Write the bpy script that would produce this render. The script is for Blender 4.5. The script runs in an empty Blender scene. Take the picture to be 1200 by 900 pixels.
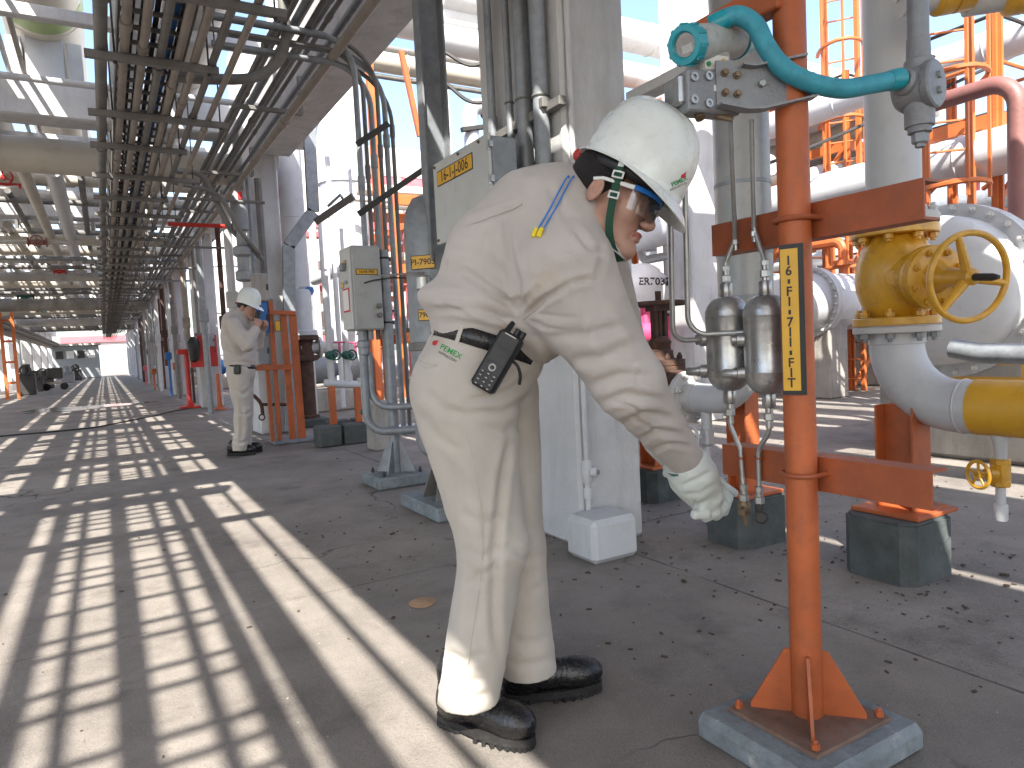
import bpy, bmesh, math, random
import numpy as np
from mathutils import Vector, Matrix
from mathutils.bvhtree import BVHTree
random.seed(7); np.random.seed(7)
scene = bpy.context.scene
COL = scene.collection
R = math.radians

# ---------------------------------------------------------------- camera, sky, sun, exposure
F_PX, CAM_H = 820.0, 1.07                      # focal length in pixels of a 1200 px wide picture, eye height
YAW, ROLL, PITCH = math.atan(475/820.), R(2.9), R(3.35)
fwd = np.array([math.sin(YAW)*math.cos(PITCH), math.cos(YAW)*math.cos(PITCH), -math.sin(PITCH)])
_r0 = np.array([math.cos(YAW), -math.sin(YAW), 0.0]); _u0 = np.cross(_r0, fwd)
rgt = _r0*math.cos(ROLL) - _u0*math.sin(ROLL)
upv = _u0*math.cos(ROLL) + _r0*math.sin(ROLL)
EYE = np.array([0, 0, CAM_H])
cam = bpy.data.cameras.new('camera'); cam.sensor_width = 36; cam.lens = F_PX/1200*36
cam.clip_start = 0.05; cam.clip_end = 2000
cam_o = bpy.data.objects.new('camera', cam); COL.objects.link(cam_o)
cam_o.matrix_world = Matrix(((rgt[0], upv[0], -fwd[0], EYE[0]), (rgt[1], upv[1], -fwd[1], EYE[1]),
                             (rgt[2], upv[2], -fwd[2], EYE[2]), (0, 0, 0, 1)))
scene.camera = cam_o

SUN = Vector((-0.5, -0.8, 1.0)).normalized()   # towards the sun: behind the camera and to its left
world = bpy.data.worlds.new('World'); scene.world = world; world.use_nodes = True
wn = world.node_tree.nodes; wl = world.node_tree.links; wn.clear()
sky = wn.new('ShaderNodeTexSky'); sky.sky_type = 'NISHITA'; sky.sun_disc = False
sky.sun_elevation = math.asin(SUN.z); sky.sun_rotation = math.atan2(SUN.x, SUN.y)
sky.air_density = 1.0; sky.dust_density = 2.5; sky.ozone_density = 1.0; sky.altitude = 10
bg = wn.new('ShaderNodeBackground'); bg.inputs['Strength'].default_value = 0.15
wo = wn.new('ShaderNodeOutputWorld'); wl.new(sky.outputs[0], bg.inputs[0]); wl.new(bg.outputs[0], wo.inputs[0])
sun = bpy.data.lights.new('sun', 'SUN'); sun.energy = 4.6; sun.angle = R(0.4); sun.color = (1.0, 0.95, 0.87)
sun_o = bpy.data.objects.new('sun', sun); COL.objects.link(sun_o)
sun_o.rotation_euler = SUN.to_track_quat('Z', 'Y').to_euler()
vs = scene.view_settings; vs.view_transform = 'Standard'; vs.look = 'None'; vs.gamma = 1.0
vs.use_curve_mapping = False; vs.exposure = 1.62
scene.cycles.max_bounces = 8; scene.cycles.diffuse_bounces = 5; scene.cycles.use_denoising = True
scene.cycles.sample_clamp_indirect = 8.0; scene.cycles.caustics_reflective = False; scene.cycles.caustics_refractive = False

# ---------------------------------------------------------------- measuring helpers
def ray(x, y): return fwd*F_PX + rgt*(x-600) - upv*(y-450)
def G(x, y, z=0.0):
    d = ray(x, y); return Vector(EYE + d*((z-CAM_H)/d[2]))
def AX(x, y, X):
    d = ray(x, y); return Vector(EYE + d*(X/d[0]))
def AY(x, y, Y):
    d = ray(x, y); return Vector(EYE + d*(Y/d[1]))
def AK(x, y, k): return Vector(EYE + ray(x, y)*(k/F_PX))
def proj_np(P):
    d = P - EYE; k = d @ fwd
    return np.stack([600 + F_PX*(d @ rgt)/k, 450 - F_PX*(d @ upv)/k], 1)
RGT, UPV, FWD = Vector(rgt), Vector(upv), Vector(fwd)
ORD = ['first', 'second', 'third', 'fourth', 'fifth', 'sixth', 'seventh', 'eighth', 'ninth', 'tenth', 'eleventh', 'twelfth',
       'thirteenth', 'fourteenth', 'fifteenth', 'sixteenth', 'seventeenth', 'eighteenth', 'nineteenth', 'twentieth']
for _t, _o in (('twenty', 'thirtieth'), ('thirty', 'fortieth'), ('forty', 'fiftieth')): ORD += [_t + ' ' + w for w in ORD[:9]] + [_o]

# ---------------------------------------------------------------- materials
MATS = {}
def mat(name, col, rough=0.5, metal=0.0, var=0.18, nscale=3.0, bump=0.15, bscale=60.0, dirt=0.0, dirtcol=(0.06, 0.045, 0.035),
        rust=0.0, rustcol=(0.16, 0.06, 0.025), rscale=9.0, spec=0.5, coat=0.0, streak=False, fine=0.0):
    if name in MATS: return MATS[name]
    m = bpy.data.materials.new(name); m.use_nodes = True; MATS[name] = m
    nt = m.node_tree; N = nt.nodes; L = nt.links; N.clear()
    out = N.new('ShaderNodeOutputMaterial'); b = N.new('ShaderNodeBsdfPrincipled'); L.new(b.outputs[0], out.inputs[0])
    geo = N.new('ShaderNodeNewGeometry'); pos = geo.outputs['Position']
    def noise(scale, detail=5, rough_=0.6, stretch=None):
        n = N.new('ShaderNodeTexNoise'); n.inputs['Scale'].default_value = scale
        n.inputs['Detail'].default_value = detail; n.inputs['Roughness'].default_value = rough_
        src = pos
        if stretch:
            mp = N.new('ShaderNodeMapping'); mp.inputs['Scale'].default_value = stretch; L.new(pos, mp.inputs[0]); src = mp.outputs[0]
        L.new(src, n.inputs['Vector']); return n.outputs[0]
    def ramp(src, a, c):
        r = N.new('ShaderNodeMapRange'); r.inputs['From Min'].default_value = a; r.inputs['From Max'].default_value = c
        L.new(src, r.inputs['Value']); return r.outputs[0]
    def mix(fac, c1, c2):
        x = N.new('ShaderNodeMix'); x.data_type = 'RGBA'
        L.new(fac, x.inputs['Factor'])
        for s, v in ((x.inputs[6], c1), (x.inputs[7], c2)):
            if isinstance(v, tuple): s.default_value = (*v[:3], 1)
            else: L.new(v, s)
        return x.outputs[2]
    lo = tuple(c*(1-var) for c in col); hi = tuple(min(1, c*(1+var*0.6)) for c in col)
    c = mix(ramp(noise(nscale, 6), 0.32, 0.68), lo, hi)
    if fine > 0:
        c = mix(ramp(noise(bscale*1.7, 3), 0.35, 0.75), c, tuple(x*(1-fine) for x in col))
    if dirt > 0:
        st = (1, 1, 0.18) if streak else None
        f = ramp(noise(nscale*2.3, 8, 0.7, st), 0.62-0.28*dirt, 0.80-0.12*dirt)
        mu = N.new('ShaderNodeMath'); mu.operation = 'MULTIPLY'; mu.inputs[1].default_value = min(0.85, 0.35+0.5*dirt); L.new(f, mu.inputs[0])
        c = mix(mu.outputs[0], c, dirtcol)
    rr = N.new('ShaderNodeMapRange'); rr.inputs['To Min'].default_value = max(0.02, rough-0.1); rr.inputs['To Max'].default_value = min(1, rough+0.12)
    L.new(noise(nscale*4, 5), rr.inputs['Value']); ro = rr.outputs[0]
    if rust > 0:
        f = ramp(noise(rscale, 8, 0.72), 0.70-0.22*rust, 0.74-0.18*rust)
        c = mix(f, c, rustcol)
        mm = N.new('ShaderNodeMath'); mm.operation = 'MAXIMUM'; L.new(ro, mm.inputs[0])
        m2 = N.new('ShaderNodeMath'); m2.operation = 'MULTIPLY'; m2.inputs[1].default_value = 0.85; L.new(f, m2.inputs[0]); L.new(m2.outputs[0], mm.inputs[1]); ro = mm.outputs[0]
    L.new(c, b.inputs['Base Color']); L.new(ro, b.inputs['Roughness'])
    b.inputs['Metallic'].default_value = metal; b.inputs['Specular IOR Level'].default_value = spec
    if coat: b.inputs['Coat Weight'].default_value = coat; b.inputs['Coat Roughness'].default_value = 0.15
    if bump > 0:
        bp = N.new('ShaderNodeBump'); bp.inputs['Strength'].default_value = bump; bp.inputs['Distance'].default_value = 0.01
        L.new(noise(bscale, 4), bp.inputs['Height']); L.new(bp.outputs[0], b.inputs['Normal'])
    return m

def M_floor():
    m = bpy.data.materials.new('floor_concrete'); m.use_nodes = True; MATS['floor'] = m
    nt = m.node_tree; N = nt.nodes; L = nt.links; b = N['Principled BSDF']
    geo = N.new('ShaderNodeNewGeometry'); pos = geo.outputs['Position']
    def nz(scale, det=6, ro=0.6, off=0):
        n = N.new('ShaderNodeTexNoise'); n.inputs['Scale'].default_value = scale; n.inputs['Detail'].default_value = det
        n.inputs['Roughness'].default_value = ro
        mp = N.new('ShaderNodeMapping'); mp.inputs['Location'].default_value = (off, off*2, 0); L.new(pos, mp.inputs[0]); L.new(mp.outputs[0], n.inputs['Vector'])
        return n.outputs[0]
    def rmp(s, a, c, t0=0, t1=1):
        r = N.new('ShaderNodeMapRange'); r.inputs['From Min'].default_value = a; r.inputs['From Max'].default_value = c
        r.inputs['To Min'].default_value = t0; r.inputs['To Max'].default_value = t1
        L.new(s, r.inputs['Value']); return r.outputs[0]
    def mx(f, c1, c2):
        x = N.new('ShaderNodeMix'); x.data_type = 'RGBA'
        if isinstance(f, float): x.inputs['Factor'].default_value = f
        else: L.new(f, x.inputs['Factor'])
        for s, v in ((x.inputs[6], c1), (x.inputs[7], c2)):
            if isinstance(v, tuple): s.default_value = (*v, 1)
            else: L.new(v, s)
        return x.outputs[2]
    def mul(s, k):
        q = N.new('ShaderNodeMath'); q.operation = 'MULTIPLY'; q.inputs[1].default_value = k; L.new(s, q.inputs[0]); return q.outputs[0]
    c = mx(rmp(nz(0.9, 7), 0.3, 0.7), (0.170, 0.152, 0.134), (0.305, 0.273, 0.241))
    c = mx(mul(rmp(nz(4.0, 8, 0.7, 5), 0.45, 0.75), 0.55), c, (0.122, 0.108, 0.095))
    c = mx(mul(rmp(nz(1.7, 9, 0.72, 11), 0.55, 0.68), 0.6), c, (0.085, 0.075, 0.068))      # oil and damp stains
    c = mx(mul(rmp(nz(2.6, 9, 0.75, 23), 0.60, 0.72), 0.5), c, (0.36, 0.325, 0.285))          # worn pale patches
    c = mx(mul(rmp(nz(210, 2, 0.5, 3), 0.60, 0.72), 0.55), c, (0.42, 0.39, 0.35))           # exposed aggregate
    c = mx(mul(rmp(nz(160, 2, 0.5, 9), 0.62, 0.70), 0.6), c, (0.04, 0.035, 0.03))
    # hairline cracks: warped voronoi cell borders, broken up
    wv = N.new('ShaderNodeTexNoise'); wv.inputs['Scale'].default_value = 2.2; wv.inputs['Detail'].default_value = 5; L.new(pos, wv.inputs['Vector'])
    ad = N.new('ShaderNodeVectorMath'); ad.operation = 'MULTIPLY_ADD'; ad.inputs[1].default_value = (0.7, 0.7, 0); L.new(wv.outputs['Color'], ad.inputs[0]); L.new(pos, ad.inputs[2])
    vo = N.new('ShaderNodeTexVoronoi'); vo.feature = 'DISTANCE_TO_EDGE'; vo.inputs['Scale'].default_value = 0.42; L.new(ad.outputs[0], vo.inputs['Vector'])
    cr = mul(rmp(vo.outputs['Distance'], 0.0, 0.006, 1, 0), 0.85)
    q = N.new('ShaderNodeMath'); q.operation = 'MULTIPLY'; L.new(cr, q.inputs[0]); L.new(rmp(nz(0.8, 3, 0.5, 31), 0.45, 0.6), q.inputs[1])
    c = mx(q.outputs[0], c, (0.03, 0.026, 0.022))
    L.new(c, b.inputs['Base Color'])
    L.new(rmp(nz(3.1, 6, 0.6, 17), 0.3, 0.7, 0.62, 0.9), b.inputs['Roughness'])
    b.inputs['Specular IOR Level'].default_value = 0.35
    bp = N.new('ShaderNodeBump'); bp.inputs['Strength'].default_value = 0.5; bp.inputs['Distance'].default_value = 0.006
    hs = N.new('ShaderNodeMath'); hs.operation = 'ADD'; L.new(nz(95, 5, 0.65, 1), hs.inputs[0]); L.new(mul(nz(14, 5, 0.6, 2), 1.5), hs.inputs[1])
    h2 = N.new('ShaderNodeMath'); h2.operation = 'SUBTRACT'; L.new(hs.outputs[0], h2.inputs[0]); L.new(mul(q.outputs[0], 2.0), h2.inputs[1])
    L.new(h2.outputs[0], bp.inputs['Height']); L.new(bp.outputs[0], b.inputs['Normal'])
    return m
M_floor()

def M_cloth(name, col, stain=(0.42, 0.30, 0.17), stain_amt=0.35):
    m = bpy.data.materials.new(name); m.use_nodes = True; MATS[name] = m
    nt = m.node_tree; N = nt.nodes; L = nt.links; b = N['Principled BSDF']
    geo = N.new('ShaderNodeNewGeometry'); pos = geo.outputs['Position']
    def nz(scale, det=5, ro=0.6, off=0.0, st=(1, 1, 1)):
        n = N.new('ShaderNodeTexNoise'); n.inputs['Scale'].default_value = scale; n.inputs['Detail'].default_value = det; n.inputs['Roughness'].default_value = ro
        mp = N.new('ShaderNodeMapping'); mp.inputs['Location'].default_value = (off, off, off); mp.inputs['Scale'].default_value = st
        L.new(pos, mp.inputs[0]); L.new(mp.outputs[0], n.inputs['Vector']); return n.outputs[0]
    def rmp(s, a, c, t0=0, t1=1):
        r = N.new('ShaderNodeMapRange'); r.inputs['From Min'].default_value = a; r.inputs['From Max'].default_value = c
        r.inputs['To Min'].default_value = t0; r.inputs['To Max'].default_value = t1; L.new(s, r.inputs['Value']); return r.outputs[0]
    def mx(f, c1, c2):
        x = N.new('ShaderNodeMix'); x.data_type = 'RGBA'; L.new(f, x.inputs['Factor'])
        for s, v in ((x.inputs[6], c1), (x.inputs[7], c2)):
            if isinstance(v, tuple): s.default_value = (*v, 1)
            else: L.new(v, s)
        return x.outputs[2]
    c = mx(rmp(nz(6, 6), 0.3, 0.7), tuple(x*0.9 for x in col), tuple(min(1, x*1.06) for x in col))
    f = rmp(nz(9, 3, 0.5, 4.3), 0.66, 0.74, 0, stain_amt)
    c = mx(f, c, stain)
    L.new(c, b.inputs['Base Color']); b.inputs['Roughness'].default_value = 0.9
    b.inputs['Specular IOR Level'].default_value = 0.15
    b.inputs['Sheen Weight'].default_value = 0.15; b.inputs['Sheen Roughness'].default_value = 0.5
    bp = N.new('ShaderNodeBump'); bp.inputs['Strength'].default_value = 0.25; bp.inputs['Distance'].default_value = 0.004
    hs = N.new('ShaderNodeMath'); hs.operation = 'ADD'
    L.new(nz(380, 2), hs.inputs[0]); q = N.new('ShaderNodeMath'); q.operation = 'MULTIPLY'; q.inputs[1].default_value = 2.0
    L.new(nz(26, 5, 0.55, 2.0), q.inputs[0]); L.new(q.outputs[0], hs.inputs[1]); L.new(hs.outputs[0], bp.inputs['Height']); L.new(bp.outputs[0], b.inputs['Normal'])
    return m
M_cloth('shirt_khaki', (0.495, 0.45, 0.412)); M_cloth('trouser_khaki', (0.49, 0.452, 0.398))
M_cloth('glove_leather', (0.60, 0.64, 0.60), (0.35, 0.36, 0.30), 0.5)

white_conc = mat('painted_concrete', (0.55, 0.555, 0.56), 0.75, var=0.14, nscale=2.2, bump=0.4, bscale=38, dirt=0.5, dirtcol=(0.30, 0.28, 0.25), streak=True)
raw_conc = mat('raw_concrete', (0.36, 0.34, 0.31), 0.85, var=0.25, nscale=2.5, bump=0.4, bscale=40, dirt=0.5, dirtcol=(0.13, 0.12, 0.11), streak=True)
plinth = mat('plinth_concrete', (0.085, 0.097, 0.096), 0.85, var=0.3, nscale=8, bump=0.55, bscale=55, dirt=0.6, dirtcol=(0.05, 0.05, 0.045), rust=0.2, rustcol=(0.22, 0.21, 0.19))
pad_mat = mat('pad_concrete', (0.21, 0.24, 0.255), 0.85, var=0.3, nscale=9, bump=0.6, bscale=50, dirt=0.5, dirtcol=(0.10, 0.10, 0.095), rust=0.3, rustcol=(0.38, 0.38, 0.36))
orange = mat('orange_paint', (0.46, 0.112, 0.032), 0.5, var=0.22, nscale=5, bump=0.14, bscale=50, dirt=0.45, dirtcol=(0.20, 0.07, 0.035), rust=0.12, rustcol=(0.13, 0.055, 0.03), rscale=14)
orange_bar = mat('orange_bar_paint', (0.37, 0.093, 0.032), 0.5, var=0.22, nscale=6, bump=0.15, bscale=40, dirt=0.5, dirtcol=(0.16, 0.065, 0.04), rust=0.22, rustcol=(0.10, 0.05, 0.03), rscale=12)
bright_orange = mat('ladder_orange', (0.50, 0.135, 0.035), 0.5, var=0.15, dirt=0.25, dirtcol=(0.35, 0.12, 0.05))
yellow = mat('yellow_paint', (0.66, 0.345, 0.022), 0.35, var=0.15, nscale=7, bump=0.12, bscale=45, dirt=0.45, dirtcol=(0.26, 0.12, 0.03), rust=0.1, coat=0.3)
yellow_band = mat('yellow_band_paint', (0.66, 0.36, 0.03), 0.42, var=0.10, nscale=9, dirt=0.25, dirtcol=(0.40, 0.20, 0.04))
white_pipe = mat('white_pipe_paint', (0.53, 0.54, 0.56), 0.42, var=0.08, nscale=4, bump=0.08, bscale=50, dirt=0.3, dirtcol=(0.38, 0.37, 0.35))
white_rusty = mat('white_rusty_paint', (0.54, 0.535, 0.525), 0.5, var=0.08, dirt=0.3, dirtcol=(0.40, 0.32, 0.24), rust=0.32, rustcol=(0.42, 0.20, 0.08), rscale=3)
rack_pipe = mat('rack_pipe_paint', (0.50, 0.48, 0.45), 0.5, var=0.15, nscale=1.2, dirt=0.5, dirtcol=(0.24, 0.21, 0.18), rust=0.1, rscale=3)
cream_pipe = mat('cream_pipe_paint', (0.55, 0.51, 0.43), 0.45, var=0.1, nscale=1.2, dirt=0.4, dirtcol=(0.36, 0.31, 0.25))
green_band = mat('green_band_paint', (0.33, 0.42, 0.17), 0.5, dirt=0.3)
cladding = mat('aluminium_cladding', (0.33, 0.33, 0.325), 0.38, metal=0.3, var=0.12, nscale=6, bump=0.06, bscale=25, dirt=0.4, dirtcol=(0.20, 0.19, 0.18))
galv = mat('galvanised_steel', (0.27, 0.29, 0.31), 0.5, metal=0.35, var=0.2, nscale=14, bump=0.08, bscale=70, dirt=0.3, dirtcol=(0.14, 0.14, 0.14))
galv_dark = mat('weathered_conduit', (0.19, 0.185, 0.175), 0.6, metal=0.2, var=0.25, nscale=5, bump=0.12, dirt=0.4, dirtcol=(0.09, 0.075, 0.06), rust=0.15)
conduit_brown = mat('dusty_conduit', (0.31, 0.275, 0.24), 0.6, metal=0.1, var=0.2, nscale=3, dirt=0.4, dirtcol=(0.15, 0.12, 0.10), rust=0.12)
cast_grey = mat('grey_cast_paint', (0.27, 0.28, 0.295), 0.5, metal=0.25, var=0.12, nscale=12, bump=0.35, bscale=120, dirt=0.25, dirtcol=(0.15, 0.15, 0.15))
steel = mat('brushed_steel', (0.42, 0.42, 0.41), 0.32, metal=0.85, var=0.2, nscale=14, bump=0.06, bscale=60, dirt=0.4, dirtcol=(0.20, 0.17, 0.14))
pot_steel = mat('pot_steel', (0.47, 0.47, 0.46), 0.3, metal=0.75, var=0.25, nscale=10, bump=0.1, bscale=40, dirt=0.45, dirtcol=(0.15, 0.13, 0.11))
tube_steel = mat('tubing_steel', (0.40, 0.41, 0.40), 0.34, metal=0.6, var=0.15, nscale=20, dirt=0.3, dirtcol=(0.24, 0.20, 0.16))
brass_dirty = mat('dirty_brass', (0.22, 0.16, 0.10), 0.5, metal=0.6, var=0.3, nscale=30, dirt=0.4)
rust = mat('rusted_iron', (0.085, 0.045, 0.032), 0.85, var=0.4, nscale=14, bump=0.6, bscale=60, rust=0.3, rustcol=(0.17, 0.075, 0.035))
teal = mat('teal_enamel', (0.008, 0.31, 0.38), 0.35, var=0.1, nscale=20, coat=0.3, dirt=0.15, dirtcol=(0.02, 0.22, 0.24))
teal_hose = mat('teal_hose_cover', (0.045, 0.33, 0.43), 0.5, var=0.22, nscale=25, bump=0.1, dirt=0.4, dirtcol=(0.03, 0.23, 0.26))
transm_grey = mat('transmitter_enamel', (0.44, 0.45, 0.43), 0.45, var=0.12, nscale=20, dirt=0.5, dirtcol=(0.22, 0.20, 0.16))
box_grey = mat('box_enamel', (0.40, 0.40, 0.385), 0.5, metal=0.15, var=0.1, nscale=4, bump=0.05, dirt=0.3, dirtcol=(0.24, 0.23, 0.21))
box_light = mat('panel_enamel', (0.53, 0.545, 0.53), 0.45, metal=0.1, var=0.08, nscale=5, dirt=0.3, dirtcol=(0.36, 0.35, 0.33))
red_paint = mat('red_paint', (0.50, 0.03, 0.022), 0.45, var=0.15, dirt=0.3, dirtcol=(0.20, 0.03, 0.02))
pink_red = mat('faded_red_paint', (0.62, 0.14, 0.16), 0.55, var=0.12, dirt=0.2, dirtcol=(0.40, 0.14, 0.14))
magenta = mat('magenta_paint', (0.62, 0.07, 0.17), 0.5, var=0.12)
maroon = mat('maroon_pipe_paint', (0.25, 0.11, 0.10), 0.5, var=0.15, dirt=0.3)
blue_box = mat('blue_enamel', (0.025, 0.15, 0.42), 0.45, var=0.1)
green_valve = mat('green_valve_paint', (0.015, 0.10, 0.075), 0.5, var=0.2)
black = mat('black_plastic', (0.008, 0.008, 0.009), 0.45, var=0.2, bump=0.1, bscale=200)
dark_steel = mat('dark_steel', (0.05, 0.048, 0.045), 0.6, metal=0.3, var=0.3, dirt=0.3)
leather = mat('black_leather', (0.007, 0.007, 0.008), 0.26, var=0.3, nscale=25, bump=0.25, bscale=90, spec=0.6)
rubber = mat('boot_rubber', (0.014, 0.013, 0.013), 0.75, var=0.3, nscale=30, bump=0.2, dirt=0.35, dirtcol=(0.07, 0.065, 0.06))
helmet_white = mat('helmet_shell', (0.74, 0.77, 0.73), 0.28, var=0.04, nscale=10, bump=0.03, bscale=30, dirt=0.06, dirtcol=(0.62, 0.62, 0.54), coat=0.4)
strap_green = mat('green_webbing', (0.02, 0.075, 0.045), 0.85, var=0.15, bump=0.5, bscale=350)
strap_white = mat('white_plastic', (0.72, 0.73, 0.72), 0.4, var=0.05, bump=0)
bright_blue = mat('blue_plastic', (0.02, 0.20, 0.66), 0.35, var=0.08, bump=0)
ear_yellow = mat('yellow_foam', (0.80, 0.62, 0.03), 0.7, var=0.1, bump=0)
hair_mat = mat('black_hair', (0.012, 0.009, 0.008), 0.5, var=0.3, nscale=40, bump=0.8, bscale=250)
skin = mat('skin', (0.47, 0.275, 0.205), 0.5, var=0.14, nscale=24, bump=0.12, bscale=220, spec=0.4, dirt=0.25, dirtcol=(0.40, 0.19, 0.135))
skin.node_tree.nodes['Principled BSDF'].inputs['Subsurface Weight'].default_value = 0.12
skin.node_tree.nodes['Principled BSDF'].inputs['Subsurface Radius'].default_value = (0.012, 0.004, 0.002)
stubble = mat('stubble', (0.20, 0.115, 0.085), 0.7, var=0.25, nscale=120, bump=0.4, bscale=400)
lip_mat = mat('lip', (0.36, 0.14, 0.11), 0.45, var=0.1)
sign_yellow = mat('sign_yellow', (0.72, 0.40, 0.025), 0.4, var=0.10, nscale=14, bump=0, dirt=0.2, dirtcol=(0.5, 0.28, 0.04))
sign_orange = mat('sign_orange', (0.66, 0.36, 0.06), 0.5, var=0.1, bump=0, dirt=0.3, dirtcol=(0.42, 0.22, 0.06))
ink = mat('black_ink', (0.015, 0.014, 0.013), 0.5, bump=0, var=0.1)
green_ink = mat('green_ink', (0.03, 0.28, 0.07), 0.7, bump=0, var=0.1)
red_ink = mat('red_ink', (0.55, 0.03, 0.03), 0.7, bump=0, var=0.1)
white_ink = mat('white_ink', (0.80, 0.80, 0.78), 0.6, bump=0, var=0.05)
wood_disc = mat('tan_fibre', (0.42, 0.26, 0.15), 0.85, var=0.2, nscale=30, bump=0.3)
litter_mat = mat('dry_litter', (0.085, 0.062, 0.042), 0.9, var=0.5, nscale=60)
grey_far = mat('grey_container_paint', (0.30, 0.33, 0.34), 0.6, var=0.1)
white_far = mat('white_wall_paint', (0.52, 0.50, 0.48), 0.7, var=0.1, dirt=0.2, dirtcol=(0.5, 0.45, 0.4))
leaf_mat = mat('leaf_green', (0.075, 0.105, 0.035), 0.6, var=0.4, nscale=2)
lamp_body = mat('lamp_housing', (0.12, 0.115, 0.11), 0.5, metal=0.2, var=0.2)

def M_glass(name, tint=(1, 1, 1), rough=0.03, alpha=0.85):
    m = bpy.data.materials.new(name); m.use_nodes = True; MATS[name] = m
    N = m.node_tree.nodes; L = m.node_tree.links; N.clear()
    o = N.new('ShaderNodeOutputMaterial'); t = N.new('ShaderNodeBsdfTransparent'); t.inputs[0].default_value = (*tint, 1)
    g = N.new('ShaderNodeBsdfGlossy'); g.inputs['Roughness'].default_value = rough
    x = N.new('ShaderNodeMixShader'); fr = N.new('ShaderNodeFresnel'); fr.inputs[0].default_value = 1.5
    ad = N.new('ShaderNodeMath'); ad.operation = 'MULTIPLY_ADD'; ad.inputs[1].default_value = 1.0; ad.inputs[2].default_value = 1-alpha-0.1
    L.new(fr.outputs[0], ad.inputs[0]); L.new(ad.outputs[0], x.inputs[0]); L.new(t.outputs[0], x.inputs[1]); L.new(g.outputs[0], x.inputs[2]); L.new(x.outputs[0], o.inputs[0])
    return m
lens_glass = M_glass('lens_glass', (0.93, 0.94, 0.95), 0.02, 0.84)
dial_glass = M_glass('dial_glass', (0.9, 0.92, 0.92), 0.03, 0.8)
puddle_mat = mat('wet_film', (0.10, 0.095, 0.09), 0.08, var=0.1, bump=0.02, bscale=6, spec=0.8)

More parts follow.
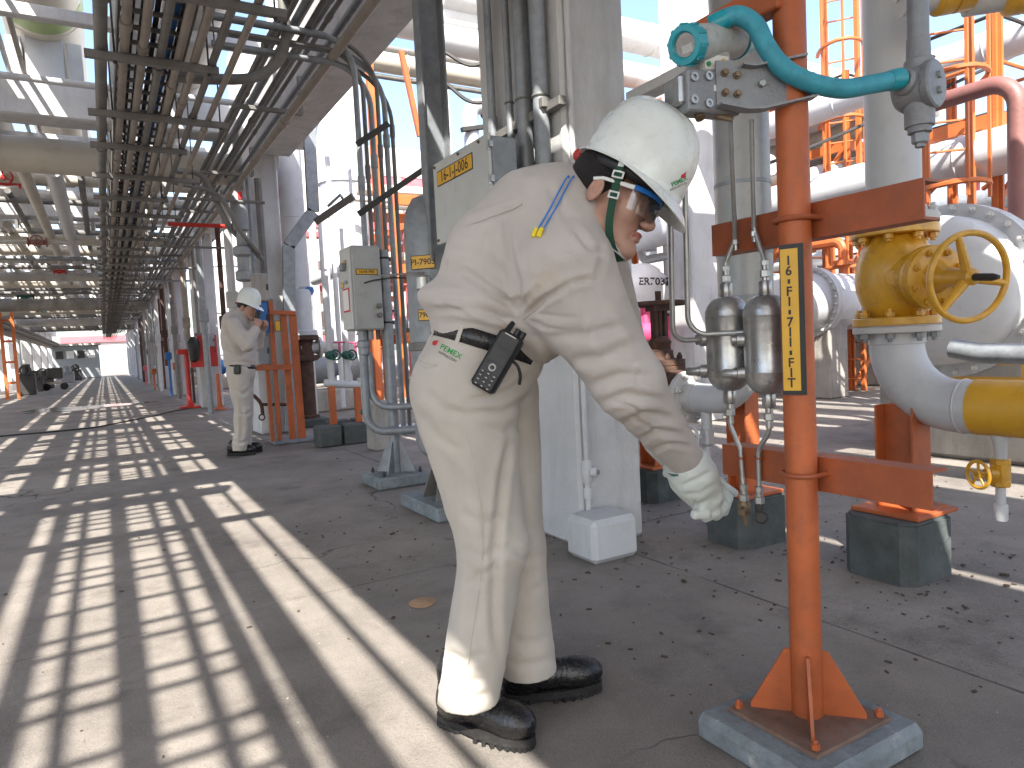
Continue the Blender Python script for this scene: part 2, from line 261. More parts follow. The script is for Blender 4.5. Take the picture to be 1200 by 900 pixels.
# ---------------------------------------------------------------- mesh helpers
WL = {}                                         # world position of each object's origin
def frame(axis, ref=None):
    a = Vector(axis).normalized()
    ref = Vector(ref) if ref is not None else (Vector((0, 0, 1)) if abs(a.z) < 0.95 else Vector((1, 0, 0)))
    x = (ref - a*ref.dot(a)).normalized(); return x, a.cross(x).normalized(), a
class MB:
    def __init__(s): s.v = []; s.f = []
    def add(s, vs, fs):
        o = len(s.v); s.v += [Vector(q) for q in vs]; s.f += [tuple(i+o for i in q) for q in fs]; return s
    def box(s, c, size, rz=0.0, bev=0.0, M=None):
        hx, hy, hz = size[0]/2, size[1]/2, size[2]/2
        b = min(bev, hx*0.9, hy*0.9, hz*0.9)
        vs, fs = [], []
        if b <= 0:
            vs = [(x, y, z) for z in (-hz, hz) for y in (-hy, hy) for x in (-hx, hx)]
            fs = [(0, 2, 3, 1), (4, 5, 7, 6), (0, 1, 5, 4), (2, 6, 7, 3), (0, 4, 6, 2), (1, 3, 7, 5)]
        else:
            idx = {}
            for sx in (-1, 1):
                for sy in (-1, 1):
                    for sz in (-1, 1):
                        for ax in range(3):
                            p = [sx*(hx-b), sy*(hy-b), sz*(hz-b)]
                            p[ax] = (sx*hx, sy*hy, sz*hz)[ax]
                            idx[(sx, sy, sz, ax)] = len(vs); vs.append(tuple(p))
            for ax in range(3):
                u, w = [(1, 2), (2, 0), (0, 1)][ax]
                for sg in (-1, 1):
                    q = []
                    for a, c_ in ((-1, -1), (1, -1), (1, 1), (-1, 1)):
                        k = [0, 0, 0]; k[ax] = sg; k[u] = a; k[w] = c_; q.append(idx[(*k, ax)])
                    fs.append(tuple(q) if sg > 0 else tuple(q[::-1]))
                for a in (-1, 1):
                    for c_ in (-1, 1):
                        k0 = [0, 0, 0]; k0[u] = a; k0[w] = c_; k1 = list(k0); k0[ax] = -1; k1[ax] = 1
                        q = (idx[(*k0, u)], idx[(*k1, u)], idx[(*k1, w)], idx[(*k0, w)])
                        fs.append(q if a*c_ < 0 else q[::-1])
            for sx in (-1, 1):
                for sy in (-1, 1):
                    for sz in (-1, 1):
                        q = tuple(idx[(sx, sy, sz, a)] for a in range(3))
                        fs.append(q if sx*sy*sz > 0 else q[::-1])
        m = M if M is not None else Matrix.Translation(Vector(c)) @ Matrix.Rotation(rz, 4, 'Z')
        return s.add([m @ Vector(q) for q in vs], fs)
    def obox(s, c, axes, size, bev=0.0):        # box on its own three axes
        x, y, z = [Vector(a).normalized() for a in axes]
        M = Matrix(((x.x, y.x, z.x, c[0]), (x.y, y.y, z.y, c[1]), (x.z, y.z, z.z, c[2]), (0, 0, 0, 1)))
        return s.box((0, 0, 0), size, bev=bev, M=M)
    def tube(s, path, r, n=12, caps=True, flat=None, ref=None):
        P = [Vector(p) for p in path]; k = len(P)
        rs = r if isinstance(r, (list, tuple)) else [r]*k
        T = []
        for i in range(k):
            t = (P[min(i+1, k-1)] - P[max(i-1, 0)]); T.append(t.normalized() if t.length > 1e-9 else Vector((0, 0, 1)))
        x, y, _ = frame(T[0], ref); vs = []
        for i in range(k):
            x = (x - T[i]*x.dot(T[i])).normalized(); y = T[i].cross(x)
            for j in range(n):
                a = 2*math.pi*j/n; fy = 1.0 if flat is None else flat
                vs.append(P[i] + x*(math.cos(a)*rs[i]) + y*(math.sin(a)*rs[i]*fy))
        fs = [(i*n+j, i*n+(j+1) % n, (i+1)*n+(j+1) % n, (i+1)*n+j) for i in range(k-1) for j in range(n)]
        if caps: fs += [tuple(range(n))[::-1], tuple(range((k-1)*n, k*n))]
        return s.add(vs, fs)
    def lathe(s, prof, o, axis=(0, 0, 1), n=24, ref=None):
        x, y, a = frame(axis, ref); o = Vector(o); vs, fs = [], []
        for (r, h) in prof:
            for j in range(n):
                t = 2*math.pi*j/n; vs.append(o + a*h + x*(r*math.cos(t)) + y*(r*math.sin(t)))
        k = len(prof)
        fs = [(i*n+j, i*n+(j+1) % n, (i+1)*n+(j+1) % n, (i+1)*n+j) for i in range(k-1) for j in range(n)]
        fs += [tuple(range(n))[::-1], tuple(range((k-1)*n, k*n))]
        return s.add(vs, fs)
    def torus(s, c, axis, R_, r, n=32, m=8, a0=0.0, a1=2*math.pi, ref=None):
        x, y, a = frame(axis, ref); c = Vector(c); full = abs(a1-a0-2*math.pi) < 1e-6
        if full:
            vs = []
            for i in range(n):
                t = 2*math.pi*i/n; d = x*math.cos(t)+y*math.sin(t)
                for j in range(m):
                    q = 2*math.pi*j/m; vs.append(c + d*(R_+r*math.cos(q)) + a*(r*math.sin(q)))
            fs = [(i*m+j, ((i+1) % n)*m+j, ((i+1) % n)*m+(j+1) % m, i*m+(j+1) % m) for i in range(n) for j in range(m)]
            return s.add(vs, fs)
        return s.tube([c + (x*math.cos(a0+(a1-a0)*i/n)+y*math.sin(a0+(a1-a0)*i/n))*R_ for i in range(n+1)], r, m)
    def prism(s, poly, ext):
        P = [Vector(p) for p in poly]; e = Vector(ext); n = len(P)
        nrm = Vector((0, 0, 0))
        for i in range(n): nrm += P[i].cross(P[(i+1) % n])
        if nrm.dot(e) > 0: P = P[::-1]
        return s.add(P + [p+e for p in P], [tuple(range(n)), tuple(range(n, 2*n))[::-1]] + [((i+1) % n, i, n+i, n+(i+1) % n) for i in range(n)])
    def hexnut(s, c, axis, r, h, n=6): return s.lathe([(r*0.85, -h*0.5), (r, -h*0.4), (r, h*0.4), (r*0.85, h*0.5)], c, axis, n)
    def sphere(s, c, r, n=12, m=8, sc=(1, 1, 1)):
        vs = [Vector(c)+Vector((0, 0, r*sc[2]))]; fs = []
        for i in range(1, m):
            p = math.pi*i/m
            for j in range(n):
                t = 2*math.pi*j/n; vs.append(Vector(c)+Vector((r*sc[0]*math.sin(p)*math.cos(t), r*sc[1]*math.sin(p)*math.sin(t), r*sc[2]*math.cos(p))))
        vs.append(Vector(c)-Vector((0, 0, r*sc[2])))
        for j in range(n): fs.append((0, 1+j, 1+(j+1) % n))
        for i in range(m-2):
            for j in range(n): fs.append((1+i*n+j, 1+(i+1)*n+j, 1+(i+1)*n+(j+1) % n, 1+i*n+(j+1) % n))
        e = len(vs)-1; b = 1+(m-2)*n
        for j in range(n): fs.append((e, b+(j+1) % n, b+j))
        return s.add(vs, fs)
    def mesh(s, name, org):
        me = bpy.data.meshes.new(name); o = Vector(org)
        me.from_pydata([tuple(q-o) for q in s.v], [], s.f); me.update()
        me.polygons.foreach_set('use_smooth', [True]*len(me.polygons)); me.set_sharp_from_angle(angle=R(34)); return me
    def bvh(s): return BVHTree.FromPolygons(s.v, s.f)

def thing(name, label, cat, loc=(0, 0, 0), group=None):
    o = bpy.data.objects.new(name, None); COL.objects.link(o); o.location = loc; o.empty_display_size = 0.1
    WL[o.name] = Vector(loc); o['label'] = label; o['category'] = cat
    if group: o['group'] = group
    return o
def part(name, mb, m, parent, label=None, kind=None):
    org = WL[parent.name]; me = mb.mesh(name, org); me.materials.append(m)
    o = bpy.data.objects.new(name, me); COL.objects.link(o); o.parent = parent; WL[o.name] = org.copy()
    if label: o['label'] = label
    if kind: o['kind'] = kind
    return o
def single(name, mb, m, label, cat, loc=None, group=None, kind=None):
    if loc is None:
        lo = Vector((min(q.x for q in mb.v), min(q.y for q in mb.v), min(q.z for q in mb.v))); hi = Vector((max(q.x for q in mb.v), max(q.y for q in mb.v), 0))
        loc = Vector(((lo.x+hi.x)/2, (lo.y+hi.y)/2, lo.z))
    me = mb.mesh(name, loc); me.materials.append(m)
    o = bpy.data.objects.new(name, me); COL.objects.link(o); o.location = loc; WL[o.name] = Vector(loc)
    if label: o['label'] = label
    if cat: o['category'] = cat
    if group: o['group'] = group
    if kind: o['kind'] = kind
    return o
def structure(name, mb, m):
    return single(name, mb, m, None, None, loc=(0, 0, 0), kind='structure')
def inst(name, me, m, parent, M):               # another copy of a small shared mesh as a part
    if not me.materials: me.materials.append(m)
    o = bpy.data.objects.new(name, me); COL.objects.link(o); o.parent = parent
    o.matrix_local = Matrix.Translation(-WL[parent.name]) @ M; WL[o.name] = WL[parent.name].copy(); return o
def mat_axes(c, axis, ref=None):
    x, y, a = frame(axis, ref)
    return Matrix(((x.x, y.x, a.x, c[0]), (x.y, y.y, a.y, c[1]), (x.z, y.z, a.z, c[2]), (0, 0, 0, 1)))
BOLT = {}
def bolt_mesh(r, h):
    k = (round(r, 4), round(h, 4))
    if k not in BOLT:
        b = MB(); b.hexnut((0, 0, h*0.35), (0, 0, 1), r, h*0.7); b.lathe([(r*0.55, h*0.6), (r*0.55, h*1.0), (r*0.4, h*1.1)], (0, 0, 0), (0, 0, 1), 6)
        BOLT[k] = b.mesh('bolt', (0, 0, 0))
    return BOLT[k]
def bolts(parent, m, c, axis, R_, n, r, h, phase=0.0, name='bolt'):
    x, y, a = frame(axis); me = bolt_mesh(r, h)
    if me.materials and me.materials[0] != m:
        me = me.copy(); me.materials.clear()
    for i in range(n):
        t = 2*math.pi*(i+0.5)/n + phase
        inst(name, me, m, parent, mat_axes(Vector(c) + (x*math.cos(t)+y*math.sin(t))*R_, axis))
def fillet(pts, rad, n=6):
    P = [Vector(p) for p in pts]; out = [P[0]]
    rads = rad if isinstance(rad, (list, tuple)) else [rad]*(len(P)-2)
    for i in range(1, len(P)-1):
        a, b, c = P[i-1], P[i], P[i+1]; u = (a-b).normalized(); w = (c-b).normalized()
        ang = u.angle(w)
        if ang > 3.10: out.append(b); continue
        t = min(rads[i-1]/math.tan(ang/2), (a-b).length*0.49, (c-b).length*0.49); rr = t*math.tan(ang/2)
        cen = b + (u+w).normalized()*(rr/math.sin(ang/2)); s0 = b+u*t-cen; s1 = b+w*t-cen
        for k in range(n+1):
            f = k/n; q = s0.lerp(s1, f); out.append(cen + q.normalized()*rr)
    out.append(P[-1]); return out
def spline(pts, n=8):                           # smooth curve through the points
    P = [Vector(p) for p in pts]; P = [P[0]*2-P[1]] + P + [P[-1]*2-P[-2]]; out = []
    for i in range(1, len(P)-2):
        for k in range(n):
            t = k/n; a, b, c, d = P[i-1], P[i], P[i+1], P[i+2]
            out.append(0.5*((2*b)+(c-a)*t+(2*a-5*b+4*c-d)*t*t+(3*b-a-3*c+d)*t**3))
    out.append(P[-2]); return out
def text_mb(s, size, o, xd, yd, ext=0.0008, align='CENTER', spacing=1.0, bold=0.0):
    cu = bpy.data.curves.new('lettering', 'FONT'); cu.body = s; cu.size = size; cu.extrude = 0.0; cu.align_x = align; cu.align_y = 'CENTER'
    cu.space_character = spacing; cu.offset = bold; cu.resolution_u = 3
    ob = bpy.data.objects.new('lettering', cu); COL.objects.link(ob)
    dg = bpy.context.evaluated_depsgraph_get(); me = bpy.data.meshes.new_from_object(ob.evaluated_get(dg))
    b = MB(); xd = Vector(xd).normalized(); yd = Vector(yd).normalized(); nd = xd.cross(yd); o = Vector(o)
    vs = [o + xd*v.co.x + yd*v.co.y + nd*ext for v in me.vertices]
    b.add(vs, [tuple(p.vertices) for p in me.polygons])
    bpy.data.objects.remove(ob); bpy.data.curves.remove(cu); bpy.data.meshes.remove(me); return b
def wrap(mb, bvh, d, off=0.0015):               # press a flat shape onto a surface along direction d
    d = Vector(d).normalized(); out = []
    for v in mb.v:
        h, nrm, _, _ = bvh.ray_cast(v - d*0.5, d)
        out.append(h - d*off if h is not None else v)
    mb.v = out; return mb

# signed-distance sculpting: smooth unions of limbs, turned into one continuous skin
def s_cap(P, a, b, ra, rb, ax=None, k=1.0):
    a = np.array(a, dtype=np.float32); b = np.array(b, dtype=np.float32); d = b-a; L2 = max(float(d@d), 1e-9)
    t = np.clip(((P-a)@d)/L2, 0, 1); q = P - (a + t[:, None]*d)
    if ax is not None:
        n = np.array(ax, dtype=np.float32); n /= np.linalg.norm(n); c = q@n; q = q + n*(c*(1/k-1))[:, None]
    return np.sqrt((q*q).sum(1)) - (ra+(rb-ra)*t)
def s_ell(P, c, rad, axes=None):
    q = P - np.array(c, dtype=np.float32)
    if axes is not None: q = q @ np.array([list(a) for a in axes], dtype=np.float32).T
    r = np.array(rad, dtype=np.float32); k0 = np.sqrt(((q/r)**2).sum(1)); k1 = np.sqrt(((q/(r*r))**2).sum(1))
    return k0*(k0-1)/np.maximum(k1, 1e-6)
def smin(a, b, k):
    h = np.clip(0.5+0.5*(b-a)/k, 0, 1); return b*(1-h)+a*h - k*h*(1-h)
def snet(fn, lo, hi, h):
    lo = np.array(lo, dtype=np.float32); n = np.ceil((np.array(hi)-lo)/h).astype(int)+1
    gx, gy, gz = np.meshgrid(*[np.arange(k) for k in n], indexing='ij')
    P = np.stack([gx, gy, gz], -1).reshape(-1, 3).astype(np.float32)*np.float32(h) + lo
    V = np.concatenate([fn(P[i:i+400000]) for i in range(0, len(P), 400000)]).reshape(n)
    S = V < 0
    c = np.zeros(n-1, dtype=int)
    for dx in (0, 1):
        for dy in (0, 1):
            for dz in (0, 1): c += S[dx:n[0]-1+dx, dy:n[1]-1+dy, dz:n[2]-1+dz]
    act = (c > 0) & (c < 8); I = np.argwhere(act); idm = -np.ones(act.shape, dtype=int); idm[act] = np.arange(len(I))
    acc = np.zeros((len(I), 3)); cnt = np.zeros(len(I))
    for ax in range(3):
        o1, o2 = [(1, 2), (0, 2), (0, 1)][ax]
        for a in (0, 1):
            for b in (0, 1):
                e = np.zeros(3, int); e[o1] = a; e[o2] = b; f = e.copy(); f[ax] = 1
                v0 = V[tuple((I+e).T)]; v1 = V[tuple((I+f).T)]; m = (v0 < 0) != (v1 < 0)
                t = np.where(m, v0/np.where(m, v0-v1, 1), 0)
                p = (I+e).astype(float); p[:, ax] += t; acc[m] += p[m]; cnt[m] += 1
    verts = acc/cnt[:, None]*h + lo
    faces = []
    for ax in range(3):
        o1, o2 = [(1, 2), (2, 0), (0, 1)][ax]
        sl0 = [slice(None)]*3; sl1 = [slice(None)]*3; sl0[ax] = slice(0, -1); sl1[ax] = slice(1, None)
        a = S[tuple(sl0)]; b = S[tuple(sl1)]; E = np.argwhere(a != b)
        ok = (E[:, o1] > 0) & (E[:, o2] > 0) & (E[:, o1] < n[o1]-1) & (E[:, o2] < n[o2]-1); E = E[ok]
        if len(E) == 0: continue
        d1 = np.zeros(3, int); d1[o1] = 1; d2 = np.zeros(3, int); d2[o2] = 1
        q = np.stack([idm[tuple((E-d1-d2).T)], idm[tuple((E-d2).T)], idm[tuple(E.T)], idm[tuple((E-d1).T)]], 1)
        flip = ~a[tuple(E.T)]; q[flip] = q[flip][:, ::-1]; faces.append(q)
    return verts, np.concatenate(faces)
def np_normals(v, f):
    n = np.zeros_like(v); fn = np.cross(v[f[:, 2]]-v[f[:, 0]], v[f[:, 3]]-v[f[:, 1]])
    for i in range(4): np.add.at(n, f[:, i], fn)
    return n/np.maximum(np.linalg.norm(n, axis=1, keepdims=True), 1e-9)
def np_smooth(v, f, it=2, lam=0.5):
    e = np.concatenate([f[:, [0, 1]], f[:, [1, 2]], f[:, [2, 3]], f[:, [3, 0]]])
    for _ in range(it):
        a = np.zeros_like(v); c = np.zeros(len(v))
        np.add.at(a, e[:, 0], v[e[:, 1]]); np.add.at(c, e[:, 0], 1); np.add.at(a, e[:, 1], v[e[:, 0]]); np.add.at(c, e[:, 1], 1)
        v = v + lam*(a/np.maximum(c, 1)[:, None]-v)
    return v
def folds(v, f, lines, both=False):             # press creases into cloth along drawn lines (px on the camera side)
    nrm = np_normals(v, f); px = proj_np(v); facing = ((v-EYE)*nrm).sum(1) < 0
    d = np.zeros(len(v))
    for (pts, w, amp) in lines:
        best = np.full(len(v), 1e9); tt = np.zeros(len(v)); n = len(pts)-1
        for i in range(n):
            a = np.array(pts[i], float); b = np.array(pts[i+1], float); ab = b-a
            t = np.clip(((px-a)@ab)/(ab@ab), 0, 1); q = px-(a+t[:, None]*ab); dd = np.sqrt((q*q).sum(1))
            m = dd < best; best[m] = dd[m]; tt[m] = (i+t[m])/n
        fade = np.clip(np.minimum(tt, 1-tt)*5+0.15, 0, 1)
        prof = np.exp(-(best/w)**2) - 0.55*np.exp(-((best-1.9*w)/(1.1*w))**2)
        d += np.where(facing, amp*prof*fade, 0)
    return v - nrm*d[:, None]
def mb_np(v, f):
    b = MB(); b.v = [Vector(q) for q in v]; b.f = [tuple(int(i) for i in q) for q in f]; return b
def part_np(name, v, f, m, parent):
    org = np.array(WL[parent.name]); me = bpy.data.meshes.new(name)
    me.from_pydata((v-org).tolist(), [], f.tolist()); me.update(); me.polygons.foreach_set('use_smooth', [True]*len(me.polygons)); me.materials.append(m)
    o = bpy.data.objects.new(name, me); COL.objects.link(o); o.parent = parent; WL[o.name] = WL[parent.name].copy(); return o

# ================================================================ the setting
gs = MB(); gs.add([(-500, -500, -0.03), (500, -500, -0.03), (500, 600, -0.03), (-500, 600, -0.03)], [(0, 1, 2, 3)])
ground = structure('ground', gs, MATS['floor'])
def jedge(a, b, j=0.004, step=0.14):
    a = Vector(a); b = Vector(b); n = max(2, int((b-a).length/step)); d = (b-a).normalized(); nn = Vector((-d.y, d.x, 0)); out = []
    for i in range(n):
        p = a.lerp(b, i/n); out.append(p + (nn*random.uniform(-j, j) if i else Vector()))
    return out
SX = [-23.4, -17.0, -10.6, -4.2, 2.2, 8.6, 15.0, 21.4, 27.8, 34.2]; SY = [-9.3, -3.1, 3.1, 9.3, 15.5, 21.7, 27.9, 34.1, 40.3, 46.5, 52.7]
for i in range(len(SX)-1):
    for j in range(len(SY)-1):
        g = 0.007; x0, x1, y0, y1 = SX[i]+g, SX[i+1]-g, SY[j]+g, SY[j+1]-g; z = random.uniform(-0.004, 0.0)
        if i == 3 and j == 1: z = 0.0
        poly = jedge((x0, y0, z), (x1, y0, z)) + jedge((x1, y0, z), (x1, y1, z)) + jedge((x1, y1, z), (x0, y1, z)) + jedge((x0, y1, z), (x0, y0, z))
        b = MB(); b.prism(poly, (0, 0, -0.05)); part('slab', b, MATS['floor'], ground)

# water left standing on the slab half way down the aisle
b = MB(); pw = []
for i in range(40):
    t = 2*math.pi*i/40; rr = 1+0.25*math.sin(3*t+1)+0.15*math.sin(7*t)
    pw.append(Vector((-0.55+1.35*rr*math.cos(t), 20.5+0.9*rr*math.sin(t), 0.0035)))
b.add(pw, [tuple(range(40))]); structure('puddle_water', b, puddle_mat)

# ---------------------------------------------------------------- concrete pipe rack
rack = thing('pipe_rack', 'long white painted concrete pipe rack roofing the aisle', 'pipe rack', (0, 0, 0))
BAY = 6.6; Y0 = 3.25; NB = range(-2, 11)
for i in NB:
    y = Y0 + BAY*i
    b = MB()
    if i == 0: b.box((2.24, 3.30, 2.6), (0.41, 0.84, 5.2), bev=0.018)
    else: b.box((1.98, y+0.3, 2.6), (0.45, 0.6, 5.2), bev=0.02)
    part('column', b, white_conc, rack)
    b = MB(); b.box((-3.85, y+0.3, 2.6), (0.45, 0.6, 5.2), bev=0.02); part('column', b, white_conc, rack)
    b = MB(); b.box((-0.87, y+0.3, 4.225), (7.2, 0.42, 0.45), bev=0.02); part('crossbeam', b, white_conc, rack)
    for dy in ((4.5,) if i in (-1,) else (2.2, 4.4)):
        b = MB(); b.box((-0.87, y+0.3+dy, 4.36), (6.6, 0.11 if i < 1 else 0.2, 0.12 if i < 1 else 0.16), bev=0.01); part('crossbeam', b, white_conc, rack)
for x in (2.125, -3.85):
    for i in NB:
        b = MB(); b.box((x, Y0+BAY*i+3.3+0.3, 4.12), (0.53, BAY-0.62, 0.74), bev=0.015); part('longitudinal_beam', b, white_conc, rack)

# ---------------------------------------------------------------- pipes lying on the rack
YA, YB = -9.0, 68.0
def rack_pipe_thing(xs0, xs1, label, m, name='rack_pipe', zc=None, group='pipes lying along the top of the rack', bands=None):
    r = (xs1-xs0)/2/1.118; z = zc if zc else 4.47 + r; x = (xs0+xs1)/2 - 0.5*z
    t = thing(name, label, 'pipe', (x, YA, z), group)
    b = MB(); b.tube([(x, YA, z), (x, YB, z)], r, 20 if r > 0.1 else 8); part('barrel', b, m, t)
    if r > 0.09:
        for i in NB:
            y = Y0+BAY*i+0.3
            b = MB(); b.box((x, y, (4.45+z-r*0.8)/2), (r*0.9, 0.3, z-r*0.8-4.45+0.002), bev=0.01); part('shoe', b, white_pipe, t)
        b = MB()
        for k in range(14): b.torus((x, YA+3+5.3*k, z), (0, 1, 0), r+0.001, 0.006, 20, 5)
        part('weld_seams', b, m, t, kind='stuff')
    return t, x, z, r
LN = [(-3.3, -2.75, 'wide dusty pipe nearest the left columns, on top of the rack', rack_pipe), (-2.55, -1.95, 'wide cream pipe second from the left columns, on the rack', cream_pipe),
      (-1.80, -1.42, 'medium grey pipe third from the left columns, on the rack', rack_pipe), (-1.25, -0.92, 'medium cream pipe fourth from the left columns, on the rack', cream_pipe),
      (-0.74, -0.46, 'pale pipe left of the thin tubes on the rack', white_pipe), (-0.355, -0.285, 'thin steel tube leftmost of the thin tubes on the rack', conduit_brown),
      (-0.222, -0.168, 'thin steel tube second of the thin tubes on the rack', conduit_brown), (-0.055, 0.065, 'small white pipe between the thin tubes on the rack', white_pipe),
      (0.19, 0.25, 'thin tube right beside the small white pipe on the rack', conduit_brown), (0.315, 0.405, 'narrow dusty pipe between thin tubes on the rack', rack_pipe),
      (0.425, 0.59, 'small cream pipe right of the narrow dusty pipe on the rack', cream_pipe), (0.722, 0.768, 'single thin tube alone beside the broad grey pipe on the rack', conduit_brown),
      (0.87, 1.46, 'broad grey pipe left of the green banded pipe on the rack', rack_pipe), (1.52, 1.58, 'thin pale tube left of the green banded pipe on the rack', white_pipe), (1.66, 1.72, 'thin tube hugging the green banded pipe on the rack', conduit_brown),
      (2.62, 3.055, 'broad white pipe right of the green banded pipe on the rack', white_pipe), (3.105, 3.86, 'grey pipe beside the right hand beam on the rack', rack_pipe)]
for xs0, xs1, lab, m in LN: rack_pipe_thing(xs0, xs1, lab, m)
t, gx, gz, gr = rack_pipe_thing(1.84, 2.80, 'large cream pipe with green painted bands above the aisle', cream_pipe, 'banded_pipe', zc=5.32)
for y in (8.55, 9.35-0.5+0.6, 15.2, 21.9):
    b = MB(); b.tube([(gx, y, gz), (gx, y+0.34, gz)], gr+0.003, 28); part('colour_band', b, green_band, t)
for i in NB:
    for s in (-1, 1):
        b = MB(); b.box((gx+s*0.30, Y0+BAY*i+0.3, 4.68), (0.16, 0.34, 0.455), bev=0.01); part('saddle', b, white_conc, t)

# ladder tray lying over the thin tubes: its rungs cut the sunlight on the floor
t = thing('ladder_tray', 'steel ladder tray lying over the thin tubes on the rack', 'cable tray', (-2.5, YA, 5.05))
for x in (-2.905, -2.195):
    b = MB(); b.box((x, (YA+YB)/2, 5.10), (0.018, YB-YA, 0.09)); part('side_rail', b, galv_dark, t)
b = MB(); y = YA
while y < YB:
    b.box((-2.55, y, 5.08), (0.70, 0.032, 0.022)); y += random.choice((0.15, 0.165, 0.175, 0.19, 0.34))
part('rungs', b, galv_dark, t, kind='stuff')

# crosswise pipes under the rack
def cross_pipe(Y, z, r, x0, x1, m, label, name='cross_pipe'):
    t = thing(name, label, 'pipe', (x0, Y, z), 'pipes crossing the aisle under the rack')
    b = MB(); b.tube([(x0, Y, z), (x1, Y, z)], r, 20); part('barrel', b, m, t)
    b = MB()
    for x in np.arange(x0+0.9, x1, 1.9): b.torus((float(x), Y, z), (1, 0, 0), r+0.001, 0.006, 20, 5)
    part('weld_seams', b, m, t, kind='stuff'); return t
cross_pipe(10.75, 3.74, 0.22, -7.5, 1.84, cream_pipe, 'thick cream pipe crossing under the rack, nearest the camera')
cross_pipe(8.75, 4.02, 0.035, -7.5, 1.84, white_pipe, 'thin white pipe crossing in front of the nearest crossbeam')
cross_pipe(14.3, 3.86, 0.05, -7.5, 1.84, galv_dark, 'thin grey pipe crossing under the rack behind the thick cream pipe')
cross_pipe(17.6, 3.72, 0.11, -7.5, 1.84, cream_pipe, 'medium cream pipe crossing under the rack behind the second column')
cross_pipe(19.0, 3.50, 0.05, -7.5, 1.84, galv, 'thin galvanised pipe crossing low under the rack')
cross_pipe(24.0, 3.62, 0.13, -7.5, 1.84, rack_pipe, 'dusty pipe crossing under the rack behind the third column')
cross_pipe(26.6, 3.50, 0.05, -7.5, 1.84, galv_dark, 'thin dark pipe crossing far down the aisle')
cross_pipe(31.0, 3.35, 0.24, -7.5, 1.84, raw_conc, 'thick dull pipe crossing low far down the aisle')
cross_pipe(44.0, 3.4, 0.16, -7.5, 1.84, rack_pipe, 'farthest dull pipe crossing the aisle')
# small red and green valves and branch lines hung under the rack
def stub_valve(p, m, label, s=1.0, wheel_ax=(0, -1, 0)):
    p = Vector(p); t = thing('branch_valve', label, 'valve', p, 'branch valves hung under the rack')
    b = MB(); b.lathe([(0.05*s, -0.2*s), (0.11*s, -0.2*s), (0.11*s, -0.17*s), (0.055*s, -0.15*s), (0.08*s, 0), (0.055*s, 0.15*s), (0.11*s, 0.17*s), (0.11*s, 0.2*s), (0.05*s, 0.2*s)], p, (1, 0, 0), 16); part('body', b, m, t)
    b = MB(); b.tube([p, p+Vector(wheel_ax)*0.28*s], 0.03*s, 8); part('bonnet', b, m, t)
    b = MB(); b.torus(p+Vector(wheel_ax)*0.28*s, wheel_ax, 0.12*s, 0.014*s, 20, 6)
    for k in range(3):
        x, y_, _ = frame(wheel_ax); a = 2*math.pi*k/3; b.tube([p+Vector(wheel_ax)*0.28*s, p+Vector(wheel_ax)*0.28*s+(x*math.cos(a)+y_*math.sin(a))*0.12*s], 0.01*s, 6)
    part('handwheel', b, m, t)
    b = MB(); b.tube([p+Vector((-0.9*s, 0, 0)), p+Vector((0.9*s, 0, 0))], 0.045*s, 10); part('branch_line', b, rack_pipe, t)
stub_valve(AY(6, 212, 13.2), red_paint, 'red valve under the rack at the left edge of the picture', 1.0)
stub_valve(AY(44, 284, 16.0), maroon, 'faded maroon valve under the rack behind the thick cream pipe', 0.8)
stub_valve(AY(70, 318, 22.5), red_paint, 'small red valve under the rack further down the aisle', 0.7)
stub_valve(AY(30, 346, 30.5), green_valve, 'dark green valve under the rack far down the aisle', 1.3)
stub_valve(AY(52, 362, 33.0), green_valve, 'farther dark green valve under the rack', 1.2)

# ---------------------------------------------------------------- conduit bank hung over the right side of the aisle
CB_X = [0.12, 0.245, 0.345, 0.445, 0.545, 0.64, 0.745, 0.86]
CB_R = [0.036, 0.027, 0.026, 0.026, 0.026, 0.026, 0.024, 0.022]
for i, (x, r) in enumerate(zip(CB_X, CB_R)):
    z = 2.95 + r; b = MB()
    b.tube([(x, -6, z), (x, 62, z)], r, 12)
    for k in range(22): y = 1.2 + 3.05*k + 0.31*i; b.tube([(x, y-0.05, z), (x, y+0.05, z)], r*1.28, 12)
    single('conduit', b, conduit_brown if i % 3 else galv_dark, f'{ORD[i]} conduit from the left in the bank hung over the aisle', 'conduit', group='conduits in the hanging bank')
for k in range(46):
    y = 3.95 + 1.02*k + random.uniform(-0.08, 0.08); long = k % 2 == 0
    t = thing('trapeze_strut', f'{ORD[k]} steel trapeze strut from the camera under the hanging conduits', 'strut', (0.5, y, 2.9), 'trapeze struts under the conduit bank')
    b = MB(); x1 = 1.0 if long else 0.78
    b.box(((0.03+x1)/2, y, 2.925), (x1-0.03, 0.042, 0.048), bev=0.004); part('channel', b, galv_dark, t)
    b = MB(); b.tube([(0.19, y, 2.90), (0.19, y, 4.45)], 0.006, 6); b.hexnut((0.19, y, 2.893), (0, 0, 1), 0.012, 0.012); part('hanger_rod', b, dark_steel, t)
    b = MB(); b.tube([(x1-0.06, y, 2.90), (x1-0.06, y, 4.45)], 0.006, 6); b.hexnut((x1-0.06, y, 2.893), (0, 0, 1), 0.012, 0.012); part('hanger_rod', b, dark_steel, t)
t = thing('cable_tray', 'ladder cable tray full of dark cables above the hanging conduits', 'cable tray', (0.45, -6, 3.05))
for x in (0.215, 0.60):
    b = MB(); b.box((x, 28, 3.09), (0.014, 68, 0.085)); part('side_rail', b, galv_dark, t)
b = MB()
for k in range(300): b.box((0.408, -6+0.225*k, 3.065), (0.37, 0.03, 0.02))
part('rungs', b, galv_dark, t, kind='stuff')
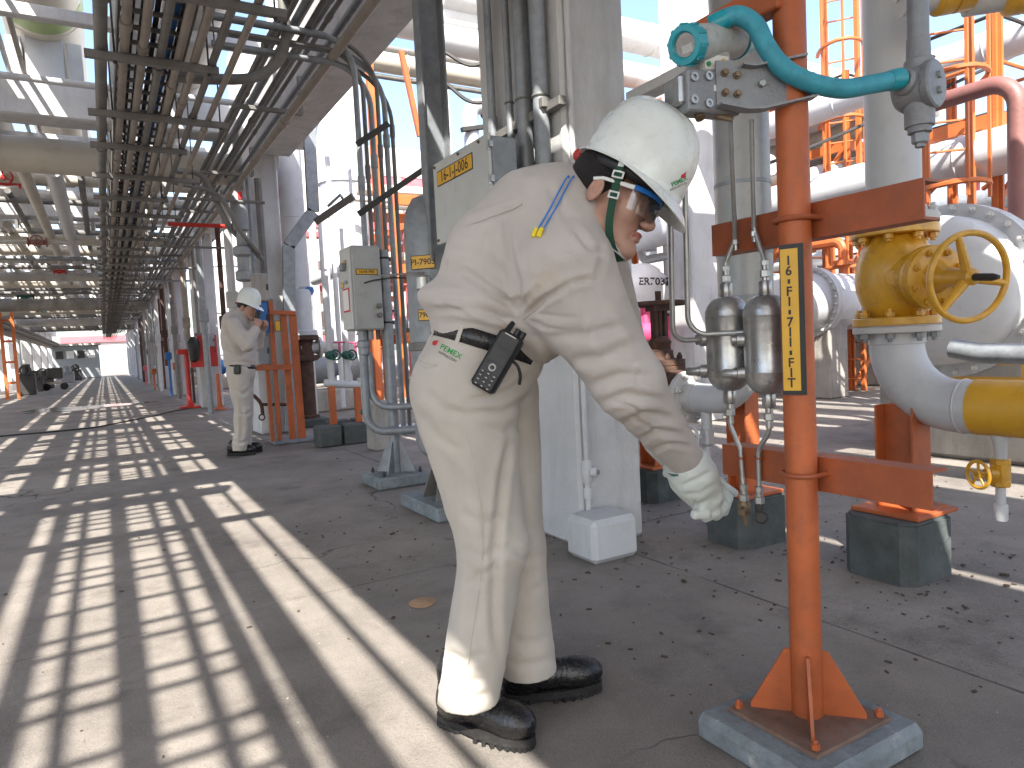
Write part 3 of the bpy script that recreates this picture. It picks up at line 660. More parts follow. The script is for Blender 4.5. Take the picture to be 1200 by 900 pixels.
for i, x in enumerate((0.25, 0.29, 0.335, 0.375, 0.42, 0.465, 0.51, 0.555)):
    b = MB(); b.tube([(x+0.008*math.sin(y*0.7+i*2), y, 3.092+0.004*math.sin(y*1.9+i)) for y in np.arange(-6, 62, 1.5)], 0.017, 6); part('cable', b, black if i % 3 else blue_box, t)

# conduits strapped along the beam at the right
BC = [(1.30, 3.46, 0.018), (1.39, 3.52, 0.020), (1.48, 3.47, 0.024), (1.57, 3.55, 0.018), (1.66, 3.60, 0.020), (1.735, 3.52, 0.024), (1.36, 3.66, 0.03), (1.52, 3.70, 0.03)]
for i, (x, z, r) in enumerate(BC):
    b = MB(); b.tube([(x, -6, z), (x, 62, z)], r, 10)
    for k in range(22): y = 0.7+3.05*k+0.4*i; b.tube([(x, y-0.045, z), (x, y+0.045, z)], r*1.3, 10)
    single('conduit', b, galv if i % 2 else galv_dark, f'{ORD[i]} of the conduits strapped along the right hand beam', 'conduit', group='conduits along the beam')
b = MB(); b.tube([(1.66, -6, 3.30), (1.66, 62, 3.30)], 0.036, 12)
for k in range(22): b.tube([(1.66, 0.9+3.05*k-0.06, 3.30), (1.66, 0.9+3.05*k+0.06, 3.30)], 0.047, 12)
single('conduit', b, conduit_brown, 'thick dusty brown conduit lowest under the white beam', 'conduit')
for k in range(20):
    y = 4.4+2.6*k; t = thing('beam_bracket', f'steel bracket carrying the beam conduits, {ORD[k]} from the camera', 'bracket', (1.5, y, 3.4), 'brackets along the beam')
    b = MB(); b.box((1.53, y, 3.405), (0.62, 0.04, 0.04), bev=0.004); part('arm', b, galv_dark, t)
    b = MB(); b.box((1.835, y, 3.58), (0.035, 0.05, 0.36), bev=0.004); part('upright', b, galv_dark, t)

# conduits that cross from the bank, turn over the beam and drop to the grey control box
for i in range(6):
    yy = 5.25 + 0.05*i; zz = 3.42 - 0.075*(i % 3) + 0.05*(i//3); xx = 1.80 + 0.075*i; r = 0.017 if i % 2 else 0.022
    zb = 1.15 if i < 4 else 0.35
    pts = [(0.75+0.03*i, yy, zz), (xx, yy, zz), (xx, yy, zb)]
    b = MB(); b.tube(fillet(pts, 0.26+0.03*i, 10), r, 12)
    b.tube([(xx, yy, 2.3+0.1*i), (xx, yy, 2.4+0.1*i)], r*1.3, 12)
    single('bent_conduit', b, galv if i % 2 == 0 else galv_dark, f'{ORD[i]} from the left of the conduits bending down beside the steel channel', 'conduit', group='conduits bending down to the control box')
for n_, (xa, xb, za, zb2, yy) in enumerate(((1.76, 2.02, 2.62, 2.80, 5.18), (1.74, 2.30, 2.10, 2.48, 5.18))):
    b = MB(); b.obox(((xa+xb)/2, yy, (za+zb2)/2), (Vector((xb-xa, 0, zb2-za)), (0, 1, 0), Vector((-(zb2-za), 0, xb-xa))), (math.hypot(xb-xa, zb2-za), 0.03, 0.045), bev=0.003)
    single('strut_bracket', b, dark_steel, ['upper', 'lower'][n_]+' slanted strut clamping the dropping conduits', 'bracket')
# one thicker conduit that loops down out of the bank
b = MB(); q = [AY(205, 91, 5.3), AY(300, 92, 5.3), AY(334, 60, 5.3), AY(329, 5, 5.3)]
b.tube(spline([AY(205, 90, 5.3), AY(255, 93, 5.3), AY(300, 90, 5.3), AY(327, 70, 5.3), AY(335, 40, 5.3), AY(331, 5, 5.3), AY(329, -30, 5.3)], 8), 0.036, 14)
single('looped_conduit', b, galv_dark, 'thick grey conduit curling down out of the hanging bank', 'conduit')
# flexible drops that run from the bank to the second column
for n_, pts in enumerate(([(0.9, 9.2, 3.3), (1.2, 9.25, 3.25), (1.45, 9.3, 2.7), (1.72, 9.4, 2.45), (1.86, 9.45, 2.3)], [(0.8, 8.9, 3.1), (1.3, 9.0, 3.0), (1.55, 9.1, 2.6), (1.80, 9.3, 2.35)])):
    b = MB(); b.tube(spline(pts, 8), 0.035-0.008*n_, 10); single('flexible_conduit', b, galv_dark, ['thick', 'thin'][n_]+' flexible conduit sagging from the bank to the second column', 'conduit')

# thin lines crossing between bank and beam, one of them red
for n_, (Y, z, r, m, lab) in enumerate(((9.2, 2.98, 0.02, galv_dark, 'dark thin line crossing from the conduit bank to the second column'), (10.8, 2.95, 0.03, red_paint, 'red thin pipe crossing between the bank and the beam'),
                         (12.6, 2.9, 0.02, galv_dark, 'dark thin line crossing behind the red pipe'), (15.5, 2.9, 0.022, galv_dark, 'dark thin line crossing further down the bank'), (18.0, 2.9, 0.022, galv, 'grey thin line crossing furthest down the bank'))):
    b = MB(); b.tube([(0.9, Y, z), (1.88, Y, z)], r, 8); single('cross_line', b, m, lab, 'pipe')

# left hand tray and conduits far down the aisle
for i, (x, z) in enumerate(((-3.3, 2.75), (-3.15, 2.75), (-3.0, 2.78), (-3.42, 2.5))):
    b = MB(); b.tube([(x, 2, z), (x, 66, z)], 0.06 if i < 3 else 0.1, 8); single('conduit', b, conduit_brown if i % 2 else galv_dark, f'{ORD[i]} of the conduits along the left hand columns', 'conduit', group='conduits along the left hand columns')
b = MB(); b.box((-3.35, 34, 2.68), (0.6, 64, 0.03)); b.box((-3.05, 34, 2.73), (0.02, 64, 0.12)); b.box((-3.65, 34, 2.73), (0.02, 64, 0.12))
single('cable_tray', b, galv_dark, 'dark solid cable tray along the left hand columns', 'cable tray')

# unseen pipes added above the camera to stripe the sun beyond the valve
for i, (x, r, z) in enumerate(((2.75, 0.16, 4.9), (3.35, 0.22, 5.0), (4.05, 0.14, 4.9), (4.55, 0.25, 5.05), (5.45, 0.2, 5.0), (6.2, 0.12, 4.9), (6.75, 0.25, 5.0))):
    t = thing('shade_pipe', f'{ORD[i]} added unseen pipe above the camera striping the sun', 'pipe', (x, -9, z), 'added pipes striping the sun')
    b = MB(); b.tube([(x, -9, z), (x, 5.1 if x < 5 else 4.7, z)], r, 16); part('barrel', b, rack_pipe, t)
for i, y in enumerate((-7.0, -3.35, 0.4, 4.2)):  # unseen beams and posts added along with the shading pipes
    b = MB(); b.box((4.75, y, 4.55), (5.0, 0.25, 0.3), bev=0.01); part('crossbeam', b, white_conc, rack)
    b = MB(); b.box((7.2, y, 2.2), (0.35, 0.35, 4.4), bev=0.01)
    if i < 2: part('column', b, white_conc, rack)

t = thing('shade_pipe', 'short broad pipe added unseen over the camera to shade the worker', 'pipe', (-0.9, -9, 4.8)); b = MB(); b.tube([(-0.82, -9, 4.80), (-0.82, 5.2, 4.80)], 0.27, 18); b.lathe([(0.27, 0), (0.24, 0.08), (0.14, 0.15), (0.02, 0.18)], (-0.82, 5.2, 4.80), (0, 1, 0), 18); part('barrel', b, rack_pipe, t)  # added overhead, out of view, to keep direct sun off the worker

# lines added over the rack, out of sight, to break up the floor stripes
for i, (y, r, x0, x1) in enumerate(((0.55, 0.035, -3.6, -1.2), (1.75, 0.14, -3.6, -1.95), (2.15, 0.05, -3.6, -1.2), (3.9, 0.10, -3.6, -1.2), (4.6, 0.26, -3.6, -1.2), (5.7, 0.07, -3.6, -1.2), (6.3, 0.15, -3.6, -1.2), (7.25, 0.05, -3.6, -1.2), (7.7, 0.22, -3.6, -1.2), (8.8, 0.10, -3.6, -1.2), (11.2, 0.3, -3.6, -1.2), (12.6, 0.12, -3.6, -1.2), (14.0, 0.2, -3.6, -1.2), (15.0, 0.08, -3.6, -1.2), (18.2, 0.25, -3.6, -1.2), (20.4, 0.12, -3.6, -1.2), (24.5, 0.3, -3.6, -1.2))):
    b = MB(); b.tube([(x0, y, 5.45), (x1, y, 5.45)], r, 12); single('stripe_break_pipe', b, rack_pipe, f'{ORD[i]} added pipe over the rack breaking the floor stripes', 'pipe', group='added pipes breaking the floor stripes')
for i, (x, r, z) in enumerate(((-0.78, 0.085, 3.80), (-0.42, 0.11, 3.78))):
    t = thing('hung_pipe', ['left', 'right'][i]+' pale pipe hung just under the crossbeams', 'pipe', (x, 6, z)); b = MB(); b.tube([(x, 11.6, z), (x, 66, z)], r, 14); part('barrel', b, white_pipe if i else cream_pipe, t)
for i in range(0, 20):
    b = MB(); y = Y0+3.3*i; b.box((-6.2, y, 2.3), (0.4, 0.4, 4.6), bev=0.02); part('column', b, white_conc, rack)

# more lines between the crossbeams further down the aisle
for i, (y, z, r, m) in enumerate(((12.0, 4.10, 0.07, rack_pipe), (13.1, 3.98, 0.10, cream_pipe), (15.3, 4.15, 0.12, rack_pipe), (18.4, 4.0, 0.07, galv_dark), (20.2, 3.85, 0.12, cream_pipe), (21.5, 3.6, 0.05, galv_dark), (22.3, 3.95, 0.16, rack_pipe), (25.3, 3.7, 0.08, galv), (27.8, 3.8, 0.14, cream_pipe), (29.0, 3.6, 0.06, galv_dark), (33.2, 3.7, 0.16, rack_pipe), (35.5, 3.5, 0.08, galv_dark), (38.0, 3.6, 0.2, cream_pipe), (41.0, 3.5, 0.1, galv_dark), (47.5, 3.5, 0.2, rack_pipe), (52.0, 3.4, 0.2, galv_dark))):
    b = MB(); b.tube([(-7.5, y, z), (1.84, y, z)], r, 12)
    for x in (-2.9, -1.4, 0.0): b.tube([(x, y, z), (x, y, 4.5)], r*0.35+0.01, 6)
    single('cross_line', b, m, f'{ORD[i]} of the grey lines crossing between the crossbeams further down the aisle', 'pipe', group='lines crossing further down the aisle')
for i, (x, z, r, m, y0) in enumerate(((-1.15, 3.95, 0.05, galv_dark, 14.0), (-1.45, 3.9, 0.08, rack_pipe, 17.0), (-1.95, 3.85, 0.07, cream_pipe, 21.0), (-2.4, 3.9, 0.10, rack_pipe, 24.0), (-0.1, 3.9, 0.05, galv_dark, 12.5))):
    b = MB(); b.tube([(x, y0, z), (x, 66, z)], r, 10); single('hung_line', b, m, f'{ORD[i]} small line hung along the aisle under the crossbeams', 'pipe', group='small lines hung along the aisle')

# ================================================================ near things
# ---- orange instrument stand on its pad
PX, PY = 1.50, 1.155
b = MB(); b.box((PX-0.005, PY, 0.033), (0.425, 0.375, 0.075), bev=0.018)
single('concrete_pad', b, pad_mat, 'low chipped grey concrete pad under the orange instrument stand', 'pad')
plate_mat = mat('dusty_plate', (0.20, 0.12, 0.085), 0.85, var=0.35, nscale=14, bump=0.3, dirt=0.6, dirtcol=(0.16, 0.15, 0.14), rust=0.3, rustcol=(0.34, 0.10, 0.04))
st = thing('instrument_stand', 'orange tubular instrument stand with gusseted foot beside the bending worker', 'stand', (PX, PY, 0.07))
b = MB(); b.tube([(PX, PY, 0.08), (PX, PY, 2.35)], 0.0385, 28); pole = part('pole', b, orange, st)
b = MB(); b.box((PX, PY, 0.076), (0.29, 0.27, 0.012), bev=0.002); part('base_plate', b, plate_mat, st)
for a in (R(42), R(132), R(222), R(312)):
    d = Vector((math.cos(a), math.sin(a), 0)); w = Vector((-d.y, d.x, 0))*0.004; o = Vector((PX, PY, 0.082))
    b = MB(); b.prism([o+d*0.036-w, o+d*0.138-w, o+d*0.138+Vector((0, 0, 0.012))-w, o+d*0.052+Vector((0, 0, 0.165))-w, o+d*0.036+Vector((0, 0, 0.165))-w], w*2); part('gusset', b, orange, st)
for sx, sy in ((-1, -1), (1, -1), (1, 1), (-1, 1)):
    inst('anchor_bolt', bolt_mesh(0.011, 0.02), orange, st, Matrix.Translation((PX+sx*0.125, PY+sy*0.115, 0.082)))
BXC = PX+0.075
for zc, ya, yb, lab in ((1.335, 0.862, 1.468, None), (0.70, 0.855, 1.455, None)):
    b = MB(); yc = (ya+yb)/2; L_ = yb-ya
    b.box((BXC-0.03, yc, zc), (0.006, L_, 0.088)); b.box((BXC, yc, zc+0.041), (0.055, L_, 0.006)); b.box((BXC, yc, zc-0.041), (0.055, L_, 0.006))
    part('channel_bar', b, orange_bar, st)
    b = MB(); b.torus((PX, PY, zc+0.004), (0, 0, 1), 0.0455, 0.0065, 20, 8, math.pi*0.5, math.pi*1.5, ref=(1, 0, 0))
    for s in (-1, 1):
        b.tube([(PX, PY+s*0.0455, zc+0.004), (PX+0.062, PY+s*0.0455, zc+0.004)], 0.0065, 8)
    part('u_bolt', b, orange_bar, st)
b = MB(); b.obox(Vector((PX-0.03, PY+0.17, 1.875)), (Vector((0, 1, 0)), (0, 0, 1), (1, 0, 0)), (0.36, 0.075, 0.05), bev=0.004); part('upper_arm', b, orange, st)
# tag plate strapped to the pole
tg = thing('tag_plate', 'yellow vertical tag plate with black lettering on the orange pole', 'sign', AK(932, 462, 1.72))
nd = (Vector(EYE)-AK(932, 376, 1.75)); nd.z = 0; nd.normalize(); nd = (nd + Vector((-0.25, 0.12, 0))).normalized(); xd = Vector((0, 0, 1)).cross(nd).normalized()
zt, zb = AK(930, 288, 1.74).z, AK(933, 462, 1.74).z; pc = Vector((PX, PY, (zt+zb)/2)) + nd*0.043
b = MB(); b.obox(pc, (xd, (0, 0, 1), nd), (0.056, zt-zb, 0.003)); part('plate', b, ink, tg)
b = MB(); b.obox(pc+nd*0.0022-xd*0.0055, (xd, (0, 0, 1), nd), (0.041, (zt-zb)-0.022, 0.0012)); part('face', b, sign_yellow, tg)
s_ = '16-FI-711-FIT'; step = (zt-zb-0.045)/len(s_)
for i, ch in enumerate(s_):
    c_ = pc + nd*0.0034 - xd*0.0065 + Vector((0, 0, (zt-zb)/2-0.028-step*(i+0.5)))
    if ch == '-':
        b = MB(); b.obox(c_, (xd, (0, 0, 1), nd), (0.006, 0.011, 0.0006))
    else: b = text_mb(ch, 0.0315, c_, xd, (0, 0, 1), 0.0004, bold=0.0006)
    part('letter', b, ink, tg)

# ---- transmitter, manifold and bracket at the top of the stand
tr = thing('pressure_transmitter', 'grey field transmitter with round teal end caps above the white hard hat', 'transmitter', AK(840, 140, 1.74))
ca, cb = AK(801, 53, 1.635), AK(866, 47, 1.80); ax = (cb-ca).normalized()
b = MB(); b.lathe([(0.034, 0.02), (0.044, 0.03), (0.044, (cb-ca).length-0.03), (0.034, (cb-ca).length-0.02)], ca, ax, 32); part('housing', b, transm_grey, tr)
b = MB()
prof = [(0.027, 0.030), (0.027, 0.004), (0.031, -0.001), (0.043, 0.0), (0.046, 0.006), (0.046, 0.032), (0.042, 0.036), (0.03, 0.036), (0.026, 0.03)]
b.lathe(prof, ca, ax, 32)
for k in range(10):
    x_, y_, a_ = frame(ax); t_ = 2*math.pi*k/10; b.obox(ca+ax*0.018+(x_*math.cos(t_)+y_*math.sin(t_))*0.0465, (x_*math.cos(t_)+y_*math.sin(t_), ax, a_.cross(x_*math.cos(t_)+y_*math.sin(t_))), (0.004, 0.026, 0.008))
part('end_cap', b, teal, tr)
b = MB(); b.lathe([(0.0265, 0.0), (0.0265, 0.002)], ca+ax*0.006, ax, 28); part('window_glass', b, dial_glass, tr)
b = MB(); b.lathe([(0.025, 0.0), (0.025, 0.002)], ca+ax*0.014, ax, 24); part('dial', b, ink, tr)
b = MB(); x_, y_, _ = frame(ax, (0, 0, 1)); b.obox(ca+ax*0.0125-x_*0.008, (x_, y_, ax), (0.018, 0.028, 0.001)); part('display', b, white_ink, tr)
b = MB(); b.lathe([(0.036, 0.0), (0.046, 0.004), (0.046, 0.03), (0.042, 0.036), (0.02, 0.038)], cb-ax*0.025, ax, 32); part('end_cap', b, teal, tr)
nk = AK(829, 78, 1.72); sideax = (Vector((RGT.x, RGT.y, 0)).normalized()+Vector((0.15, 0.35, 0))).normalized(); perp = Vector((-sideax.y, sideax.x, 0))
b = MB(); b.obox(nk+Vector((0, 0, -0.005)), (sideax, perp, (0, 0, 1)), (0.09, 0.07, 0.07), bev=0.006); part('neck', b, transm_grey, tr)
lab_o = nk+Vector((0, 0, -0.004)) - perp*0.0355
b = MB(); b.obox(lab_o, (sideax, perp, (0, 0, 1)), (0.07, 0.002, 0.035)); part('nameplate', b, white_ink, tr)
for off, m in (((-0.025, -0.006), green_ink), ((0.018, 0.004), sign_yellow)):
    b = MB(); b.lathe([(0.006, 0), (0.006, 0.003)], lab_o + sideax*off[0] + Vector((0, 0, off[1])) - perp*0.001, -perp, 12); part('label_dot', b, m, tr)
# manifold block below
sideax = Vector((RGT.x, RGT.y, 0)).normalized(); sideax = (sideax+Vector((0.15, 0.35, 0))).normalized(); perp = Vector((-sideax.y, sideax.x, 0))
mf = thing('valve_manifold', 'grey steel instrument manifold block bolted under the teal capped transmitter', 'manifold', AK(835, 140, 1.72))
mc = AK(829, 112, 1.70)
b = MB(); b.obox(mc, (sideax, perp, (0, 0, 1)), (0.150, 0.055, 0.098), bev=0.004); part('block', b, cast_grey, mf)
b = MB(); b.obox(mc-sideax*0.072+perp*0.02-Vector((0, 0, -0.005)), (sideax, perp, (0, 0, 1)), (0.035, 0.07, 0.07), bev=0.006); part('end_block', b, steel, mf)
for dx, dz in ((-0.060, 0.028), (-0.018, 0.034), (-0.062, -0.024), (-0.020, -0.030)):
    b = MB(); b.lathe([(0.0105, 0), (0.0105, 0.007), (0.005, 0.007), (0.005, 0.003)], mc+sideax*dx+Vector((0, 0, dz))-perp*0.0275, -perp, 14); part('socket_screw', b, steel, mf)
b = MB(); b.obox(mc-perp*0.0282+sideax*0.003+Vector((0, 0, 0.008)), (sideax, perp, (0, 0, 1)), (0.010, 0.001, 0.014)); part('tag', b, white_ink, mf)
b = MB(); b.tube([mc+Vector((0, 0, -0.04))-sideax*0.03, mc+Vector((0, 0, -0.04))-sideax*0.03-perp*0.01+Vector((0, 0, -0.02))], 0.012, 10); part('vent_screw', b, brass_dirty, mf)
b = MB(); b.tube([mc+sideax*0.02+Vector((0, 0, -0.045)), mc+sideax*0.05+Vector((0, 0, -0.062))-perp*0.03], 0.008, 8); part('vent_screw', b, brass_dirty, mf)
# bent steel bracket from manifold to pole
bk = thing('mounting_bracket', 'bent grey steel bracket holding the manifold to the orange pole', 'bracket', AK(890, 135, 1.74))
p0 = AK(842, 100, 1.672); p1 = Vector((PX-0.045, PY-0.01, p0.z)); p1.z = p0.z
dB = (p1-p0); dB.z = 0; Lb = dB.length+0.075; dB.normalize(); nB = Vector((dB.y, -dB.x, 0))
if nB.dot(Vector(EYE)-p0) < 0: nB = -nB
zc = p0.z
b = MB()
def plate(a0, a1, z0, z1, off=0.0, cutr=0.0):
    P = [p0+dB*a0+nB*off+Vector((0, 0, z0-zc)), p0+dB*a1+nB*off+Vector((0, 0, z0-zc)), p0+dB*a1+nB*off+Vector((0, 0, z1-zc)), p0+dB*a0+nB*off+Vector((0, 0, z1-zc))]
    return P
W_ = [(-0.005, -0.052), (0.06, -0.066), (0.10, -0.066), (Lb, -0.040), (Lb, 0.005), (Lb-0.02, 0.058), (0.085, 0.036), (0.055, 0.040), (0.035, 0.058), (-0.005, 0.058)]
b.prism([p0+dB*a+Vector((0, 0, z)) for a, z in W_], -nB*0.005); part('plate', b, cast_grey, bk)
b = MB(); b.prism([p0+dB*a+Vector((0, 0, z)) for a, z in ((0.055, 0.040), (0.085, 0.036), (Lb-0.02, 0.058), (Lb-0.02, 0.063), (0.085, 0.041), (0.055, 0.045))], nB*0.022); part('top_flange', b, cast_grey, bk)
b = MB(); b.prism([p0+dB*a+Vector((0, 0, z)) for a, z in ((-0.005, -0.052), (0.06, -0.066), (0.10, -0.066), (Lb, -0.040), (Lb, -0.036), (0.10, -0.061), (0.06, -0.061), (-0.005, -0.047))], nB*0.03); part('bottom_flange', b, cast_grey, bk)
for a, z in ((0.015, 0.028), (0.045, 0.022), (0.015, -0.018), (0.045, -0.022)):
    b = MB(); b.lathe([(0.009, 0), (0.009, 0.006)], p0+dB*a+Vector((0, 0, z)), nB, 14); b.hexnut(p0+dB*a+Vector((0, 0, z))+nB*0.009, nB, 0.0072, 0.009); part('bolt', b, brass_dirty, bk)
b = MB(); b.hexnut(p0+dB*0.105+Vector((0, 0, 0.0))+nB*0.006, nB, 0.009, 0.01); part('bolt', b, steel, bk)

# ---- teal flexible hose to the cast conduit fitting
b = MB(); hp = [AK(838, 29, 1.70), AK(852, 21, 1.69), AK(868, 19, 1.68), AK(886, 31, 1.67), AK(898, 55, 1.665), AK(917, 79, 1.66), AK(945, 95, 1.66), AK(985, 104, 1.67), AK(1020, 99, 1.69), AK(1052, 93, 1.71)]
hs = thing('flexible_hose', 'teal flexible hose drooping from the transmitter to the grey conduit fitting', 'hose', hp[0])
b.tube(spline(hp, 8), 0.0225, 18); part('hose', b, teal_hose, hs)
for a_, d_ in ((hp[0], (hp[1]-hp[0]).normalized()), (hp[-1], (hp[-2]-hp[-1]).normalized())):
    b = MB(); b.lathe([(0.022, -0.012), (0.026, -0.008), (0.026, 0.006), (0.025, 0.02), (0.0232, 0.03)], a_, d_, 18); part('ferrule', b, teal, hs)
cf = thing('conduit_fitting', 'grey cast conduit fitting with round cover hanging on a vertical conduit', 'conduit fitting', AK(1070, 165, 1.74))
fc = AK(1077, 103, 1.74); cov = (Vector(EYE)-fc).normalized()*0.75 + RGT*0.85; cov.z = 0; cov.normalize()
b = MB(); b.lathe([(0.022, -0.056), (0.043, -0.05), (0.053, -0.038), (0.055, -0.01), (0.055, 0.02)], fc, cov, 30); part('body', b, cast_grey, cf)
b = MB(); b.lathe([(0.056, 0.021), (0.058, 0.024), (0.058, 0.038), (0.054, 0.042), (0.01, 0.044)], fc, cov, 30)
x_, y_, _ = frame(cov, (0, 0, 1))
for s in (-1, 1): b.obox(fc+cov*0.046+x_*(0.018*s), (x_, y_, cov), (0.016, 0.014, 0.012), bev=0.002)
part('cover', b, cast_grey, cf)
b = MB(); b.lathe([(0.033, 0.03), (0.033, 0.065), (0.028, 0.07), (0.026, 0.12)], fc, (0, 0, 1), 24); part('top_hub', b, cast_grey, cf)
b = MB(); b.lathe([(0.034, -0.095), (0.034, -0.055), (0.036, -0.05), (0.036, -0.03)], fc, (0, 0, 1), 24); b.lathe([(0.018, -0.112), (0.027, -0.11), (0.027, -0.095)], fc, (0, 0, 1), 24); part('bottom_hub', b, cast_grey, cf)
b = MB(); b.hexnut(fc+Vector((0, 0, -0.122)), (0, 0, 1), 0.019, 0.028); b.hexnut(fc+Vector((0, 0, -0.14)), (0, 0, 1), 0.012, 0.012); part('drain_plug', b, galv, cf)
hd = (hp[-1]-fc); hd = (hd - hd.normalized()*0.0).normalized()
b = MB(); b.lathe([(0.034, 0.03), (0.032, 0.055), (0.026, 0.062)], fc, hd, 20); part('side_hub', b, cast_grey, cf)
b = MB(); b.tube([fc+Vector((0, 0, 0.115)), fc+Vector((0, 0, 0.95))], 0.0245, 20); part('riser_conduit', b, galv, cf)

# ---- impulse tubing and the two seal pots
def fitting(p, d, r=0.012, n=3):
    b = MB(); d = Vector(d).normalized(); p = Vector(p)
    b.hexnut(p, d, r, r*1.5); b.lathe([(r*0.72, -r*2.2), (r*0.72, r*2.2)], p, d, 12); b.hexnut(p+d*r*2.2, d, r*0.82, r*1.1); return b
POTS = []
for i, (px, py0, py1, lab) in enumerate(((853, 347, 458, 'left of two steel seal pots hanging beside the orange pole'), (899, 345, 462, 'right of two steel seal pots, nearest the orange pole'))):
    X_ = 1.512+0.01*i; a = AX(px, py0, X_); c = AX(px, py1, X_); cx, cy = (a.x+c.x)/2, (a.y+c.y)/2; zt, zb = a.z, c.z; r = 0.0595
    t = thing('seal_pot', lab, 'seal pot', (cx, cy, zb-0.03), 'seal pots on the tubing'); POTS.append((t, cx, cy, zt, zb, r))
    h = zt-zb
    b = MB(); b.lathe([(0.015, 0.0), (0.030, 0.004), (0.043, 0.014), (0.053, 0.028), (r, 0.044), (r, 0.056), (r+0.0016, 0.060), (r, 0.064), (r, h-0.060), (r+0.0016, h-0.056), (r, h-0.052), (r, h-0.042), (0.053, h-0.026), (0.043, h-0.012), (0.030, h-0.003), (0.014, h)], (cx, cy, zb), (0, 0, 1), 36); part('vessel', b, pot_steel, t)
    for z0, z1, nm in ((zt-0.004, zt+0.036, 'top_nozzle'), (zb-0.036, zb+0.006, 'bottom_nozzle')):
        b = MB(); b.lathe([(0.0155, 0), (0.0175, 0.003), (0.0175, z1-z0-0.003), (0.0155, z1-z0)], (cx, cy, z0), (0, 0, 1), 20); part(nm, b, steel, t)
    # side nozzles facing the far side of the aisle and the camera
    sd = Vector((-0.75, -0.66, 0)).normalized() if i == 0 else Vector((-0.55, 0.83, 0)).normalized()
    sd2 = Vector((-0.62, 0.78, 0)).normalized()
    for z in (zb+h*0.56, zb+h*0.22):
        o = Vector((cx, cy, z))+sd2*(r-0.004)
        b = MB(); b.lathe([(0.020, 0), (0.020, 0.020), (0.015, 0.022), (0.015, 0.032)], o, sd2, 18); part('side_nozzle', b, steel, t)
        if z < zb+h*0.4:
            b = MB(); b.lathe([(0.0105, 0.03), (0.0125, 0.032), (0.0125, 0.055), (0.009, 0.062)], o, sd2, 14); part('plug', b, tube_steel, t)
def tubing(pts, label, r=0.0068, rad=0.05, fits=(), m=tube_steel):
    t = thing('impulse_tube', label, 'tubing', pts[-1], 'impulse tubes on the instrument stand')
    b = MB(); path = fillet(pts, rad, 8); b.tube(path, r, 12); part('tube', b, m, t)
    for (p, d, rr) in fits: part('compression_nut', fitting(p, d, rr), steel, t)
    return t
(_, c0x, c0y, z0t, z0b, _), (_, c1x, c1y, z1t, z1b, _) = POTS
K_ = 1.75
a = AK(856, 140, 1.76); a2 = AX(862, 284, BXC-0.05); tubing([a, a2+Vector((0, 0, 0.01)), Vector((c0x, c0y, z0t+0.09)), Vector((c0x, c0y, z0t+0.03))], 'steel tube from the manifold to the left seal pot top', rad=0.04,
       fits=((Vector((c0x, c0y, z0t+0.048)), (0, 0, 1), 0.013), (a2+Vector((0, 0, 0.0)), (0, 0, 1), 0.010)))
a = AK(881, 140, 1.76); a2 = AX(884, 274, BXC-0.05); tubing([a, a2+Vector((0, 0, 0.01)), Vector((c1x, c1y, z1t+0.09)), Vector((c1x, c1y, z1t+0.03))], 'steel tube from the manifold to the right seal pot top', rad=0.04,
       fits=((Vector((c1x, c1y, z1t+0.055)), (0, 0, 1), 0.013), (a2+Vector((0, 0, 0.0)), (0, 0, 1), 0.010)))
zz = z0b+(z0t-z0b)*0.56
e0 = AK(786, 200, 1.86); e1 = AK(788, 385, 1.96)
n0 = Vector((c0x, c0y, zz))+Vector((-0.62, 0.78, 0)).normalized()*0.06; n1 = Vector((c1x, c1y, zz))+Vector((-0.62, 0.78, 0)).normalized()*0.06
tubing([e0+Vector((0, 0, 0.13)), Vector((e1.x, e1.y, zz+0.0)), n0+Vector((-0.02, 0.0, 0)), n0], 'left of two bent steel tubes falling below the hard hat brim', 0.0075, 0.07)
e2 = AK(803, 200, 1.84); e3 = AK(806, 380, 1.92)
tubing([e2+Vector((0, 0, 0.13)), Vector((e3.x, e3.y, zz+0.014)), Vector((c0x-0.045, c0y-0.045, zz+0.014)), Vector((c1x-0.035, c1y+0.045, zz+0.014))], 'right of two bent steel tubes falling below the hard hat brim', 0.0075, 0.065)
# lower tubing down to the drain fittings
for i, (cx, cy, zb_, pa, pb, lab) in enumerate(((c0x, c0y, z0b, (868, 535), (872, 585), 'left drain tube below the seal pots by the gloved hand'), (c1x, c1y, z1b, (889, 535), (890, 588), 'right drain tube below the seal pots'))):
    q1 = AX(pa[0], pa[1], BXC-0.045); q2 = AX(pb[0], pb[1], BXC-0.045)
    t = tubing([Vector((cx, cy, zb_-0.03)), Vector((cx, cy, zb_-0.10)), Vector((q1.x, q1.y, q1.z+0.02)), q2], lab, 0.0068, 0.05,
           fits=((Vector((cx, cy, zb_-0.06)), (0, 0, 1), 0.014), (q2+Vector((0, 0, 0.005)), (0, 0, 1), 0.014)))
    b = MB(); b.torus(q1+Vector((0, 0, -0.004)), (0, 0, 1), 0.010, 0.003, 14, 6); part('clip', b, orange_bar, t)
    if i == 0:
        b = MB(); b.lathe([(0.014, -0.03), (0.018, -0.02), (0.018, 0.0), (0.012, 0.01)], q2+Vector((0, 0, -0.012)), (0, 0, 1), 12); b.tube([q2+Vector((0, 0, -0.02)), q2+Vector((-0.035, -0.02, -0.03))], 0.009, 10); b.tube([q2+Vector((0, 0, -0.04)), q2+Vector((0.004, 0, -0.075))], 0.007, 10); part('needle_valve', b, brass_dirty, t)
    else:
        b = MB(); b.lathe([(0.012, 0), (0.018, 0.004), (0.018, 0.016), (0.012, 0.02)], q2+Vector((-0.003, -0.006, -0.040)), Vector((-0.7, -0.7, 0.1)), 20); b.tube([q2, q2+Vector((0, 0, -0.05))], 0.012, 10); part('drain_cap', b, dark_steel, t)

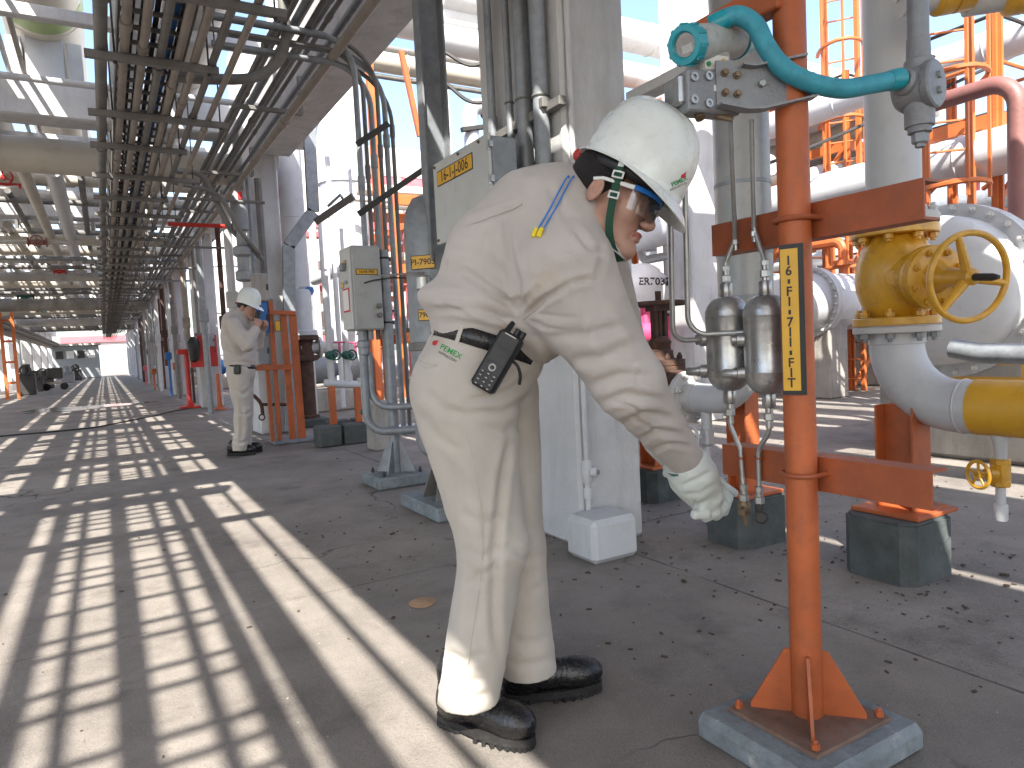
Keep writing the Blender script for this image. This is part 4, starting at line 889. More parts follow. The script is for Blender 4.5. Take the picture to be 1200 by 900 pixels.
# ---- first column: conduits, small block, white conduit
CX0 = 2.03
for i, (px, r, zl) in enumerate(((571, 0.022, 1.9), (592, 0.020, 1.6), (609, 0.040, 1.5), (629, 0.040, 1.5))):
    p = AX(px, 20, CX0-0.05); t = thing('riser_conduit', f'{["leftmost thin", "second, thinnest", "third, thick", "fourth, thick rightmost"][i]} grey conduit rising on the first white column', 'conduit', (p.x, p.y, zl), 'conduits rising on the first column')
    b = MB(); b.tube([(p.x, p.y, zl), (p.x, p.y, 3.72)], r, 20); part('tube', b, galv, t)
    z_c = AX(px, 128-4*i, CX0-0.05).z
    if i: b = MB(); b.torus((p.x, p.y, z_c), (0, 0, 1), r+0.002, 0.006, 22, 6); part('clamp', b, galv_dark, t)
    else:
        b = MB(); b.lathe([(r*1.25, 0), (r*1.35, 0.01), (r*1.35, 0.10), (r*1.25, 0.11)], (p.x, p.y, AX(571, 165, CX0-0.05).z), (0, 0, 1), 18); part('union', b, galv, t)
pz = AX(640, 118, CX0-0.05)
b = MB(); b.box((CX0-0.03, 3.2, pz.z-0.03), (0.045, 0.75, 0.045), bev=0.003); b.box((CX0-0.02, 2.95, pz.z-0.01), (0.12, 0.045, 0.05), bev=0.003)
single('conduit_strut', b, galv_dark, 'grey strut clamping the thick conduits to the first white column', 'bracket')
# white conduit on the corner and the block it stands on
b = MB(); b.box((2.06, 2.745, 0.105), (0.28, 0.24, 0.21), bev=0.026)
single('concrete_block', b, white_conc, 'small white painted block at the foot of the first column', 'concrete block')
wx, wy = 2.07, 2.86
t = thing('white_conduit', 'thin white conduit rising from the small white block up the column', 'conduit', (wx, wy, 0.2))
b = MB(); b.tube([(wx, wy, 0.2), (wx, wy, 3.7)], 0.0145, 14); part('tube', b, white_conc, t)
b = MB(); b.lathe([(0.02, 0), (0.024, 0.01), (0.024, 0.05), (0.02, 0.06)], (wx, wy, 0.26), (0, 0, 1), 16); b.lathe([(0.02, 0), (0.026, 0.01), (0.03, 0.06), (0.026, 0.11), (0.02, 0.12)], (wx, wy, 0.34), (0, 0, 1), 16)
b.lathe([(0.026, 0), (0.026, 0.03), (0.02, 0.034)], (wx+0.01, wy-0.02, 0.40), (0.6, -0.8, 0), 16); part('seal_fitting', b, white_conc, t)
b = MB(); b.lathe([(0.012, 0.034), (0.012, 0.042)], (wx+0.01, wy-0.02, 0.40), (0.6, -0.8, 0), 12); part('plug', b, galv, t)

# ---- panel 16-1-J-006
XP = 1.72
c = [AX(*p, XP) for p in ((509, 205), (575, 168), (577, 258), (515, 290))]
ya, yb = min(q.y for q in c)+0.01, max(q.y for q in c)-0.02; z1_, z0_ = 2.10, 1.665
t = thing('junction_panel', 'light grey junction box with yellow tag on the first column', 'junction box', (XP+0.1, (ya+yb)/2, z0_))
b = MB(); b.box((XP+0.08, (ya+yb)/2, (z0_+z1_)/2), (0.15, yb-ya, z1_-z0_), bev=0.006); part('enclosure', b, galv, t)
b = MB(); b.box((XP-0.004, (ya+yb)/2, (z0_+z1_)/2), (0.016, yb-ya+0.02, z1_-z0_+0.02), bev=0.004); dr = part('door', b, box_light, t)
for zz_ in (z0_+0.05, z1_-0.05, (z0_+z1_)/2):
    b = MB(); b.tube([(XP-0.012, ya-0.006, zz_-0.025), (XP-0.012, ya-0.006, zz_+0.025)], 0.009, 10); b.box((XP-0.008, ya-0.015, zz_), (0.02, 0.03, 0.03)); part('hinge', b, steel, t)
me = bolt_mesh(0.009, 0.012)
for yy in (ya+0.09, (ya+yb)/2, yb-0.02):
    for zz_ in (z0_+0.012, z1_-0.012): inst('cover_bolt', me, brass_dirty, t, mat_axes((XP-0.011, yy, zz_), (-1, 0, 0)))
def tag(parent, c, xd, yd, w, h, txt, size, border=0.006, face=sign_yellow):
    xd = Vector(xd).normalized(); yd = Vector(yd).normalized(); n = xd.cross(yd); c = Vector(c)
    b = MB(); b.obox(c+n*0.001, (xd, yd, n), (w, h, 0.002)); p = part('tag', b, ink, parent)
    b = MB(); b.obox(c+n*0.0024, (xd, yd, n), (w-2*border, h-2*border, 0.0012)); part('tag_face', b, face, p)
    if txt: part('tag_lettering', text_mb(txt, size, c+n*0.0034, xd, yd, 0.0003, bold=0.0008), ink, p)
tag(t, (XP-0.0125, (ya+yb)/2+0.06, z1_-0.085), (0, -1, 0), (0, 0, 1), 0.44, 0.085, '16-1-J-006', 0.082)
# vertical steel channel carrying it
q = AX(504, 110, 1.86)
b = MB(); b.box((q.x, q.y, 2.65), (0.17, 0.012, 2.1)); b.box((q.x-0.079, q.y-0.04, 2.65), (0.012, 0.07, 2.1)); b.box((q.x+0.079, q.y-0.04, 2.65), (0.012, 0.07, 2.1))
single('steel_channel', b, galv, 'tall grey steel channel beside the first column', 'steel channel')
# grey rounded enclosure PI-7903 on its own stand
ex, ey = 1.86, 4.15
t = thing('instrument_enclosure', 'tall rounded grey enclosure with yellow tag behind the bending worker', 'enclosure', (ex, ey, 0.30))
b = MB(); b.lathe([(0.02, 0.35), (0.10, 0.36), (0.15, 0.40), (0.17, 0.47), (0.17, 1.82), (0.155, 1.93), (0.11, 2.01), (0.02, 2.05)], (ex, ey, 0), (0, 0, 1), 32); part('shell', b, galv, t)
b = MB(); b.lathe([(0.172, 0), (0.182, 0.004), (0.182, 0.05), (0.172, 0.054)], (ex, ey, 1.05), (0, 0, 1), 32); part('band', b, galv_dark, t)
nrm = (Vector(EYE)-Vector((ex, ey, 1.6))); nrm.z = 0; nrm.normalize(); nrm = (nrm+Vector((-0.35, 0.1, 0))).normalized(); xd = Vector((0, 0, 1)).cross(nrm)
tag(t, Vector((ex, ey, 1.595))+nrm*0.176, xd, (0, 0, 1), 0.155, 0.085, 'PI-7903', 0.052, 0.004)
tag(t, Vector((ex, ey, 1.27))+nrm*0.176, xd, (0, 0, 1), 0.10, 0.07, '7903', 0.045, 0.004)
b = MB(); b.lathe([(0.03, 0), (0.045, 0.01), (0.045, 0.08), (0.03, 0.09)], Vector((ex, ey, 1.42))+nrm*0.19, (0, 0, 1), 14); b.tube([Vector((ex, ey, 1.46))+nrm*0.10, Vector((ex, ey, 1.46))+nrm*0.2], 0.02, 10); b.tube([Vector((ex, ey, 1.53))+nrm*0.19, Vector((ex, ey, 1.53))+nrm*0.19-xd*0.35], 0.006, 8); part('gauge_tap', b, steel, t)
b = MB(); b.prism([(ex-0.12, ey-0.12, 0.08), (ex+0.12, ey-0.12, 0.08), (ex+0.04, ey-0.04, 0.36), (ex-0.04, ey-0.04, 0.36)], (0, 0.012, 0)); b.prism([(ex-0.12, ey+0.1, 0.08), (ex+0.12, ey+0.1, 0.08), (ex+0.04, ey+0.04, 0.36), (ex-0.04, ey+0.04, 0.36)], (0, 0.012, 0)); b.tube([(ex, ey, 0.08), (ex, ey, 0.4)], 0.05, 14); part('leg', b, galv_dark, t)
b = MB(); b.box((ex+0.02, ey+0.02, 0.045), (0.42, 0.62, 0.09), bev=0.012); single('concrete_pad', b, pad_mat, 'flat grey pad under the rounded enclosure behind the bending worker', 'pad')

# ---- control box on its post
t = thing('control_station', 'grey push button box on a gusseted post behind the bending worker', 'control station', (1.94, 5.2, 0.1))
b = MB(); b.tube([(1.94, 5.25, 0.09), (1.94, 5.25, 1.84)], 0.042, 20); part('post', b, galv, t)
for a in (R(45), R(135), R(225), R(315)):
    d = Vector((math.cos(a), math.sin(a), 0)); w = Vector((-d.y, d.x, 0))*0.005; o = Vector((1.94, 5.25, 0.1))
    b = MB(); b.prism([o+d*0.04-w, o+d*0.16-w, o+d*0.16+Vector((0, 0, 0.012))-w, o+d*0.06+Vector((0, 0, 0.24))-w, o+d*0.04+Vector((0, 0, 0.24))-w], w*2); part('gusset', b, galv, t)
for sx, sy in ((-1, -1), (1, -1), (1, 1), (-1, 1)): inst('anchor_bolt', bolt_mesh(0.014, 0.045), dark_steel, t, Matrix.Translation((1.94+sx*0.15, 5.25+sy*0.13, 0.088)))
bx0, bx1, by0, by1, bz0, bz1 = 1.655, 1.885, 5.17, 5.42, 1.225, 1.865
b = MB(); b.box(((bx0+bx1)/2, (by0+by1)/2, (bz0+bz1)/2), (bx1-bx0, by1-by0, bz1-bz0), bev=0.012); bx_ = part('enclosure', b, box_grey, t)
b = MB(); b.box((bx0-0.008, (by0+by1)/2, (bz0+bz1)/2), (0.016, by1-by0-0.01, bz1-bz0-0.02), bev=0.004); part('door', b, box_light, t)
b = MB(); b.obox((bx0-0.018, 5.295, 1.46), ((0, 1, 0), (0, 0, 1), (1, 0, 0)), (0.16, 0.18, 0.003)); part('notice_border', b, red_ink, t)
b = MB(); b.obox((bx0-0.0205, 5.295, 1.46), ((0, 1, 0), (0, 0, 1), (1, 0, 0)), (0.135, 0.155, 0.002)); part('notice', b, white_ink, t)
for zz_, yy in ((1.74, 5.28), (1.58, 5.37)): tag(t, (bx0-0.017, yy, zz_), (0, -1, 0), (0, 0, 1), 0.07, 0.045, None, 0.01, 0.004)
b = MB(); b.box((bx0-0.035, 5.28, 1.71), (0.04, 0.06, 0.06), bev=0.006); part('button_guard', b, galv, t)
for yy in (5.25, 5.29):
    b = MB(); b.lathe([(0.012, 0), (0.012, 0.012), (0.008, 0.016)], (bx0-0.016, yy, 1.595), (-1, 0, 0), 12); part('push_button', b, steel, t)
tag(t, ((bx0+bx1)/2+0.0, by0-0.001, 1.665), (1, 0, 0), (0, 0, 1), 0.17, 0.045, '16-HS-7903', 0.026, 0.005)
for zz_ in (1.405, 1.335):
    b = MB(); b.lathe([(0.02, 0), (0.02, 0.03), (0.012, 0.036)], (bx1-0.035, by0, zz_), (0, -1, 0), 12); part('cable_gland', b, galv_dark, t)
b = MB(); b.tube([(bx0+0.09, by0-0.004, 1.58), (bx0+0.16, by0-0.02, 1.60), (1.96, 5.17, 1.62), (2.1, 4.5, 1.55)], 0.006, 8); part('stay_rod', b, dark_steel, t)
for zz_, l_ in ((1.78, 0.0), (1.28, 0.0)):
    b = MB(); b.torus((1.94, 5.25, zz_), (0, 0, 1), 0.045, 0.008, 20, 6); b.box((1.94, 5.30, zz_), (0.14, 0.05, 0.03)); part('post_clamp', b, dark_steel, t)
b = MB(); b.lathe([(0.035, 0), (0.045, 0.01), (0.045, 0.06), (0.05, 0.065), (0.05, 0.11), (0.04, 0.12), (0.04, 0.2)], (1.75, 5.29, 1.03), (0, 0, 1), 16); part('gland_stack', b, galv, t)
for k, (rr, ze) in enumerate(((0.032, 0.43), (0.026, 0.62))):
    b = MB(); b.tube(fillet([(1.74+0.05*k, 5.29, 1.05), (1.74+0.05*k, 5.29, ze), (2.12, 5.10-0.1*k, ze)], 0.14, 8), rr, 14); part('conduit_drop', b, galv, t)
b = MB(); b.box((1.94, 5.25, 0.047), (0.44, 0.40, 0.094), bev=0.015); single('concrete_pad', b, pad_mat, 'small grey pad bolted under the control box post', 'pad')

# ---- valve line at the right
VX, VY, VR = 2.99, 1.80, 0.108
ln = thing('riser_pipe', 'white vertical pipe with elbow and yellow band through the yellow valve', 'pipe', (VX, VY, 0.6))
zc_, er = 0.722, 0.262
b = MB(); b.tube([(VX, VY, zc_+er+0.0)] + [(VX, VY-er+er*math.cos(t_), zc_+er-er*math.sin(t_)) for t_ in np.linspace(0, math.pi/2, 14)] + [(VX, VY-er-0.02, zc_)], VR, 36, caps=False); part('elbow', b, white_pipe, ln)
b = MB(); b.tube([(VX, VY-er-0.02, zc_), (VX, -4, zc_)], VR, 36); part('run', b, white_pipe, ln)
b = MB(); b.tube([(VX, VY-er-0.065, zc_), (VX, VY-er-0.29, zc_)], VR+0.0025, 36); part('colour_band', b, yellow_band, ln)
b = MB(); b.torus((VX, VY-er-0.02, zc_), (0, 1, 0), VR, 0.005, 32, 6); part('weld', b, white_pipe, ln)
b = MB(); b.torus((VX, VY, zc_+er), (0, 0, 1), VR, 0.005, 32, 6); part('weld', b, white_pipe, ln)
b = MB(); b.tube([(VX, VY, 1.50), (VX, VY, 6.5)], VR, 36); part('riser', b, white_pipe, ln)
FR = 0.172
def flange(parent, z0, z1, m, hub=None, nm='flange'):
    b = MB(); b.lathe([(VR, z0), (FR-0.004, z0), (FR, z0+0.004), (FR, z1-0.004), (FR-0.004, z1), (VR, z1)], (VX, VY, 0), (0, 0, 1), 40)
    if hub: b.lathe([(VR+0.03, hub[0]), (VR+0.001, hub[1])], (VX, VY, 0), (0, 0, 1), 36)
    return part(nm, b, m, parent)
zl0, zl1, zl2 = 1.030, 1.062, 1.098      # lower pair
zu0, zu1, zu2 = 1.445, 1.485, 1.530      # upper pair
fl = flange(ln, zl0, zl1-0.004, white_rusty); bolts(fl, cast_grey, (VX, VY, zl0), (0, 0, -1), 0.145, 8, 0.019, 0.034)
b = MB(); b.tube([(VX, VY, zc_+er), (VX, VY, zl0+0.005)], VR+0.006, 36); part('weld_neck', b, white_pipe, ln)
fu = flange(ln, zu1+0.004, zu2, white_rusty, (zu2, zu2+0.06)); bolts(fu, white_rusty, (VX, VY, zu2), (0, 0, 1), 0.145, 8, 0.019, 0.036)
gv = thing('gate_valve', 'yellow flanged gate valve with horizontal bonnet and big handwheel', 'valve', (VX, VY, zl1))
f1 = flange(gv, zl1, zl2, yellow); bolts(f1, yellow, (VX, VY, zl2), (0, 0, 1), 0.145, 8, 0.019, 0.034)
f2 = flange(gv, zu0, zu1, yellow); bolts(f2, yellow, (VX, VY, zu0), (0, 0, -1), 0.145, 8, 0.019, 0.030)
b = MB(); b.lathe([(0.10, zl2-0.01), (0.118, zl2+0.02), (0.140, zl2+0.07), (0.155, zl2+0.12), (0.158, (zl2+zu0)/2), (0.155, zu0-0.12), (0.140, zu0-0.07), (0.118, zu0-0.02), (0.10, zu0+0.01)], (VX, VY, 0), (0, 0, 1), 40); part('body', b, yellow, gv)
zm = (zl2+zu0)/2
b = MB(); b.lathe([(0.025, 0), (0.03, 0.006), (0.03, 0.010), (0.012, 0.011)], (VX-0.135, VY-0.075, zm-0.01), (-0.87, -0.48, 0), 20); part('boss', b, yellow, gv)
bd = Vector((-0.36, -0.93, -0.10)).normalized(); o = Vector((VX, VY, zm))
b = MB(); b.tube([o+bd*0.08, o+bd*0.19], [0.125, 0.085], 28, flat=1.0); part('neck', b, yellow, gv)
b = MB(); b.lathe([(0.08, 0.185), (0.125, 0.185), (0.128, 0.19), (0.128, 0.21), (0.125, 0.213), (0.128, 0.216), (0.128, 0.236), (0.122, 0.24), (0.06, 0.24)], o, bd, 28); bn = part('bonnet_flange', b, yellow, gv); bolts(bn, yellow, o+bd*0.24, bd, 0.104, 8, 0.014, 0.022)
b = MB(); b.tube([o+bd*0.235, o+bd*0.25, o+bd*0.29, o+bd*0.39], [0.07, 0.062, 0.04, 0.03], 20); part('bonnet', b, yellow, gv)
wc = o+bd*0.40
x_, y_, _ = frame(bd, (0, 0, 1))
b = MB(); b.torus(wc, bd, 0.165, 0.0125, 48, 10)
for k in range(3):
    a = 2*math.pi*k/3+0.35; d = x_*math.cos(a)+y_*math.sin(a)
    b.tube([wc+d*0.02, wc+d*0.09, wc+d*0.16], [0.021, 0.017, 0.013], 10)
b.lathe([(0.02, -0.03), (0.032, -0.02), (0.032, 0.02), (0.02, 0.03)], wc, bd, 20); part('handwheel', b, yellow, gv)
b = MB(); b.tube([wc, wc+bd*0.11], 0.014, 14); b.tube([wc+bd*0.11, wc+bd*0.135], [0.014, 0.008], 14); part('stem', b, dark_steel, gv)
# drain valve under the run
dv = thing('drain_valve', 'small yellow drain valve with handwheel under the banded pipe', 'valve', (VX, VY-er-0.15, 0.3))
dx, dy = VX, VY-er-0.145
b = MB(); b.tube([(dx, dy, zc_-VR+0.01), (dx, dy, zc_-VR-0.03), (dx, dy, zc_-VR-0.10)], [0.04, 0.024, 0.022], 16); part('nozzle', b, white_pipe, dv)
zq = zc_-VR-0.145
b = MB(); b.box((dx, dy, zq), (0.06, 0.06, 0.10), bev=0.012); b.lathe([(0.032, -0.055), (0.036, -0.05), (0.036, -0.035), (0.03, -0.03), (0.03, 0.03), (0.036, 0.035), (0.036, 0.05), (0.032, 0.055)], (dx, dy, zq), (0, 0, 1), 8)
wd = Vector((-0.75, 0.35, 0)).normalized(); wd = Vector((-0.55, 0.2, 0)).normalized()
b.tube([(dx, dy, zq), Vector((dx, dy, zq))+wd*0.06], 0.024, 12); b.tube([Vector((dx, dy, zq))+wd*0.05, Vector((dx, dy, zq))+wd*0.11], 0.010, 10); part('body', b, yellow, dv)
wc = Vector((dx, dy, zq))+wd*0.10; x_, y_, _ = frame(wd, (0, 0, 1)); b = MB(); b.torus(wc, wd, 0.052, 0.007, 28, 8)
for k in range(5):
    a = 2*math.pi*k/5; d = x_*math.cos(a)+y_*math.sin(a); b.tube([wc, wc+d*0.05], 0.0055, 8)
b.lathe([(0.016, -0.01), (0.016, 0.01)], wc, wd, 12); part('handwheel', b, yellow, dv)
b = MB(); b.tube([(dx, dy, zq-0.05), (dx, dy, zq-0.13)], 0.018, 14); b.lathe([(0.022, -0.19), (0.025, -0.185), (0.025, -0.13), (0.022, -0.125)], (dx, dy, zq), (0, 0, 1), 14); part('nipple', b, white_pipe, dv)

# ---- pipe supports on dark concrete blocks
def block_support(x, y, w, d, h, zpost, label1, label2, pw=0.15, postdx=0.0, plate_s=0.30):
    b = MB(); c_ = 0.05
    poly = [(x-w/2+c_, y-d/2), (x+w/2-c_, y-d/2), (x+w/2, y-d/2+c_), (x+w/2, y+d/2-c_), (x+w/2-c_, y+d/2), (x-w/2+c_, y+d/2), (x-w/2, y+d/2-c_), (x-w/2, y-d/2+c_)]
    b.prism([(p[0], p[1], -0.01) for p in poly], (0, 0, h)); b.prism([(x+(p[0]-x)*0.94, y+(p[1]-y)*0.94, h-0.012) for p in poly], (0, 0, 0.014))
    single('concrete_block', b, plinth, label1, 'concrete block')
    t = thing('pipe_support', label2, 'pipe support', (x, y, h))
    b = MB(); b.box((x+postdx, y, h+0.012), (plate_s, plate_s, 0.018), bev=0.003); part('base_plate', b, orange, t)
    b = MB(); z0 = h+0.02; zh = (zpost-z0)
    b.box((x+postdx, y, z0+zh/2), (0.008, pw-0.01, zh)); b.box((x+postdx, y-pw/2, z0+zh/2), (pw*0.8, 0.009, zh)); b.box((x+postdx, y+pw/2, z0+zh/2), (pw*0.8, 0.009, zh))
    part('post', b, orange, t); return t
block_support(2.905, 1.76, 0.34, 0.32, 0.255, 0.72, 'dark chipped concrete block below the yellow valve', 'orange steel post carrying the elbow below the yellow valve', postdx=0.05, pw=0.16)
block_support(2.80, 2.50, 0.34, 0.30, 0.24, 0.80, 'dark concrete block just behind the gloved hand', 'orange steel post behind the seal pots', pw=0.12, plate_s=0.27)
block_support(3.08, 3.5, 0.30, 0.28, 0.21, 0.60, 'dark concrete block right behind the first white column', 'short orange post right behind the first white column', pw=0.14, plate_s=0.24)

# ---- rusty valve, white flanged line and clad riser behind the pots
LX, LY, LZ = 2.67, 2.46, 0.735
ln = thing('flanged_line', 'white flanged pipe joined to the rusty valve behind the worker hand', 'pipe', (LX, LY, LZ))
b = MB(); b.tube([(LX, 2.68, LZ)] + [(LX, LY+0.0-0.2+0.2-0.0 + 0.0 - 0.22*math.sin(t_) + 0.1, LZ+0.22-0.22*math.cos(t_)) for t_ in np.linspace(0, math.pi/2, 10)] + [(LX, LY-0.12, LZ+0.4)], 0.075, 24); part('elbow', b, white_pipe, ln)
b = MB(); b.lathe([(0.075, 0), (0.135, 0), (0.14, 0.004), (0.14, 0.028), (0.135, 0.032), (0.085, 0.034), (0.078, 0.09)], (LX, 2.76, LZ), (0, -1, 0), 30); f_ = part('flange', b, white_rusty, ln); bolts(f_, white_rusty, (LX, 2.728, LZ), (0, -1, 0), 0.113, 8, 0.016, 0.03)
b = MB(); b.tube([(LX, 2.62, LZ-0.06), (LX, 2.62, LZ-0.16)], 0.028, 14); b.box((LX, 2.62, LZ-0.2), (0.06, 0.06, 0.09), bev=0.01); b.tube([(LX, 2.62, LZ-0.25), (LX, 2.62, LZ-0.36)], 0.02, 12); b.tube([(LX, 2.62, LZ-0.2), (LX-0.08, 2.66, LZ-0.2)], 0.014, 10); part('drain_branch', b, white_pipe, ln)
wd = Vector((-0.75, 0.1, 0)).normalized(); wc = Vector((LX-0.08, 2.655, LZ-0.2)); x_, y_, _ = frame(wd, (0, 0, 1)); b = MB(); b.torus(wc, wd, 0.06, 0.008, 26, 8)
for k in range(5):
    a = 2*math.pi*k/5; d = x_*math.cos(a)+y_*math.sin(a); b.tube([wc, wc+d*0.058], 0.006, 8)
part('drain_wheel', b, white_pipe, ln)
rv = thing('rusty_valve', 'dark rusted gate valve with handwheel beyond the worker arm', 'valve', (LX, 3.0, LZ-0.15))
ry = 2.95
b = MB(); b.lathe([(0.10, -0.18), (0.145, -0.178), (0.145, -0.14), (0.09, -0.13), (0.11, 0), (0.09, 0.13), (0.145, 0.14), (0.145, 0.178), (0.10, 0.18)], (LX, ry, LZ), (0, 1, 0), 28); part('body', b, rust, rv)
b = MB(); b.lathe([(0.10, 0.0), (0.11, 0.06), (0.13, 0.13), (0.135, 0.135), (0.135, 0.165), (0.13, 0.168), (0.135, 0.171), (0.135, 0.20), (0.10, 0.205), (0.075, 0.21), (0.07, 0.25)], (LX, ry, LZ), (0, 0, 1), 28); bn = part('bonnet', b, rust, rv); bolts(bn, rust, (LX, ry, LZ+0.203), (0, 0, 1), 0.112, 8, 0.015, 0.03)
b = MB(); b.lathe([(0.072, 0.25), (0.05, 0.26), (0.065, 0.30), (0.04, 0.33)], (LX, ry, LZ), (0, 0, 1), 20); b.box((LX-0.035, ry, LZ+0.39), (0.02, 0.04, 0.20)); b.box((LX+0.035, ry, LZ+0.39), (0.02, 0.04, 0.20)); b.box((LX, ry, LZ+0.485), (0.13, 0.07, 0.03)); part('yoke', b, rust, rv)
b = MB(); b.torus((LX, ry, LZ+0.51), (0, 0, 1), 0.15, 0.013, 32, 8)
for k in range(4):
    a = math.pi*k/2+0.4; b.tube([(LX, ry, LZ+0.51), (LX+0.15*math.cos(a), ry+0.15*math.sin(a), LZ+0.51)], 0.009, 8)
part('handwheel', b, rust, rv)
b = MB(); b.tube([(LX, ry, LZ+0.3), (LX, ry, LZ+0.58)], 0.017, 12); part('stem', b, rust, rv)
b = MB(); b.tube([(LX, ry+0.18, LZ), (LX, ry+3.2, LZ)], 0.075, 20); part('inlet_pipe', b, white_rusty, rv)
cl = thing('clad_riser', 'grey metal clad vertical pipe behind the seal pots', 'pipe', (LX, LY-0.12, LZ+0.2))
b = MB(); b.tube([(LX, LY-0.12, LZ+0.28), (LX, LY-0.12, 6.5)], 0.128, 36); part('cladding', b, cladding, cl)
for z in (1.22, 1.43, 1.75, 2.65, 3.6):
    b = MB(); b.lathe([(0.1285, 0), (0.1305, 0.001), (0.1305, 0.018), (0.1285, 0.019)], (LX, LY-0.12, z), (0, 0, 1), 36); part('band', b, galv, cl)

# ---- small things on the floor
b = MB(); q = G(495, 707); b.lathe([(0.055, 0.0), (0.056, 0.001), (0.056, 0.005), (0.054, 0.006)], (q.x, q.y, 0.001), (0, 0, 1), 32); single('fibre_disc', b, wood_disc, 'flat tan round disc lying on the concrete', 'disc')
b = MB()
for k in range(900):
    if k < 620: x, y = random.uniform(0.9, 5.0), random.uniform(0.9, 4.5)
    else: x, y = random.uniform(-2.5, 6), random.uniform(1.2, 9)
    if k < 160: a_ = random.uniform(0, 6.28); x = 2.9+random.gauss(0, 0.45); y = 2.2+random.gauss(0, 0.6)
    if 0.6 < x < 1.25 and y < 1.9: continue
    s = random.uniform(0.003, 0.010)*(1.0 if random.random() > 0.06 else 1.8); a_ = random.uniform(0, 6.28)
    b.box((x, y, 0.001+s*0.2), (s*random.uniform(1, 2.6), s, s*0.45), rz=a_, bev=s*0.1)
single('floor_litter', b, litter_mat, 'dry leaf bits and grit scattered over the concrete', 'litter', loc=(0, 0, 0), kind='stuff')
b = MB()
for k in range(500):
    x, y = random.uniform(0.4, 5.0), random.uniform(0.9, 5.5); s = random.uniform(0.002, 0.0055)
    b.box((x, y, s*0.3), (s*random.uniform(1, 1.6), s, s*0.6), rz=random.uniform(0, 6.28), bev=s*0.15)
single('gravel_specks', b, raw_conc, 'pale grit specks scattered over the concrete', 'grit', loc=(0, 0, 0), kind='stuff')

# ================================================================ people
def K(x, y, k): return np.array(AK(x, y, k))
def unit(v): v = np.array(v, float); return v/np.linalg.norm(v)
def bounds(pts, pad): P = np.array(pts); return P.min(0)-pad, P.max(0)+pad

def boot(parent, heel, toe, hgt=0.17, h=0.005, L=0.305):
    heel = np.array(heel); d = unit(np.array(toe)-heel); d[2] = 0; d = unit(d); w = np.array([-d[1], d[0], 0]); up = np.array([0, 0, 1.0]); ax = [d, w, up]
    def W(a, b_, c_): return heel + d*a + w*b_ + up*c_
    def fn(P):
        v = s_ell(P, W(0.245, 0, 0.062), (0.066, 0.050, 0.047), ax)
        v = smin(v, s_ell(P, W(0.165, 0, 0.066), (0.10, 0.043, 0.052), ax), 0.03)
        v = smin(v, s_ell(P, W(0.055, 0, 0.070), (0.060, 0.041, 0.062), ax), 0.03)
        v = smin(v, s_cap(P, W(0.070, 0, 0.09), W(0.062, 0, hgt), 0.052, 0.054), 0.035)
        return np.maximum(v, 0.030-P[:, 2])
    lo, hi = bounds([W(-0.03, -0.08, 0), W(-0.03, 0.08, 0), W(0.34, -0.08, 0), W(0.34, 0.08, hgt+0.08)], 0.02)
    v, f = snet(fn, lo, hi, h); v = np_smooth(v, f, 1, 0.4)
    q = v-heel; a = q@d
    for c_, wd_, am in ((0.175, 0.006, 0.003), (0.190, 0.006, 0.0025), (0.16, 0.005, 0.002), (0.115, 0.004, 0.002)):
        v = v - np_normals(v, f)*(am*np.exp(-((a-c_-0.15*(q[:, 2]-0.07))/wd_)**2)*(q[:, 2] > 0.05))[:, None]
    p = part_np('boot', v, f, leather, parent)
    out = []
    for i in range(36):
        t_ = 2*math.pi*i/36; a_ = 0.150+0.157*math.cos(t_); wd_ = 0.033+0.016*max(0, math.sin(math.pi*min(1, max(0, (a_-0.06)/0.30))))
        if a_ < 0.06: wd_ = 0.037
        out.append(W(a_, wd_*math.sin(t_)/max(0.35, abs(math.sin(t_)))**0.45, 0))
    b = MB(); b.prism([Vector(o)+Vector((0, 0, 0.012)) for o in out], (0, 0, 0.022)); part('sole', b, rubber, p)
    b = MB()
    for i, o in enumerate(out):
        a_ = (o-heel)@d
        if 0.095 < a_ < 0.13: continue
        c_ = W(0.15, 0, 0); q_ = c_+(o-c_)*0.93; dd = unit(o-c_)
        b.obox(Vector(q_)+Vector((0, 0, 0.008)), (Vector(dd), Vector((-dd[1], dd[0], 0)), (0, 0, 1)), (0.018, 0.011, 0.012))
    b.prism([Vector(W(0.15, 0, 0)+(o-W(0.15, 0, 0))*0.86) + Vector((0, 0, 0.004)) for o in out], (0, 0, 0.012))
    part('tread', b, rubber, p)
    # laces
    b = MB()
    for k in range(4):
        a_ = 0.115+0.022*k; zz_ = 0.142-0.013*k
        b.tube([W(a_, -0.026, zz_-0.014), W(a_+0.006, 0, zz_), W(a_, 0.026, zz_-0.014)], 0.003, 6)
    part('lace', b, black, p)
    return p

